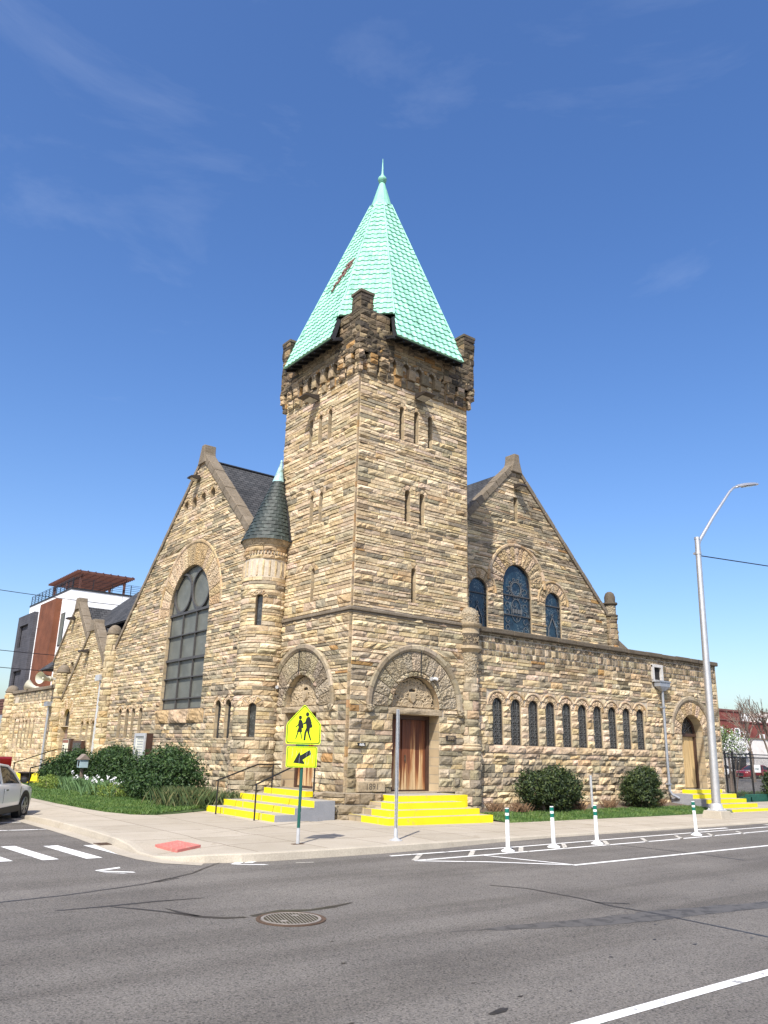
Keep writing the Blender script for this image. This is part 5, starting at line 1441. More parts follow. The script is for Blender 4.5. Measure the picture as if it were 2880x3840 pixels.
for i in range(7):
    for j in range(7):
        s_, t_ = (i + .5) / 7, (j + .5) / 7
        x = (q[0][0] * (1 - s_) + q[1][0] * s_) * (1 - t_) + (q[3][0] * (1 - s_) + q[2][0] * s_) * t_; y = (q[0][1] * (1 - s_) + q[1][1] * s_) * (1 - t_) + (q[3][1] * (1 - s_) + q[2][1] * s_) * t_
        z = .125 + .037 * s_; pad.lathe([(.03, z), (.024, z + .008), (0, z + .008)], (x, y, 0), 6)
o = pad.build('tactile_paving', M['redpad']); o['kind'] = 'structure'
# parking lot, back lots
for nm, pts, z, mt in (('parking_lot', [(21.2, 7), (300, 7), (300, 300), (21.2, 300)], .10, M['asphalt']), ('back_yard', [(-1.5, 41), (21.2, 41), (21.2, 300), (-1.5, 300)], .17, M['footing'])):
    sheet_poly(nm, pts, z, mt)

def marking(pts, mat=None, z=.005, name='road_marking'): return sheet_poly(name, pts, z, mat or M['marking'])
def strip(pts, w, mat=None, z=.005, name='road_marking'):
    vs = []; m = MB()
    for i, p in enumerate(pts):
        a = Vector(pts[max(0, i - 1)]); b = Vector(pts[min(len(pts) - 1, i + 1)]); d = (b - a).normalized(); nn = Vector((-d.y, d.x))
        ww = w[i] if isinstance(w, (list, tuple)) else w
        vs += [(p[0] + nn.x * ww / 2, p[1] + nn.y * ww / 2, z), (p[0] - nn.x * ww / 2, p[1] - nn.y * ww / 2, z)]
    m.add(vs, [(2 * i + 1, 2 * i + 3, 2 * i + 2, 2 * i) for i in range(len(pts) - 1)]); o = m.build(name, mat or M['marking']); o['kind'] = 'structure'; return o
strip([(-3.5, -6.62), (.6, -6.62), (5.4, -6.46), (12.4, -6.30), (90, -6.2)], .10)
strip([(-3.5, -7.40), (-.1, -7.37), (4.8, -7.30), (10.9, -7.08), (90, -6.9)], .10)
strip([(-3.52, -7.42), (-2.3, -8.2), (-1.1, -9.30)], .10); strip([(-1.62, -7.44), (-1.36, -8.3), (-1.05, -9.3)], .09)
strip([(-1.1, -9.36), (6.5, -9.30), (90, -9.25)], .11)
for a in range(9):
    x = -2.80 + a * 1.53 if a < 3 else 1.75 + (a - 3) * 1.58
    y0, y1 = -6.66, -7.34
    marking([(x, y0), (x + .13, y0 - .02), (x - .58, y1), (x - .74, y1)], M['marking_old'])
# crosswalk bars, stop lines, chevrons of the bicycle crossing
for b in ([(-9.83, -1.83), (-9.55, -1.83), (-9.37, -4.22), (-9.66, -4.22)], [(-9.06, -2.08), (-8.77, -2.08), (-8.61, -4.36), (-8.92, -4.36)], [(-8.31, -2.30), (-8.02, -2.30), (-7.86, -4.52), (-8.17, -4.52)], [(-10.62, -1.6), (-10.34, -1.6), (-10.14, -4.1), (-10.43, -4.1)], [(-11.5, -1.4), (-11.2, -1.4), (-11.0, -3.9), (-11.3, -3.9)]): marking(b)
marking([(-16, 1.9), (-7.9, 1.42), (-7.9, 1.30), (-16, 1.78)]); marking([(-16, 4.25), (-7.9, 3.52), (-7.9, 3.42), (-16, 4.15)])
marking([(-9.27, -5.86), (-9.24, -5.99), (-8.80, -5.80), (-8.77, -5.66)]); marking([(-9.27, -5.90), (-9.24, -6.02), (-8.77, -6.42), (-8.77, -6.30)]); marking([(-9.24, -6.14), (-9.21, -6.2), (-8.93, -6.45), (-8.96, -6.36)])
for dx in (0, .27): marking([(-6.9 + dx, -6.20), (-6.75 + dx, -6.25), (-6.22 + dx, -5.86), (-6.4 + dx, -5.82)])
marking([(-6.92, -6.22), (-6.84, -6.33), (-6.33, -6.63), (-6.36, -6.50)]); marking([(-5.75, -6.58), (-5.74, -6.63), (-5.4, -6.72), (-5.4, -6.66)], M['marking_old'])
marking([(8.6, -5.98), (9.2, -5.8), (9.2, -5.9), (10.5, -5.86), (10.5, -6.0), (9.2, -6.02), (9.2, -6.12)]); marking([(13.0, -5.75), (15.5, -5.72), (15.5, -5.9), (13.0, -5.93)], M['marking_old'])
strip([(-12, -15.70), (-8.7, -15.66), (-5.7, -15.66), (60, -15.6)], .13)
# crack sealant
cz = .0035
def crack(pts, w): return strip(pts, w, M['tar'], cz, 'crack_seal')
def jig(pts, n=6, a=.025):
    out = []
    for (x0, y0), (x1, y1) in zip(pts[:-1], pts[1:]):
        for i in range(n):
            t = i / n; out.append((x0 + (x1 - x0) * t + rr2.uniform(-a, a), y0 + (y1 - y0) * t + rr2.uniform(-a, a)))
    return out + [pts[-1]]
crack(jig([(-13, -8.3), (-11.27, -8.08), (-10.53, -7.99), (-9.59, -7.74), (-8.92, -7.50), (-7.98, -6.91), (-7.48, -6.40), (-7.0, -5.95)], 6, .012), .045)
crack([(-8.90, -7.46), (-8.68, -7.31), (-8.41, -7.22), (-8.38, -7.28), (-8.60, -7.38), (-8.85, -7.50)], .03)
crack([(-10.84, -9.01), (-10.25, -9.04), (-9.47, -9.02), (-8.81, -9.09)], [.03, .06, .07, .02])
crack([(-10.14, -9.10), (-9.92, -9.38), (-9.70, -9.72), (-9.55, -10.02), (-9.44, -10.25), (-9.2, -10.5), (-8.95, -10.58)], [.03, .06, .06, .07, .10, .11, .07])
crack([(-9.58, -9.55), (-9.53, -9.91), (-9.42, -10.23)], [.02, .07, .06])
crack([(-8.86, -10.56), (-8.6, -10.52), (-8.35, -10.47), (-8.15, -10.55), (-7.98, -10.60), (-7.6, -10.55), (-7.19, -10.43)], [.08, .16, .17, .14, .09, .12, .03])
crack(jig([(-4.34, -10.31), (-4.02, -10.83), (-4.0, -11.89), (-4.1, -12.54), (-4.03, -13.20), (-4.12, -14.83), (-4.2, -17)], 4, .008), .05)
crack([(-4.08, -12.2), (-3.9, -12.36), (-3.70, -12.52)], .05)
strip([(2.9, -7.0), (3.0, -8.2), (3.1, -9.3), (3.0, -10.6)], .05, M['tar'], cz, 'crack_seal')
strip(jig([(-7.3, -12.55), (-5.92, -12.93), (-4.75, -13.2), (-3.90, -13.3), (-2.0, -13.6), (3, -14.2)], 6, .03), [.03 + .0 * i if i < 3 else (.2 + .35 * sin(min(pi, max(0, (i - 3) / 27 * pi))) * rr2.uniform(.7, 1)) for i in range(31)], M['stain'], .0025, 'road_stain')
marking([(-9.14, -15.05), (-8.93, -14.99), (-8.87, -15.03), (-8.96, -15.09), (-9.12, -15.09)], M['tar'], .004, 'tar_spot')
rq = random.Random(21)
for k in range(26):
    x, y = rq.uniform(-10.5, 0), rq.uniform(-15, -11); w = rq.uniform(.015, .045)
    marking([(x - w, y), (x, y - w * .5), (x + w * 1.2, y + .005), (x + w * .3, y + w * .5)], M['tar'], .0038, 'tar_spot')

# manhole
mh = empty('manhole_cover', (-8.53, -10.98, 0)); tag(mh, 'round iron drain cover with slanted bars in the road in front', 'manhole cover')
m = MB(); m.lathe([(.44, .001), (.44, .012), (.395, .0145), (.385, .004)], (0, 0, 0), 40); m.build('rim', M['iron'], mh)
m = MB(); m.lathe([(.38, .003), (.38, .0155), (.345, .0165), (.34, .002)], (0, 0, 0), 40); m.build('ring', M['iron_light'], mh)
m = MB(); m.lathe([(.342, .0146), (.2, .0146), (0, .0146)], (0, 0, 0), 40); m.build('pit', M['pit'], mh)
m = MB(); D_ = Vector((.30, .954, 0)).normalized(); P_ = Vector((-D_.y, D_.x, 0))
for k in range(-7, 8):
    o = P_ * k * .042; h = sqrt(max(0, .342 ** 2 - o.length_squared)); m.bar(o - D_ * h + Vector((0, 0, .0152)), o + D_ * h + Vector((0, 0, .0152)), .010, .0008)
m.lathe([(.05, .016), (.04, .018), (.0, .018)], (.14, .13, 0), 10); m.lathe([(.05, .016), (.04, .018), (.0, .018)], (-.16, -.1, 0), 10); m.build('grate', M['iron_light'], mh)
dg = empty('drain_grate', (-7.78, -2.27, 0)); tag(dg, 'rusty slotted gutter grate set against the corner kerb', 'drain grate')
m = MB()
for k in range(9): m.box(-.22, .22, -.18 + k * .045, -.16 + k * .045, .008, .016)
m.box(-.24, -.21, -.2, .22, .007, .018); m.box(.21, .24, -.2, .22, .007, .018); m.build('bars', M['iron'], dg)
m = MB(); m.box(-.22, .22, -.19, .21, .0065, .0075); m.build('pit', M['pit'], dg)

# ================================================================== STREET FURNITURE
def text_mesh(txt, size, name, mat, parent, mtx, ext=.006):
    cu = bpy.data.curves.new(name, 'FONT'); cu.body = txt; cu.size = size; cu.extrude = ext; cu.align_x = 'CENTER'; cu.align_y = 'CENTER'; cu.resolution_u = 3
    tmp = bpy.data.objects.new(name, cu); COL.objects.link(tmp)
    dg_ = bpy.context.evaluated_depsgraph_get(); me = bpy.data.meshes.new_from_object(tmp.evaluated_get(dg_)); bpy.data.objects.remove(tmp)
    me.materials.clear(); me.materials.append(mat); me.transform(mtx); o = bpy.data.objects.new(name, me); return link(o, parent)
def face_mtx(P, U, V):
    U = Vector(U).normalized(); V = Vector(V).normalized(); Nn = U.cross(V)
    return Matrix(((U.x, V.x, Nn.x, P[0]), (U.y, V.y, Nn.y, P[1]), (U.z, V.z, Nn.z, P[2]), (0, 0, 0, 1)))

# school crossing sign: faces the camera side
sg = empty('crossing_sign', (-4.84, -5.20, .15)); tag(sg, 'fluorescent yellow green school crossing sign with walking children and arrow plaque on green post', 'road sign')
d = Vector((-14.42 + 4.84, -20.37 + 5.2, 0)).normalized(); d = Matrix.Rotation(radians(6), 3, 'Z') @ d
Uf = Vector((-d.y, d.x, 0)); Vf = Vector((0, 0, 1))
m = MB(); m.tube([(0, 0, 0), (.0, .0, .32)], .036, 8); m.build('stub', M['galv'], sg)
m = MB(); m.tube([(0, 0, .25), (.012, .0, 2.82)], .034, 8); m.build('post', M['greenpost'], sg)
m = MB(); m.box(-.13, .13, -.06, .06, 0, .012); m.build('base_plate', M['iron'], sg)
def plate(poly, off, o0, o1, mat, name, parent, sc_=1.0, c=(0, 0)):
    b = MB(); q = [((x - c[0]) * sc_ + c[0] + off[0], (y - c[1]) * sc_ + c[1] + off[1]) for x, y in poly]
    b.prism(q, (0, 0, 0), Uf, Vf, d, o0, o1); return b.build(name, mat, parent)
def rounded(poly, r, n=5):
    out = []
    L_ = len(poly)
    for i in range(L_):
        p = Vector(poly[i]); a = (Vector(poly[i - 1]) - p).normalized(); b = (Vector(poly[(i + 1) % L_]) - p).normalized()
        p0, p1 = p + a * r, p + b * r
        for k in range(n + 1):
            t = k / n; out.append(tuple(p0 * (1 - t) ** 2 + p * 2 * t * (1 - t) + p1 * t * t))
    return out
# pentagon traced from the regulation shape: 0.76 m wide
W2 = .375
pent = [(-W2, 0), (W2, 0), (W2, .42), (0, .84), (-W2, .42)]
SZ = 2.00
A_ = plate(rounded(pent, .05), (.0, SZ), .045, .052, M['fluor'], 'panel', sg)
cx_, cy_ = 0, .38
def loop(poly, s0, s1, off, o, name, parent, c):
    b = MB(); n = len(poly); vs = []
    for s in (s0, s1):
        for x, y in poly: vs.append(Vector(Uf) * ((x - c[0]) * s + c[0] + off[0]) + Vf * ((y - c[1]) * s + c[1] + off[1]) + d * o)
    b.add(vs, [(i, (i + 1) % n, n + (i + 1) % n, n + i) for i in range(n)]); return b.build(name, M['signblack'], parent)
loop(rounded(pent, .05), .955, .915, (0, SZ), .0545, 'border', A_, (cx_, cy_))
def px(p): return ((p[0] - 535) / 930 * .75, (1285 - p[1]) / 1050 * .84)
def disc(c, r, ry=None): return [(c[0] + r * cos(2 * pi * k / 18), c[1] + (ry or r) * sin(2 * pi * k / 18)) for k in range(18)]
man = [(630, 562), (655, 562), (690, 580), (740, 715), (735, 760), (752, 756), (766, 835), (700, 858), (692, 955), (690, 985), (748, 1165), (722, 1190), (640, 975), (630, 935), (606, 990), (590, 1180), (542, 1185), (556, 985), (572, 935), (604, 850), (596, 790), (590, 745), (520, 770), (512, 738), (565, 705), (590, 610)]
girl = [(400, 655), (420, 645), (455, 650), (485, 680), (505, 740), (515, 765), (525, 858), (480, 872), (494, 960), (470, 968), (506, 1140), (488, 1148), (440, 972), (400, 972), (345, 1145), (320, 1150), (368, 972), (356, 955), (392, 860), (385, 800), (318, 858), (306, 842), (375, 775), (388, 690)]
pic = MB()
for poly in (man, girl): pic.prism([px(p) for p in poly], (0, 0, SZ), Uf, Vf, d, .0525, .0545)
for c, r in (((619, 500), .037), ((429, 590), .034)): pic.prism(disc(px(c), r, r * 1.22), (0, 0, SZ), Uf, Vf, d, .0525, .0545)
pic.build('walking_figures', M['signblack'], A_)
arq = [(-.33, 0), (.33, 0), (.33, .43), (-.33, .43)]
B_ = plate(rounded(arq, .035), (-.015, SZ - .475), .045, .052, M['fluor'], 'plaque', sg)
loop(rounded(arq, .035), .95, .91, (-.015, SZ - .475), .0545, 'border', B_, (0, .215))
def pa(p): return ((p[0] - 510) / 820 * .66, (1905 - p[1]) / 560 * .43)
am = MB(); am.prism([pa(p) for p in ((272, 1782), (425, 1480), (458, 1585), (697, 1435), (748, 1545), (518, 1700), (574, 1782), (560, 1812))], (0, 0, SZ - .475), Uf, Vf, d, .0525, .0545)
am.build('arrow', M['signblack'], B_)
sc_m = MB(); rs_ = random.Random(6)
for k in range(16):
    x = rs_.uniform(-.29, .29); y0 = rs_.uniform(.1, .4); pts = [(x + rs_.uniform(-.006, .006), y0 - j * rs_.uniform(.03, .06)) for j in range(4)]
    pts = [p for p in pts if p[1] > .03]
    for a, b in zip(pts[:-1], pts[1:]):
        sc_m.bar(Uf * a[0] + Vf * (a[1] + SZ - .475) + d * .0552, Uf * b[0] + Vf * (b[1] + SZ - .475) + d * .0552, .004, .0012, up=d)
sc_m.build('scratches', M['zinc'], B_)
m = MB(); m.bar(Uf * -.14 + Vf * (SZ - .02) + d * .04, Uf * .12 + Vf * (SZ - .02) + d * .04, .03, .03); m.build('bracket', M['greenpost'], sg)

# edge-on parking sign on a perforated post
sp = empty('parking_sign', (-2.47, -5.51, .15)); tag(sp, 'silver perforated post with small street sign seen edge on before the red doors', 'road sign')
m = MB(); m.box(-.027, .027, -.027, .027, .2, 2.84); m.build('post', M['galv'], sp)
m = MB()
for k in range(92):
    z = .26 + k * .028
    for sx, sy in ((-1, 0), (0, -1)):
        c = (sx * .0275, sy * .0275, z); m.box(c[0] - (.0008 if sx else .009), c[0] + (.0008 if sx else .009), c[1] - (.0008 if sy else .009), c[1] + (.0008 if sy else .009), z - .009, z + .009)
m.build('perforations', M['signblack'], sp)
m = MB(); m.lathe([(.15, 0), (.15, .012), (.08, .03), (.045, .06), (.045, .2), (.035, .26)], (0, 0, 0), 20); m.build('base', M['galv'], sp, smooth=True)
m = MB(); q = Vector((.70, .714, 0)); m.bar(q * .03 + Vector((0, 0, 2.48)), q * .33 + Vector((.0, 0, 2.48)), .004, .60, up=(0, 0, 1)); m.build('sign_panel', M['signblack'], sp)
m = MB(); m.bar(q * .03 + Vector((0, 0, 2.06)), q * .30 + Vector((.0, 0, 2.06)), .004, .18, up=(0, 0, 1)); m.build('sign_panel', M['galv'], sp)

# street lamp
lp_ = empty('street_lamp', (13.14, -4.08, .13)); tag(lp_, 'tall silver street lamp with bent arm beside the yellow side steps', 'street lamp')
m = MB(); m.hexa([(-.40, -.40, -.08), (.40, -.40, -.08), (.40, .40, -.08), (-.40, .40, -.08)], [(-.32, -.32, .20), (.32, -.32, .20), (.32, .32, .20), (-.32, .32, .20)]); m.build('footing', M['footing'], lp_, bevel=.02)
m = MB(); m.hexa([(-.24, -.24, .20), (.24, -.24, .20), (.24, .24, .20), (-.24, .24, .20)], [(-.24, -.24, .23), (.24, -.24, .23), (.24, .24, .23), (-.24, .24, .23)])
m.lathe([(.24, .23), (.22, .27), (.185, .42), (.17, .44)], (0, 0, 0), 24)
for sx in (-1, 1):
    for sy in (-1, 1): m.lathe([(.03, .23), (.03, .28), (0, .28)], (sx * .19, sy * .19, 0), 8)
m.build('base_plate', M['galv'], lp_, smooth=True)
m = MB(); m.tube([(0, 0, .25), (.06, -.05, 4), (.15, -.12, 10.12)], [.155, .13, .10], 20); m.lathe([(.11, 10.05), (.11, 10.14), (0, 10.16)], (.15, -.12, 0), 20); m.build('pole', M['alu'], lp_, smooth=True)
m = MB(); m.tube([(.17, -.10, 9.72), (.40, -.05, 10.05), (1.5, -.12, 11.25), (2.8, -.2, 12.55), (3.15, -.22, 12.82), (3.5, -.25, 12.93)], [.075, .07, .06, .05, .045, .04], 10)
m.lathe([(.12, 9.45), (.125, 9.5), (.12, 9.56)], (.14, -.11, 0), 16); m.box(.05, .22, -.05, .05, 9.47, 9.54); m.build('arm', M['alu'], lp_, smooth=True)
m = MB(); hd = []
for k in range(9):
    t = k / 8; x = 3.35 + 1.75 * t; w = .10 + .15 * sin(pi * min(1, t * 1.05)) ** .7; h = .05 + .06 * sin(pi * t) ** .7
    hd.append([(x, -.25 - w, 12.92 + .48 * t - .02), (x, -.25 - w * .7, 12.92 + .48 * t + h * .7), (x, -.25, 12.92 + .48 * t + h), (x, -.25 + w * .7, 12.92 + .48 * t + h * .7), (x, -.25 + w, 12.92 + .48 * t - .02), (x, -.25, 12.92 + .48 * t - .05)])
for k in range(8): m.hexa(hd[k], hd[k + 1])
lh = m.build('lamp_head', M['alu'], lp_, smooth=True)
m = MB(); m.hexa([(4.0, -.40, 13.03), (4.75, -.40, 13.235), (4.75, -.10, 13.235), (4.0, -.10, 13.03)], [(4.0, -.40, 13.06), (4.75, -.40, 13.265), (4.75, -.10, 13.265), (4.0, -.10, 13.06)]); m.build('lens', M['lens'], lh)
lh.location.z = 0.0
def cable(name, pts, r, label, sag=.6):
    m = MB(); out = []
    for a, b in zip(pts[:-1], pts[1:]):
        for k in range(13):
            t = k / 12; p = Vector(a).lerp(Vector(b), t); p.z -= sag * 4 * t * (1 - t); out.append(p)
    m.tube(out, r, 5); o = m.build(name, M['black']); tag(o, label, 'cable'); return o
cable('overhead_cable', [(13.3, -4.1, 9.58), (60, -14, 12.0)], .022, 'level black cable running from the street lamp past the right edge', .5)
cable('overhead_cable', [(13.3, -4.1, 9.52), (44, 14, 8.2)], .016, 'slack cable dropping steeply from the street lamp towards the parking lot', .3)

# delineator posts
def delineator():
    r = empty('delineator_post', (0, 0, 0))
    m = MB(); m.lathe([(.15, .0), (.15, .02), (.09, .05), (.05, .075)], (0, 0, 0), 20); m.build('base', M['plastic'], r, smooth=True)
    m = MB(); m.tube([(0, 0, .05), (0, 0, .90)], .046, 16); m.build('post', M['plastic'], r, smooth=True)
    for z0, z1 in ((.80, .885), (.66, .745)):
        m = MB(); m.tube([(0, 0, z0), (0, 0, z1)], .0475, 16, cap=False); m.build('reflective_band', M['greenband'], r, smooth=True)
    return r
dl = delineator()
for i, ((x, y), rz, lab) in enumerate((((-.61, -7.15), -.01, 'white delineator post nearest the school crossing sign'), ((.99, -7.08), -.035, 'second white delineator post counting from the wide yellow steps'), ((2.61, -7.06), -.028, 'third white delineator post, in front of the big round bush'), ((7.28, -6.86), -.05, 'lone leaning delineator post nearest the street lamp'))):
    o = dl if i == 0 else copy_tree(dl)
    o.location = (x, y, .0); o.rotation_euler = (0.0, rz, 0); tag(o, lab, 'bollard', 'delineator posts along the bike lane')
    if i == 3: o.rotation_euler = (0, -.055, 0)

# handrails at the left portal
def rail(name, pts, posts, label, r=.024):
    e = empty(name, pts[0]); b = Vector(pts[0])
    m = MB(); m.tube([Vector(p) - b for p in pts], r, 8); m.build('top_rail', M['black'], e, smooth=True)
    for (p, q) in posts:
        m = MB(); m.tube([Vector(p) - b, Vector(q) - b], r, 8); m.build('post', M['black'], e)
    tag(e, label, 'handrail'); return e
rail('handrail', [(-2.98, 2.42, 1.09), (-1.55, 2.55, 1.56), (-.30, 3.3, 1.56)], [((-2.93, 2.42, .15), (-2.93, 2.42, 1.10)), ((-.58, 3.3, .66), (-.58, 3.25, 1.56))], 'black handrail on the side of the portal steps next to the lawn')
rail('handrail', [(-2.98, .10, 1.07), (-1.55, .45, 1.56), (-.25, 1.0, 1.56)], [((-2.93, .10, .15), (-2.93, .10, 1.08)), ((-.50, .92, .66), (-.50, .92, 1.56))], 'black handrail just behind the school crossing sign post')
rail('handrail', [(-3.5, 23.6, 1.05), (-1.2, 24.6, 1.75), (-.4, 25.0, 1.75)], [((-3.45, 23.6, .15), (-3.45, 23.6, 1.05)), ((-.7, 24.8, .6), (-.7, 24.8, 1.75))], 'far black handrail behind the parked white car, left of the brown planter')
rail('handrail', [(-4.1, 18.2, .98), (-1.2, 20.2, 1.5), (-.4, 20.6, 1.5)], [((-4.1, 18.2, .15), (-4.1, 18.2, .98)), ((-.7, 20.4, .4), (-.7, 20.4, 1.5))], 'black handrail rising into the far shrub beside the brown planter')
m = MB()
for x0, x1, z in ((-4.0, -.3, .20), (-3.3, -.3, .30), (-2.6, -.3, .42)): m.box(x0, x1, 19.6 + z, 29, .1, z)
o = m.build('porch_steps', M['yellow']); tag(o, 'low yellow porch steps under the brown planter', 'steps')
pl = empty('planter', (-3.62, 20.6, .30)); tag(pl, 'wide brown flowerpot on the porch steps between two handrails', 'planter')
m = MB(); m.lathe([(.0, 0), (.19, 0), (.21, .06), (.24, .2), (.25, .34), (.36, .38), (.36, .42), (.28, .42), (.25, .38), (0, .38)], (0, 0, 0), 24); m.build('pot', M['pot'], pl, smooth=True, angle=30)

# wall lights
def flood(mp, u, z, label, s=1.0):
    o_ = mp(np.array([u]), np.array([z]), np.array([0.0]))[0]; e = empty('wall_light', tuple(o_)); tag(e, label, 'wall light', 'bronze floodlights high on the church walls')
    q = lambda a, b, c: tuple((mp(np.array([u + a]), np.array([z + b]), np.array([c]))[0] - o_).tolist())
    m = MB(); w = .20 * s
    m.hexa([q(-w, -.07, .10), q(w, -.07, .10), q(w, -.02, .6 * s), q(-w, -.02, .6 * s)], [q(-w * .8, .18, .08), q(w * .8, .18, .08), q(w * .9, .07, .54 * s), q(-w * .9, .07, .54 * s)]); m.build('housing', M['bronze'], e, bevel=.02)
    m = MB(); m.hexa([q(-w * .8, -.085, .16), q(w * .8, -.085, .16), q(w * .8, -.045, .50), q(-w * .8, -.045, .50)], [q(-w * .8, -.06, .16), q(w * .8, -.06, .16), q(w * .8, -.02, .50), q(-w * .8, -.02, .50)]); m.build('lens', M['lens'], e)
    m = MB(); m.bar(q(0, .02, .0), q(0, .03, .2), .07, .07); m.build('bracket', M['bronze'], e)
flood(XR, 2.62, 14.32, 'bronze wall light under the eaves on the sunlit right tower face', 1.25); flood(XL, 2.60, 14.38, 'bronze wall light under the eaves on the left tower face', 1.25)
flood(XG, 12.45, 13.86, 'bronze wall light above the four tiny gable windows'); flood(XN, 10.9, 13.52, 'bronze wall light above the slit of the right hand gable')
flood(XG, 25.2, 6.95, 'bronze wall light on the small porch gable'); flood(XB, 31.9, 9.65, 'bronze wall light at the tip of the farthest gable')
for mp, u, lab in ((XRl, 3.32, 'small silver spotlight over the carved arch of the red doors'), (XLl, 4.1, 'small silver spotlight on the arch behind the school crossing sign')):
    o_ = mp(np.array([u]), np.array([4.35 if mp is XRl else 4.05]), np.array([0.05]))[0]; e = empty('spotlight', tuple(o_)); tag(e, lab, 'spotlight')
    m = MB()
    for s_ in (-1, 1): m.tube([(0, 0, 0), (s_ * .05, -.05 if mp is XRl else s_ * .0, .05), (s_ * .14, -.10 if mp is XRl else s_ * .1, .02)] if mp is XRl else [(0, 0, 0), (-.05, s_ * .05, .05), (-.12, s_ * .14, .02)], [.03, .045, .06], 8)
    m.build('lamp_head', M['galv'], e, smooth=True)
    m = MB(); m.tube([(0, 0, 0), (-.75, -.0, .05)] if mp is XRl else [(0, 0, 0), (0, -.9, -.02)], .012, 5); m.build('conduit', M['flash'], e)
for mp, uu in ((XRl, 2.78), (XLl, 2.74)):
    o_ = mp(np.array([uu]), np.array([4.45]), np.array([0.10]))[0]; m = MB(); m.tube([(0, 0, 0), (0, 0, .82)], .014, 5); o = m.build('conduit', M['flash']); o.location = tuple(o_); tag(o, 'thin dark conduit crossing the arch stones above the %s doors' % ('red' if mp is XRl else 'hidden left'), 'conduit')

# plaques
nb = empty('number_plaque', (4.10, -.17, 2.51)); tag(nb, 'dark house number plaque reading 3901 beside the red doors', 'number plaque')
m = MB(); m.box(-.21, .21, 0, .05, -.085, .085); m.build('panel', M['bronze'], nb, bevel=.008)
text_mesh('3901', .155, 'digits', M['smooth'], nb, face_mtx((0, -.004, 0), (1, 0, 0), (0, 0, 1)))
wp = empty('wall_plate', (.43, -.19, 2.23)); tag(wp, 'tiny black plate with white lettering on a corner stone', 'plate')
m = MB(); m.box(-.14, .14, 0, .05, -.05, .05); m.build('panel', M['signblack'], wp)
m = MB()
for k, (a, b, z) in enumerate(((-.08, -.02, .022), (.01, .08, .022), (-.09, .09, -.006), (-.09, .1, -.026))): m.box(a, b, -.004, .002, z - .007, z + .007)
m.build('lettering', M['white'], wp)
cs = MB(); cs.box(.33, 1.36, -.20, -.06, .86, 1.17); co_ = cs.build('cornerstone', M['smooth'], church, bevel=.02)
text_mesh('1891', .26, 'date', M['darkstone'], co_, face_mtx((.86, -.201, 1.01), (1, 0, 0), (0, 0, 1)), .004)
for (mp, T) in ((XRl, TR), (XLl, TL)):
    for s_ in (-1, 1):
        o_ = mp(np.array([T['uc'] + s_ * 1.91]), np.array([3.33]), np.array([.10]))[0]; m = MB(); m.lathe([(0, -.13), (.09, -.09), (.12, 0), (.10, .09), (0, .12)], (0, 0, 0), 10)
        for k in range(14): a = k * 2.4; m.tube([(.10 * cos(a), .10 * sin(a), -.08 + .012 * k), (.145 * cos(a + .3), .145 * sin(a + .3), -.06 + .012 * k)], [.03, .012], 5)
        b = m.build('label_stop', M['carvedgrey'], church, smooth=True); b.location = tuple(o_)

# pipe stub against the aisle
o = empty('sign_stub', (10.2, -1.0, .30)); tag(o, 'short silver post standing between the two dark bushes', 'post')
m = MB(); m.tube([(0, 0, 0), (-.03, 0, 1.06)], .045, 10); m.build('post', M['galv'], o); m = MB(); m.lathe([(.05, 1.05), (.05, 1.085), (0, 1.09)], (-.03, 0, 0), 10); m.build('cap', M['galv'], o)

# ================================================================== LAWNS
LL = [(-5.84, 21), (-5.84, 8), (-5.75, 5.9), (-5.6, 4.2), (-5.25, 3.1), (-4.7, 2.68), (-3.9, 2.95), (-2.9, 3.5), (-2.55, 3.75)]
def lawn_z(x, y): return .165 + .03 * max(0, x + 5.8) if x < 0 else .10 + .075 * max(0, y + 2.8)
m = MB(); vs = []
for x, y in LL: vs += [(x, y, .10), (x + .03, y + .02, .17), (max(x + .5, -2.9) if y < 5 else x + 1.2, max(y + .6, 4.2) if y < 5 else y, lawn_z(x + 1.2, y)), (-.1, max(y, 4.3), lawn_z(-.1, y))]
m.add(vs, [(4 * i + j, 4 * i + 4 + j, 4 * i + 5 + j, 4 * i + 1 + j) for i in range(len(LL) - 1) for j in range(3)]); o = m.build('lawn', M['lawn']); o['kind'] = 'structure'
LR = [(3.95, -2.75), (8.3, -2.83), (11.4, -2.87), (14.9, -2.82), (16.5, -2.78)]
m = MB(); vs = []
for x, y in LR: vs += [(x, y, .05), (x, y + .03, .115), (x, y + 1.0, lawn_z(1, y + 1.0)), (x, .0, .31)]
m.add(vs, [(4 * i + j, 4 * i + 4 + j, 4 * i + 5 + j, 4 * i + 1 + j) for i in range(len(LR) - 1) for j in range(2)], 0); m.add(vs, [(4 * i + 2, 4 * i + 6, 4 * i + 7, 4 * i + 3) for i in range(len(LR) - 1)], 1)
o = m.build('lawn', [M['lawn'], M['soil']]); o['kind'] = 'structure'

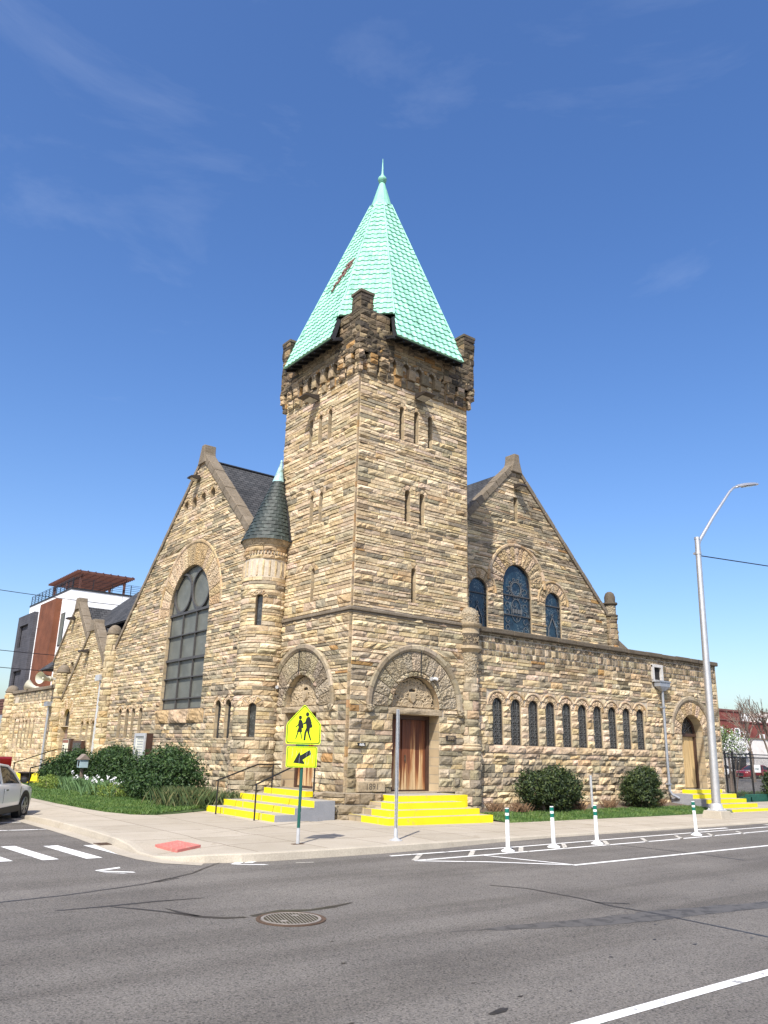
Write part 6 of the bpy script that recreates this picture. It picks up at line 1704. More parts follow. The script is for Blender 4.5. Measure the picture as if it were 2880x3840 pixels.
def blades(name, pts_fn, n, h, mat, w=.012, lean=.35, seed=1):
    r = np.random.RandomState(seed); V = []; F = []
    for i in range(n):
        p = pts_fn(r)
        if p is None: continue
        x, y, z = p; a = r.uniform(0, 2 * pi); hh = h * r.uniform(.5, 1.2); l = lean * hh; b = r.uniform(0, 2 * pi); k = len(V)
        V += [(x - w * cos(a), y - w * sin(a), z), (x + w * cos(a), y + w * sin(a), z), (x + l * .4 * cos(b) + w * .6 * cos(a), y + l * .4 * sin(b) + w * .6 * sin(a), z + hh * .6), (x + l * cos(b), y + l * sin(b), z + hh)]
        F += [(k, k + 1, k + 2), (k, k + 2, k + 3)]
    me = bpy.data.meshes.new(name); me.from_pydata(V, [], F); me.materials.append(mat); me.update(); return me
def pl_left(r):
    y = r.uniform(2.7, 20) if r.rand() < .5 else r.uniform(2.7, 9); x = r.uniform(-5.85, -2.4)
    xe = np.interp(y, [2.68, 2.95, 3.1, 4.2, 5.9, 8, 21], [-4.7, -5.15, -5.25, -5.6, -5.75, -5.84, -5.84])
    if x < xe + .01: return None
    if y < 3.75 and x > -4.7 + (y - 2.68) * 1.9: return None
    return (x + r.uniform(-.03, .03), y + r.uniform(-.03, .03), lawn_z(x, y) - .012)
def pl_right(r):
    x = r.uniform(4.0, 16.5); y = -2.83 + 1.75 * r.rand() ** 1.2
    if y < -2.78 and r.rand() < .3: return None
    return (x, y + .03, lawn_z(1, y) - .012)
for fn, n, sd in ((pl_left, 60000, 3), (pl_right, 26000, 4)):
    o = bpy.data.objects.new('grass', blades('grass', fn, n, .085 if sd == 3 else .075, M['blade'], .010, .6, sd)); link(o); o['kind'] = 'stuff'

# ================================================================== SHRUBS
def leaf_cloud(blobs, n, size, seed, shell=.55, drop=0.0, keep=None):
    """leaf faces spread through lumpy ellipsoids; blobs = (cx,cy,cz,rx,ry,rz)"""
    r = np.random.RandomState(seed); vol = np.array([b[3] * b[4] * b[5] for b in blobs]) ** .67; pb = vol / vol.sum(); V = []; F = []
    for i in range(n):
        b = blobs[r.choice(len(blobs), p=pb)]
        dv = r.normal(size=3); dv /= np.linalg.norm(dv) + 1e-9
        # twiggy lumps
        lump = 1 + .13 * sin(5.1 * dv[0] + 2.3 * dv[1] * 3 + seed) + .11 * sin(7.3 * dv[2] + 4.1 * dv[0] + b[0] * 3) + .07 * sin(13 * dv[1] + 11 * dv[2])
        q = (shell + (1 - shell) * r.rand() ** .6) * lump
        if r.rand() < .04: q *= r.uniform(1.0, 1.13)
        p = np.array(b[:3]) + dv * np.array(b[3:]) * q
        if p[2] < .0: continue
        if keep and not keep(p): continue
        s = size * r.uniform(.6, 1.35)
        nn = dv * .7 + r.normal(size=3) * .75; nn /= np.linalg.norm(nn)
        t = np.cross(nn, r.normal(size=3)); t /= np.linalg.norm(t) + 1e-9; u = np.cross(nn, t)
        k = len(V)
        V += [tuple(p - t * s), tuple(p + u * s * .42 + nn * s * .12), tuple(p + t * s), tuple(p - u * s * .42 + nn * s * .12)]
        F += [(k, k + 1, k + 2, k + 3)]
    return V, F
def shrub(name, loc, blobs, n, size, mat, label, cat='bush', group=None, seed=1, shell=.55, stems=7, core=None):
    e = empty(name, loc); tag(e, label, cat, group)
    V, F = leaf_cloud(blobs, n, size, seed, shell)
    me = bpy.data.meshes.new('foliage'); me.from_pydata(V, [], F); me.materials.append(mat); me.update(); o = bpy.data.objects.new('foliage', me); link(o, e)
    m = MB(); r = random.Random(seed)
    for k in range(stems):
        b = r.choice(blobs); a = r.uniform(0, 6.28); p0 = Vector((b[0] * .4 + .1 * cos(a), b[1] * .4 + .1 * sin(a), 0)); p1 = Vector((b[0] + b[3] * .6 * cos(a), b[1] + b[4] * .6 * sin(a), b[2] + b[5] * r.uniform(0, .6)))
        m.tube([p0, p0.lerp(p1, .5) + Vector((0, 0, .1)), p1], [.03, .02, .008], 5)
    m.build('stem', M['bark'], e); return e
shrub('evergreen_bush', (7.95, -1.0, .22), [(0, 0, .62, 1.15, .72, .62), (-.75, 0, .75, .72, .62, .6), (.75, .0, .72, .75, .6, .62), (0, -.1, .95, .8, .6, .5)], 15000, .05, M['yew'], 'wide clipped dark evergreen bush between the wide yellow steps and the silver post', seed=3, shell=.62)
shrub('evergreen_bush', (13.2, -1.0, .22), [(0, 0, .55, .92, .65, .6), (.1, 0, .95, .70, .6, .50), (-.5, 0, .7, .5, .5, .5), (.45, 0, 1.15, .35, .4, .32)], 11500, .05, M['yew'], 'narrower dark evergreen bush near the grey downspout', seed=5, shell=.62)
shrub('leafy_shrub', (-2.4, 7.6, .22), [(0, 0, .8, 1.1, 1.7, .85), (0, -1.3, .75, .9, .9, .8), (-.2, .9, .75, 1.0, 1.0, .85), (.1, .0, 1.25, .8, 1.2, .6), (-.4, -.5, .5, .9, 1.4, .55)], 22000, .055, M['shrub'], 'biggest leafy green shrub, right of the white notice board', seed=7, shell=.5)
shrub('leafy_shrub', (-2.1, 13.4, .25), [(0, 0, .8, .8, 1.6, .85), (0, 1.0, .9, .7, 1.0, .8), (0, -1.0, .85, .7, 1.0, .8), (0, .2, 1.15, .6, 1.2, .6)], 16000, .055, M['shrub'], 'leafy green shrub left of the notice board, behind the white irises', seed=9, shell=.5)
shrub('leafy_shrub', (-2.4, 18.6, .25), [(0, 0, .6, 1.0, 2.2, .7), (0, -1.2, .8, .8, 1.3, .75), (0, 1.4, .45, .8, 1.3, .5), (.1, -.6, 1.0, .6, 1.2, .5)], 16000, .06, M['shrub'], 'low wide shrub growing over the far handrail', seed=12, shell=.5)
shrub('leafy_shrub', (-1.2, 23.2, .25), [(0, 0, .45, .7, .9, .5)], 3500, .06, M['shrub'], 'small round shrub against the grey downpipe of the porch', seed=14)
shrub('lime_shrub', (-3.6, 9.4, .2), [(0, 0, .22, .45, .8, .28), (.1, 1.2, .2, .4, .7, .25)], 3000, .035, M['limegreen'], 'low lime green ground plant in front of the biggest shrub', 'plant', seed=15, stems=3)
shrub('lime_shrub', (-3.9, 16.0, .2), [(0, 0, .25, .4, 1.0, .3)], 1800, .04, M['limegreen'], 'low lime green ground plant below the little blue box', 'plant', seed=16, stems=3)
def tuft(name, loc, n, h, rad, mat, label, cat, seed, lean=.6, w=.018, flowers=0, group=None):
    e = empty(name, loc); tag(e, label, cat, group); r0 = np.random.RandomState(seed)
    me = blades('leaf', lambda r: (r.normal() * rad[0], r.normal() * rad[1], 0), n, h, mat, w, lean, seed)
    me.name = 'leaves'; o = bpy.data.objects.new('leaves', me); link(o, e)
    if flowers:
        V, F = [], []; m = MB()
        for k in range(flowers):
            x, y, z = r0.normal() * rad[0] * .9, r0.normal() * rad[1] * .9, h * r0.uniform(.85, 1.35)
            v, f = leaf_cloud([(x, y, z, .055, .055, .07)], 12, .05, seed + k); b = len(V); V += v; F += [tuple(i + b for i in q) for q in f]
            m.tube([(x, y, 0), (x, y, z)], .008, 4)
        me = bpy.data.meshes.new('petals'); me.from_pydata(V, [], F); me.materials.append(M['petal']); me.update(); link(bpy.data.objects.new('petals', me), e)
        m.build('stem', M['iris'], e)
    return e
tuft('iris_plant', (-3.3, 10.6, .22), 650, .5, (.30, .7), M['iris'], 'clump of white irises beside the foot of the notice board', 'flowers', 31, .6, .011, 12)
tuft('iris_plant', (-3.3, 13.7, .22), 550, .5, (.25, .6), M['iris'], 'clump of white irises below the little blue box', 'flowers', 33, .6, .011, 8)
tuft('iris_plant', (-3.0, 16.6, .22), 380, .45, (.25, .6), M['iris'], 'flowerless iris leaves left of the white irises', 'plant', 35, .6, .011, 0)
tuft('strap_plant', (-2.85, 4.75, .2), 1500, .55, (.36, .48), M['strap'], 'dark grassy plant beside the portal steps at the lawn corner', 'plant', 37, .55, .006, 0)
tuft('strap_plant', (-1.7, 4.4, .2), 700, .45, (.45, .3), M['strap'], 'dark grassy plant hard against the steps and the wall', 'plant', 39, .55, .006, 0)
for i, (x, y, lab) in enumerate(((5.55, -.75, 'dry brown tuft nearest the carved corner column'), (6.3, -1.15, 'dry brown tuft at the foot of the wide dark bush'), (11.35, -.85, 'dry brown tuft just left of the narrower dark bush'), (14.6, -.7, 'dry brown tuft at the bottom of the grey downspout'), (9.3, -1.1, 'dry brown tuft between the wide bush and the silver post'))):
    tuft('dry_tuft', (x, y, .25), 200, .26, (.13, .11), M['drygrass'], lab, 'plant', 41 + i, .8, .008, 0, 'dry tufts along the aisle wall')

# notice board, little box, posters
nbd = empty('notice_board', (-1.6, 11.85, .15)); tag(nbd, 'white framed glass notice board with lines of lettering among the shrubs', 'notice board')
m = MB(); m.box(-.14, .14, -.56, .56, .55, 2.36); m.build('cabinet', M['door_frame'], nbd)
m = MB(); m.box(-.20, -.14, -.56, -.44, .1, 2.36); m.box(-.20, -.14, .44, .56, .1, 2.36); m.box(-.20, -.14, -.44, .44, 2.24, 2.36); m.box(-.20, -.14, -.44, .44, 1.30, 1.33); m.box(-.2, -.14, -.44, .44, .45, .55); m.build('frame', M['galv'], nbd)
m = MB(); m.box(-.155, -.142, -.44, .44, .55, 2.24); pn = m.build('panel', M['paper'], nbd)
m = MB(); rt = random.Random(2)
for k in range(15):
    z = 2.15 - k * .105
    y = -.30
    while y < .28:
        w = rt.uniform(.03, .12); m.box(-.159, -.156, -y - w, -y, z - .028, z + .02); y += w + .03
m.build('lettering', M['zinc'], pn)
lb = empty('book_box', (-3.0, 14.7, .2)); tag(lb, 'little pale blue house shaped box on a post between the shrubs', 'box')
m = MB(); m.box(-.16, .16, -.2, .2, .90, 1.25); m.build('body', M['teal'], lb)
m = MB(); m.prism([(-.22, 1.22), (.22, 1.22), (0, 1.44)], (0, -.25, 0), (1, 0, 0), (0, 0, 1), (0, 1, 0), 0, .5); m.build('roof', M['shed_roof'], lb)
m = MB(); m.box(-.17, -.161, -.09, .09, .95, 1.17); m.build('opening', M['void'], lb); m = MB(); m.box(-.05, .05, -.05, .05, 0, .86); m.build('post', M['bark'], lb)
ps = empty('poster_case', (-.15, 26.3, 1.35)); tag(ps, 'tall poster case with pale poster and black letters beside the mauve door', 'poster')
m = MB(); m.box(-.12, .05, -.72, .66, -.2, .95); m.build('case', M['door_frame'], ps); m = MB(); m.box(-.13, -.12, -.42, .56, -.18, .90); pn = m.build('panel', M['paper'], ps)
m = MB(); m.box(-.134, -.131, -.40, .54, .72, .88); m.build('heading', M['oldtile'], pn); m = MB()
for k in range(6): m.box(-.134, -.131, .2, .48, -.12 + k * .13, -.04 + k * .13)
m.build('lettering', M['signblack'], pn); m = MB(); m.prism([(-.3, -.1), (.05, -.1), (-.1, .62), (-.2, .5)], (-.131, 0, 0), (0, 1, 0), (0, 0, 1), (-1, 0, 0), 0, .003); m.build('picture', M['zinc'], pn)
ps = empty('display_case', (-.15, 24.35, 1.5)); tag(ps, 'dark glass display case between the poster and the thick silver downpipe', 'display case')
m = MB(); m.box(-.14, .05, -.72, .74, -.4, .7); m.build('case', M['door_frame'], ps); m = MB(); m.box(-.15, -.14, -.6, .62, -.3, .6); m.build('pane', M['glass_dark'], ps)

# horn loudspeakers
for (loc, dirv, lab) in (((.35, 36.0, 5.45), (-.55, .45, .25), 'grey horn loudspeaker standing on the street wing parapet, aimed away'), ((-.45, 30.6, 5.75), (-.85, -.5, .0), 'round cream horn loudspeaker facing the viewer beside the domed column')):
    e = empty('horn_speaker', loc); tag(e, lab, 'loudspeaker'); q = Vector(dirv).normalized()
    m = MB(); m.tube([(0, 0, 0), q * .35, q * .62, q * .75], [.10, .15, .28, .36], 18, cap=False); m.build('horn', M['speaker'], e, smooth=True)
    m = MB(); m.tube([q * -.22, q * .05], .15, 12); m.tube([q * .3, q * .55], [.08, .05], 10); m.build('driver', M['speaker'], e); m = MB(); m.bar((0, 0, 0), (0, 0, -.38) if lab[0] == 'g' else (.45, 0, 0), .08); m.build('bracket', M['galv'], e)
# ================================================================== VEHICLES
def loft(mb, sections, mi=0, closed=True):
    n = len(sections[0]); base = len(mb.v)
    for s in sections:
        for p in s: mb.v.append(tuple(p)); mb.c.append(None)
    for i in range(len(sections) - 1):
        for k in range(n if closed else n - 1):
            k2 = (k + 1) % n; mb.f.append((base + i * n + k, base + i * n + k2, base + (i + 1) * n + k2, base + (i + 1) * n + k)); mb.m.append(mi)
    if closed:
        mb.f.append(tuple(base + k for k in reversed(range(n)))); mb.m.append(mi); mb.f.append(tuple(base + (len(sections) - 1) * n + k for k in range(n))); mb.m.append(mi)

def make_car(name, loc, rz, paintm, label, kind='sedan', group=None, cat='car'):
    e = empty(name, loc, rz); tag(e, label, cat, group)
    suv = kind == 'suv'
    W = .93 if suv else .92; wr = .365 if suv else .33; zb = .24 if suv else .18
    if suv:
        S = [(2.30, .62, .66, .72), (2.22, .80, .80, .90), (2.02, .90, .90, .985), (1.55, .925, .965, 1.045), (1.0, .93, 1.02, 1.12), (.4, .93, 1.05, 1.14), (-.6, .93, 1.08, 1.14), (-1.5, .925, 1.10, 1.16), (-2.05, .89, 1.08, 1.14), (-2.28, .80, .95, 1.02)]
        roof = [(.98, .80, 1.07, 1.12), (.62, .76, 1.36, 1.40), (.15, .71, 1.57, 1.62), (-.4, .69, 1.62, 1.685), (-1.3, .68, 1.60, 1.665), (-1.75, .67, 1.53, 1.60), (-2.1, .70, 1.22, 1.28)]
    else:
        S = [(2.42, .60, .58, .62), (2.34, .80, .70, .74), (2.1, .89, .78, .82), (1.5, .92, .86, .92), (.95, .92, .92, .98), (.2, .92, .94, 1.0), (-.8, .92, .96, 1.02), (-1.5, .92, .97, 1.04), (-2.1, .88, .94, 1.02), (-2.45, .78, .84, .95)]
        roof = [(.98, .78, .94, .99), (.5, .74, 1.20, 1.24), (.05, .68, 1.38, 1.43), (-.5, .66, 1.42, 1.47), (-1.0, .66, 1.38, 1.44), (-1.45, .68, 1.18, 1.24), (-1.8, .74, 1.0, 1.05)]
    def body(w, zs, zt, x):
        h = [(0, zb), (w * .88, zb), (w * .985, zb + .10), (w, zb + .30), (w * 1.0, (zb + zs) / 2 + .12), (w * .975, zs - .05), (w * .93, zs), (w * .70, zt - .02), (0, zt)]
        return [(x, y, z) for y, z in h] + [(x, -y, z) for y, z in reversed(h[1:-1])]
    m = MB(); loft(m, [body(w, zs, zt, x) for x, w, zs, zt in S]); b = m.build('body', paintm, e, smooth=True, angle=50)
    def cab(w, zl, zt, x, base): h = [(base, S[4][2] - .02), (w + .02, zl - .10) if zl > 1.2 else (base * .99, zl), (w, zl), (w * .82, zt - .01), (0, zt)]; return [(x, y, z) for y, z in h] + [(x, -y, z) for y, z in reversed(h[:-1])]
    m = MB(); loft(m, [cab(w, zl, zt, x, .84) for x, w, zl, zt in roof]); m.build('windows', M['glass_car'], e, smooth=True, angle=60)
    # roof skin, pillars
    m = MB(); rr_ = roof[2:-1]
    loft(m, [[(x, w + .008, zl - .015), (x, w * .82, zt + .004), (x, 0, zt + .014), (x, -w * .82, zt + .004), (x, -w - .008, zl - .015)] for x, w, zl, zt in rr_], closed=False)
    for sgn in (-1, 1):
        pts = [(x, sgn * (w + .012), zl) for x, w, zl, zt in roof]
        m.tube([(roof[0][0] + .06, sgn * .845, roof[0][2] - .05)] + pts[1:], .035, 6)
        for xx, wd in ((-.42, .05), (-1.30, .09)):
            k = min(range(len(roof)), key=lambda i: abs(roof[i][0] - xx)); m.hexa([(xx - wd, sgn * .872, S[5][2] - .02), (xx + wd, sgn * .872, S[5][2] - .02), (xx + wd, sgn * .84, S[5][2] - .02), (xx - wd, sgn * .84, S[5][2] - .02)], [(xx - wd - .06, sgn * (roof[k][1] + .02), roof[k][2]), (xx + wd - .06, sgn * (roof[k][1] + .02), roof[k][2]), (xx + wd - .06, sgn * (roof[k][1] - .02), roof[k][2]), (xx - wd - .06, sgn * (roof[k][1] - .02), roof[k][2])])
    m.build('roof', paintm, e, smooth=True)
    # black lower cladding and wheel arches
    m = MB()
    for sgn in (-1, 1):
        m.hexa([(1.2, sgn * W * .96, zb - .03), (-1.2, sgn * W * .96, zb - .03), (-1.2, sgn * (W + .012), zb), (1.2, sgn * (W + .012), zb)], [(1.2, sgn * W * .96, zb + .2), (-1.2, sgn * W * .96, zb + .2), (-1.2, sgn * (W + .014), zb + .16), (1.2, sgn * (W + .014), zb + .16)])
        for xx in (1.36, -1.36):
            m.tube([(xx, sgn * (W - .20), wr), (xx, sgn * (W + .008), wr)], wr + .085, 28)
    m.box(2.1, 2.25, -.7, .7, zb - .02, zb + .18); m.build('cladding', M['trim'], e)
    for sgn in (-1, 1):
        for xx in (1.36, -1.36):
            t = MB(); y1 = sgn * (W + .016); y0 = sgn * (W - .21)
            t.tube([(xx, y0, wr), (xx, sgn * (W - .01), wr), (xx, y1, wr)], [wr, wr, wr - .03], 28); w = t.build('wheel', M['rubber'], e, smooth=True)
            r = MB(); r.tube([(xx, sgn * (W + .0), wr), (xx, sgn * (W + .019), wr)], wr * .66, 24); r.build('rim', M['trim'], w)
            r = MB()
            for k in range(10):
                a = 2 * pi * k / 10 + (.12 if k % 2 else -.12); r.bar((xx, sgn * (W + .022), wr), (xx + wr * .64 * cos(a), sgn * (W + .022), wr + wr * .64 * sin(a)), .035, .014, up=(0, 1, 0))
            r.tube([(xx, sgn * (W + .015), wr), (xx, sgn * (W + .032), wr)], .055, 12); r.build('spokes', M['rim'], w)
            # rim lip
            r = MB(); arc = [(xx + wr * .66 * cos(2 * pi * k / 24), sgn * (W + .02), wr + wr * .66 * sin(2 * pi * k / 24)) for k in range(25)]; r.tube(arc, .012, 5, cap=False); r.build('rim_lip', M['rim'], w)
    for sgn in (-1, 1):
        m = MB(); m.lathe([(0, -.09), (.07, -.07), (.10, 0), (.08, .07), (0, .09)], (0, 0, 0), 12); o = m.build('mirror', M['trim'], e, smooth=True); o.location = (.80, sgn * (W + .08), S[5][2] + .09); o.scale = (.75, 1.15, .95)
        m = MB(); m.hexa([(2.18, sgn * .52, .70), (1.98, sgn * .86, .74), (1.98, sgn * .885, .70), (2.27, sgn * .55, .64)], [(2.12, sgn * .52, .83), (1.95, sgn * .84, .87), (1.96, sgn * .89, .84), (2.20, sgn * .55, .80)]); m.build('headlight', M['lens'], e)
        dm = MB()
        for xx in (.92, -.42, -1.32):
            dm.box(xx - .006, xx + .006, sgn * (W * 1.0) - .004, sgn * (W * 1.0) + .004, zb + .3, S[5][2] - .10)
        dm.build('door_seam', M['trim'], e)
        h = MB(); h.box(-.30, -.12, sgn * W - .01, sgn * W + .03, S[5][2] - .17, S[5][2] - .135); h.build('handle', M['chrome'], e)
    m = MB(); gx = 2.33 if suv else 2.44; gz = .55 if suv else .42; m.box(gx - .1, gx - .0, -.42, .42, gz - .12, gz + .16); m.build('grille', M['trim'], e)
    m = MB(); m.box(gx - .05, gx + .008, -.44, .44, gz + .16, gz + .19); m.box(gx - .05, gx + .008, -.44, .44, gz - .15, gz - .12); m.build('grille_trim', M['chrome'], e)
    return e
h = radians(58)
fx, fy = cos(h), sin(h)
wx_, wy_ = -7.78, 5.08
make_car('parked_car', (wx_ - (fx * 1.36 + fy * .80), wy_ - (fy * 1.36 - fx * .80), .0), h, M['carwhite'], 'white sport utility car cut off by the left edge of the picture', 'suv').scale = (1, 1, .90)
make_car('parked_car', (75.4, 27.8, .1), atan2(.14, -.99), M['carred'], 'dark red car behind the black chain link fence', group='cars in the parking lot')
make_car('parked_car', (73.0, 31.0, .1), atan2(.2, -.98), M['carwhite'], 'white car half hidden by the corner of the church', group='cars in the parking lot')
make_car('parked_car', (81.5, 26.3, .1), atan2(.1, -.99), M['cardark'], 'dark car behind the small white fence notice', group='cars in the parking lot')
tk = empty('pickup_truck', (-7.1, 21.0, .1), pi); tag(tk, 'dark red pickup truck whose bed shows behind the white car', 'truck')
m = MB(); loft(m, [[(x, y, z) for y, z in ((-.9, .60), (-.98, .75), (-.98, 1.22), (-.93, 1.30), (.93, 1.30), (.98, 1.22), (.98, .75), (.9, .60))] for x in (-2.62, -2.55, -.6)]); m.build('bed', M['truckred'], tk, smooth=True, angle=30)
m = MB(); loft(m, [[(x, y, z) for y, z in ((-.9, .5), (-.98, .7), (-.97, 1.2), (-.85, t), (.85, t), (.97, 1.2), (.98, .7), (.9, .5))] for x, t in ((-.58, 1.30), (-.55, 1.84), (1.0, 1.86), (1.7, 1.25), (2.9, 1.15), (3.0, 1.0))]); m.build('cab', M['truckred'], tk, smooth=True, angle=30)
m = MB(); m.box(-.59, -.562, -.7, .7, 1.36, 1.74); m.box(-.3, .9, -.985, .985, 1.25, 1.72); m.build('windows', M['glass_car'], tk)
for xx in (-1.75, 1.9):
    for s_ in (-1, 1): m = MB(); m.tube([(xx, s_ * .75, .38), (xx, s_ * 1.0, .38)], .40, 20); m.build('wheel', M['rubber'], tk)
m = MB(); m.box(-2.78, -2.62, -.9, .9, .45, .62); m.build('bumper', M['chrome'], tk)

# ================================================================== NEIGHBOURS
mb_ = empty('apartment_building', (8, 58.2, 0)); tag(mb_, 'white modern apartment block with russet and charcoal panels behind the church', 'building')
m = MB(); m.box(0, 30, 0, 14.6, 0, 16.35); m.build('wall', M['stucco'], mb_)
m = MB(); m.box(-.06, 30, -.06, 14.66, 16.352, 16.52); m.build('roof_edge', M['flash'], mb_)
m = MB(); m.box(-.6, -.003, 2.6, 8.0, 2.5, 15.72); m.build('russet_panel', M['brownpanel'], mb_)
cb = MB(); y0, y1 = 10.7, 17.0
cb.box(-.42, -.2, y0, y0 + 1.9, 3.5, 15.4); cb.box(-.42, -.2, y1 - 1.0, y1, 3.5, 15.4)
for z0, z1 in ((3.5, 7.0), (9.4, 11.9), (14.3, 15.4)): cb.box(-.42, -.2, y0 + 1.9, y1 - 1.0, z0, z1)
cb.box(-.2, -.003, y0, y0 + .3, 3.5, 15.4); cb.box(-.2, 0, y1 - .3, y1, 3.5, 15.4); cb.box(-.2, 0, y0 + .3, y1 - .3, 15.1, 15.4); cb.box(-.2, 0, y0 + .3, y1 - .3, 3.5, 3.8)
cb.build('charcoal_bay', M['greysiding'], mb_)
m = MB(); m.box(-.12, -.004, y0 + .3, 14.6, 3.8, 15.1); m.box(-.12, 4, 14.62, y1 - .3, 3.5, 15.1); m.build('balcony_back', M['greysiding'], mb_)
for (a, b, z0, z1) in ((.9, 2.15, 11.0, 14.2), (8.6, 9.6, 11.0, 13.2), (8.6, 9.6, 7.0, 9.2), (8.6, 9.6, 3.5, 6.0)):
    m = MB(); m.box(-.05, -.002, a, b, z0, z1); w = m.build('window', M['flash'], mb_); m = MB(); m.box(-.07, -.051, a + .08, b - .08, z0 + .1, z1 - .1); m.build('pane', M['glass_mod'], w)
m = MB()
for z in (5.2, 9.6, 13.6): m.box(-.006, 0, 0, 14.6, z, z + .035); m.box(0, 30, -.006, 0, z, z + .035)
for x in (5, 12): m.box(x, x + .035, -.006, 0, 0, 16.3)
m.build('joint', M['zinc'], mb_)
rl = MB()
for k in range(12):
    y = .1 + k * 1.31; rl.box(.05, .11, y, y + .06, 16.5, 17.5)
for k in range(16): rl.box(.1 + k * 1.9, .16 + k * 1.9, .05, .11, 16.5, 17.5)
for z in (16.75, 16.95, 17.15, 17.35, 17.5): rl.box(.06, .1, .1, 14.6, z, z + .03); rl.box(.1, 29, .06, .1, z, z + .03)
rl.build('roof_railing', M['black'], mb_)
pg = empty('pergola', (8.9, 58.8, 16.5)); tag(pg, 'brown timber pergola on the roof terrace of the white block', 'pergola')
m = MB()
for k in range(20): m.box(-.6, 5.2, -.5 + k * .50, -.44 + k * .5, 1.62, 1.84)
m.build('rafters', M['pergola'], pg)
m = MB()
for x in (0, 4.4): m.box(x, x + .12, -.3, 9.2, 1.38, 1.62)
for k in range(8): m.box(-.3 + k * .75, -.24 + k * .75, -.6, 9.4, 1.84, 1.9)
m.build('beam', M['pergola'], pg)
for x in (0, 4.4):
    for y in (0.2, 4.5, 8.8): m = MB(); m.box(x, x + .2, y, y + .2, 0, 1.38); m.bar((x + .1, y + .1, .9), (x + .1, y + .75, 1.42), .1); m.build('post', M['pergola'], pg)
gb = empty('neighbour_garage', (1.2, 44, 0)); tag(gb, 'low grey building with dark slatted top at the left edge of the picture', 'building')
m = MB(); m.box(0, 10, 0, 30, 3.1, 4.05); m.build('wall', M['zinc'], gb); m = MB(); m.box(.3, 10, .3, 30, 0, 3.1); m.build('opening', M['void'], gb)
m = MB()
for k in range(6): m.box(.1, .16, 0, 30, 4.1 + k * .21, 4.25 + k * .21)
m.box(.2, 10, .1, 30, 4.06, 5.25); m.build('slats', M['pergola'], gb)
m = MB()
for k in range(6): m.box(0, .3, k * 5.8, k * 5.8 + .3, 0, 3.1)
m.build('column', M['zinc'], gb)
rb_ = empty('brick_building', (85, 40, 0)); tag(rb_, 'old red brick building beyond the parking lot with white framed windows', 'building')
m = MB(); m.box(0, 11.2, 0, 16, 0, 8.5); m.box(11.2, 40, 2, 16, 0, 7.3); m.build('wall', M['redbrick'], rb_)
m = MB(); m.box(-.1, 11.3, -.12, .3, 8.5, 8.75); m.box(0, 11, -.1, 0, 7.25, 7.4); m.box(11.3, 40, 1.88, 2.3, 7.3, 7.5); m.build('cornice', M['oldtile'], rb_)
m = MB(); m.box(9.5, 12.5, 4, 7, 8.5, 9.3); m.box(18, 20, 4, 6, 7.3, 8.9); m.box(24, 25, 4, 5, 7.3, 8.6); m.build('chimney', M['redbrick'], rb_)
m = MB(); m.box(13, 17.5, 2.2, 5, 7.5, 8.6); m.box(20.5, 22.5, 2.2, 5, 7.5, 8.2); m.box(27, 38, 3, 8, 7.5, 7.75); m.build('rooftop_units', M['white'], rb_)
for x, y, z0, z1 in ((4.6, 0, 4.75, 6.35), (9.0, 0, 4.75, 6.3), (15.0, 2, 4.5, 5.8), (19.5, 2, 4.5, 5.8), (24, 2, 4.5, 5.8)):
    m = MB(); m.box(x, x + 1.45, y - .06, y - .003, z0, z1); w = m.build('window', M['white'], rb_); m = MB(); m.box(x + .15, x + 1.0, y - .075, y - .061, z0 + .12, z1 - .12); m.build('pane', M['glass_mod'], w)
for x in (5.2, 9.1): m = MB(); m.box(x, x + .3, -.02, -.002, 6.8, 7.1); m.build('vent', M['void'], rb_)
wb = empty('white_garage', (70, 34, 0)); tag(wb, 'low peeling white garage building in front of the red brick', 'building')
m = MB(); m.box(0, 60, 0, 5.5, 0, 4.65); m.build('wall', M['whitewall'], wb); m = MB(); m.box(-.1, 60, -.1, 5.5, 4.65, 4.8); m.build('roof_edge', M['coping'], wb)
m = MB(); m.box(12.2, 15.2, -.05, -.003, 0, 2.7); m.build('garage_opening', M['void'], wb); m = MB(); m.box(12.0, 15.4, -.5, -.003, 2.7, 2.95); m.build('canopy', M['flash'], wb)  # opening is a flat dark sheet, its inner shade put into the colour
tb = empty('pale_building', (112, 42, 0)); tag(tb, 'pale building strip at the right edge of the picture', 'building'); m = MB(); m.box(0, 20, 0, 20, 0, 9.2); m.build('wall', M['whitewall'], tb)

# fence
fn = empty('chain_link_fence', (21.1, 2.0, .05)); tag(fn, 'black chain link fence with posts to the right of the church', 'fence')
FX = [3.5, 4.2, 5.95, 8.4, 10.9, 13.4, 15.9, 18.4]
for x in [.1] + FX: m = MB(); m.tube([(x, 0, 0), (x, 0, 2.42)], .05, 8); m.lathe([(.055, 2.4), (.03, 2.46), (0, 2.47)], (x, 0, 0), 8); m.build('post', M['black'], fn)
m = MB()
for z in (2.12, 2.28, .12): m.tube([(.1, 0, z), (18.4, 0, z)], .03, 6)
m.build('rail', M['black'], fn)
m = MB(); k = -2.2
while k < 18.4:
    for sg in (-1, 1):
        a = [k, 0.1] if sg > 0 else [k + 2.1, .1]; b = [k + 2.1, 2.2] if sg > 0 else [k, 2.2]
        # clip to the fence length
        def cl(p, q):
            if p[0] < .1: t = (.1 - p[0]) / (q[0] - p[0]); p = [.1, p[1] + (q[1] - p[1]) * t]
            if p[0] > 18.4: t = (18.4 - p[0]) / (q[0] - p[0]); p = [18.4, p[1] + (q[1] - p[1]) * t]
            return p
        if max(a[0], b[0]) < .15 or min(a[0], b[0]) > 18.35: continue
        a, b = cl(a, b), cl(b, a); m.tube([(a[0], 0, a[1]), (b[0], 0, b[1])], .005, 3, cap=False)
    k += .085
m.build('wire_mesh', M['black'], fn)
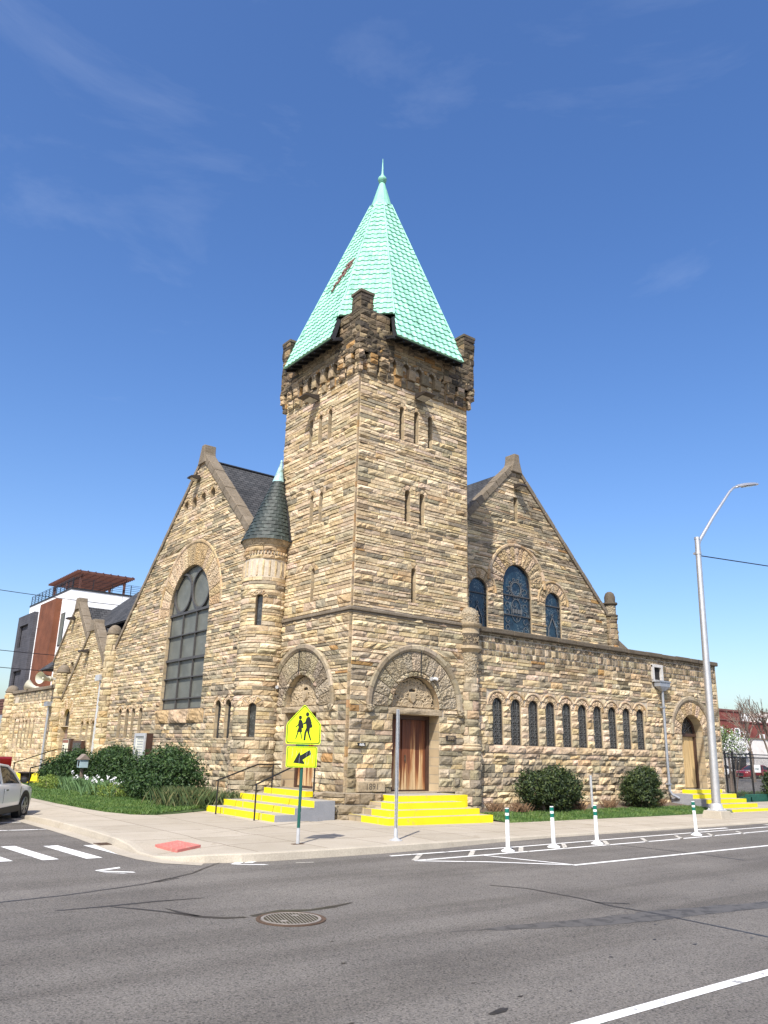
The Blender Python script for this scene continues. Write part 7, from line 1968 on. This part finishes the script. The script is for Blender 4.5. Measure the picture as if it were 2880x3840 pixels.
fs = empty('fence_notice', (27.2, 1.92, 1.45)); tag(fs, 'small white notice hung on the black fence', 'sign'); m = MB(); m.box(0, .62, 0, .01, 0, .38); m.build('panel', M['white'], fs)
m = MB(); m.box(.12, .42, -.003, -.001, .17, .20); m.box(.2, .4, -.003, -.001, .13, .15); m.box(.07, .10, -.003, -.001, .13, .21); m.build('lettering', M['greenwall'], fs)
m = MB(); m.box(25.6, 40, 1.4, 1.7, .02, .42); m.box(25.4, 25.7, 1.4, 1.9, .02, .3); o = m.build('garden_wall', M['greenwall']); tag(o, 'low green painted wall at the foot of the fence', 'wall')
me = blades('leaves', lambda r: (r.uniform(21.3, 40), r.uniform(2.1, 4.0), .1), 3000, .35, M['blade'], .02, .6, 71); o = bpy.data.objects.new('grass', me); link(o); o['kind'] = 'stuff'
o = empty('waste_bin', (24.0, 3.2, .1)); tag(o, 'blue plastic bin glimpsed at the corner of the church', 'bin')
m = MB(); m.hexa([(-.25, -.25, 0), (.25, -.25, 0), (.25, .25, 0), (-.25, .25, 0)], [(-.33, -.33, .85), (.33, -.33, .85), (.33, .33, .85), (-.33, .33, .85)]); m.build('body', M['bluebin'], o); m = MB(); m.box(-.36, .36, -.36, .36, .85, .93); m.build('lid', M['bluebin'], o, bevel=.03)
shrub('leafy_shrub', (27.75, 1.2, .05), [(0, 0, .8, .75, .6, .8), (.5, 0, 1.1, .6, .6, .7)], 6000, .07, M['yew'], 'dark shrub against the fence at the right edge of the picture', seed=50, shell=.35)
bt = shrub('blossom_tree', (32.5, 6.3, .1), [(0, 0, 2.9, 1.2, 1.1, .95), (.8, 0, 2.6, .7, .7, .6), (-.5, 0, 3.3, .7, .7, .6)], 1800, .075, M['springleaf'], 'small tree with white blossom beside the church corner', 'tree', seed=52, shell=.1, stems=9)
V, F = leaf_cloud([(0.2, 0, 2.8, 1.2, 1.1, .9), (.9, 0, 2.6, .8, .7, .6)], 2600, .05, 53, .2); me = bpy.data.meshes.new('blossom'); me.from_pydata(V, [], F); me.materials.append(M['petal']); link(bpy.data.objects.new('blossom', me), bt)
m = MB(); m.tube([(0, 0, 0), (.05, 0, 1.2), (0, 0, 2.6)], [.08, .07, .04], 8); m.build('trunk', M['bark'], bt)
def bare_tree(loc, H, label, seed, spread=.5, depth=6):
    e = empty('bare_tree', loc); tag(e, label, 'tree'); r = random.Random(seed); tr = MB(); cr = MB()
    def grow(p, d, l, rad, k):
        q = p + d * l; mid = p.lerp(q, .5) + Vector((r.uniform(-1, 1), r.uniform(-1, 1), 0)) * l * .06
        (tr if k >= depth - 1 else cr).tube([p, mid, q], [rad, rad * .85, rad * .7], 5 if k > 2 else 3, cap=False)
        if k == 0: return
        for i in range(3 if k < depth - 1 else 3):
            nd = (d + Vector((r.uniform(-1, 1), r.uniform(-1, 1), r.uniform(-.2, .7))) * spread).normalized()
            grow(q if i else p.lerp(q, r.uniform(.6, 1)), nd, l * r.uniform(.62, .85), rad * .66, k - 1)
    grow(Vector((0, 0, 0)), Vector((.03, 0, 1)), H * .27, .15, depth)
    tr.build('trunk', M['bark'], e); cr.build('crown', M['bark'], e)
bare_tree((60.8, 20, .1), 8.2, 'leafless tree with many low twigs left of the slender one', 3, .62, 5)
bare_tree((63.6, 19.5, .1), 9.0, 'slender leafless tree reaching highest at the right edge', 8, .42, 5)
up = empty('utility_pole', (91.3, 35.9, 0)); tag(up, 'grey utility pole with crossarm rising behind the bare trees', 'utility pole')
m = MB(); m.tube([(0, 0, 0), (0, -2.4, 4), (0, -2.4, 8.4)], [.18, .17, .13], 8); m.build('pole', M['bark'], up); m = MB(); m.box(-1.8, 1.8, -2.5, -2.3, 7.9, 8.1); m.build('crossarm', M['bark'], up)
for (z0, z1, lab) in ((9.27, 9.25, 'power cable crossing the russet panel, upper one at the left edge'), (7.9, 7.9, 'power cable crossing the charcoal bay, middle one at the left edge'), (14.1, 14.2, 'power cable over the charcoal bay windows, highest at the left edge')):
    cable('power_cable', [(-40, 50, z0 + .6), (-4, 50, z0), (14, 52, z1 + .2)], .028, lab, .15)
tr = empty('leafy_tree', (-3.2, 46.5, 0)); tag(tr, 'young green tree just peeking in at the left edge', 'tree')
V, F = leaf_cloud([(0, 0, 5.1, 1.0, 1.0, .8)], 1500, .08, 61, .1); me = bpy.data.meshes.new('crown'); me.from_pydata(V, [], F); me.materials.append(M['springleaf']); link(bpy.data.objects.new('crown', me), tr)
m = MB(); m.tube([(0, 0, 0), (0, 0, 5)], [.09, .04], 8); m.build('trunk', M['bark'], tr)

# ================================================================== CAMERA, LIGHT
yaw, pitch, roll = radians(37.478), radians(16.741), radians(1.424)
fwd = Vector((sin(yaw) * cos(pitch), cos(yaw) * cos(pitch), sin(pitch))); rgt = Vector((cos(yaw), -sin(yaw), 0)); up_ = rgt.cross(fwd)
r2 = rgt * cos(roll) + up_ * sin(roll); u2 = -rgt * sin(roll) + up_ * cos(roll)
cd = bpy.data.cameras.new('camera'); cam = bpy.data.objects.new('camera', cd); COL.objects.link(cam)
cam.matrix_world = Matrix(((r2.x, u2.x, -fwd.x, -14.42), (r2.y, u2.y, -fwd.y, -20.37), (r2.z, u2.z, -fwd.z, 2.05), (0, 0, 0, 1)))
cd.sensor_fit = 'HORIZONTAL'; cd.sensor_width = 36.0; cd.lens = 36.0 * 2980.7 / 2880; cd.clip_end = 3000; cd.clip_start = .1
sc.camera = cam

EL = radians(49.0); AZ = Vector((.793, .610, 0)).normalized()          # light travels along AZ
sun = bpy.data.lights.new('sun', 'SUN'); sun.energy = 4.6; sun.angle = radians(.53); sun.color = (1.0, .95, .87)
so = bpy.data.objects.new('sun', sun); COL.objects.link(so)
dirv = Vector((AZ.x * cos(EL), AZ.y * cos(EL), -sin(EL))); so.rotation_euler = dirv.to_track_quat('-Z', 'Y').to_euler(); so.location = (-30, -30, 40)
w = bpy.data.worlds.new('World'); sc.world = w; w.use_nodes = True; nt = w.node_tree; bg = nt.nodes['Background']
sky = nt.nodes.new('ShaderNodeTexSky'); sky.sky_type = 'NISHITA'; sky.sun_disc = False; sky.sun_elevation = EL; sky.sun_rotation = atan2(-AZ.x, -AZ.y)
sky.altitude = 0; sky.air_density = 1.0; sky.dust_density = 2.0; sky.ozone_density = 2.0
# faint high cloud veils in the sky itself
tcn = nt.nodes.new('ShaderNodeTexCoord'); mp_ = nt.nodes.new('ShaderNodeMapping'); mp_.inputs['Scale'].default_value = (1.3, 1.3, 4.5); mp_.inputs['Rotation'].default_value = (.25, .15, .4)
L(nt, tcn.outputs['Generated'], mp_.inputs[0]); ns = N(nt, 'ShaderNodeTexNoise', Scale=1.6, Detail=8.0, Roughness=.6, Distortion=.5); L(nt, mp_.outputs[0], ns.inputs['Vector'])
rs = ramp(nt, ns.outputs[0], [(.56, (0, 0, 0)), (.85, (.16, .16, .16))])
hs = nt.nodes.new('ShaderNodeHueSaturation'); hs.inputs['Hue'].default_value = .509; hs.inputs['Saturation'].default_value = 1.27; L(nt, sky.outputs[0], hs.inputs['Color'])
mx = mixc(nt, rs.outputs[0], hs.outputs[0], (4.6, 5.0, 5.8))
L(nt, mx, bg.inputs['Color']); bg.inputs["Strength"].default_value = .15
sc.view_settings.view_transform = 'Standard'; sc.view_settings.look = 'None'; sc.view_settings.exposure = 0.53; sc.view_settings.gamma = 1
sc.cycles.max_bounces = 6; sc.cycles.use_adaptive_sampling = True
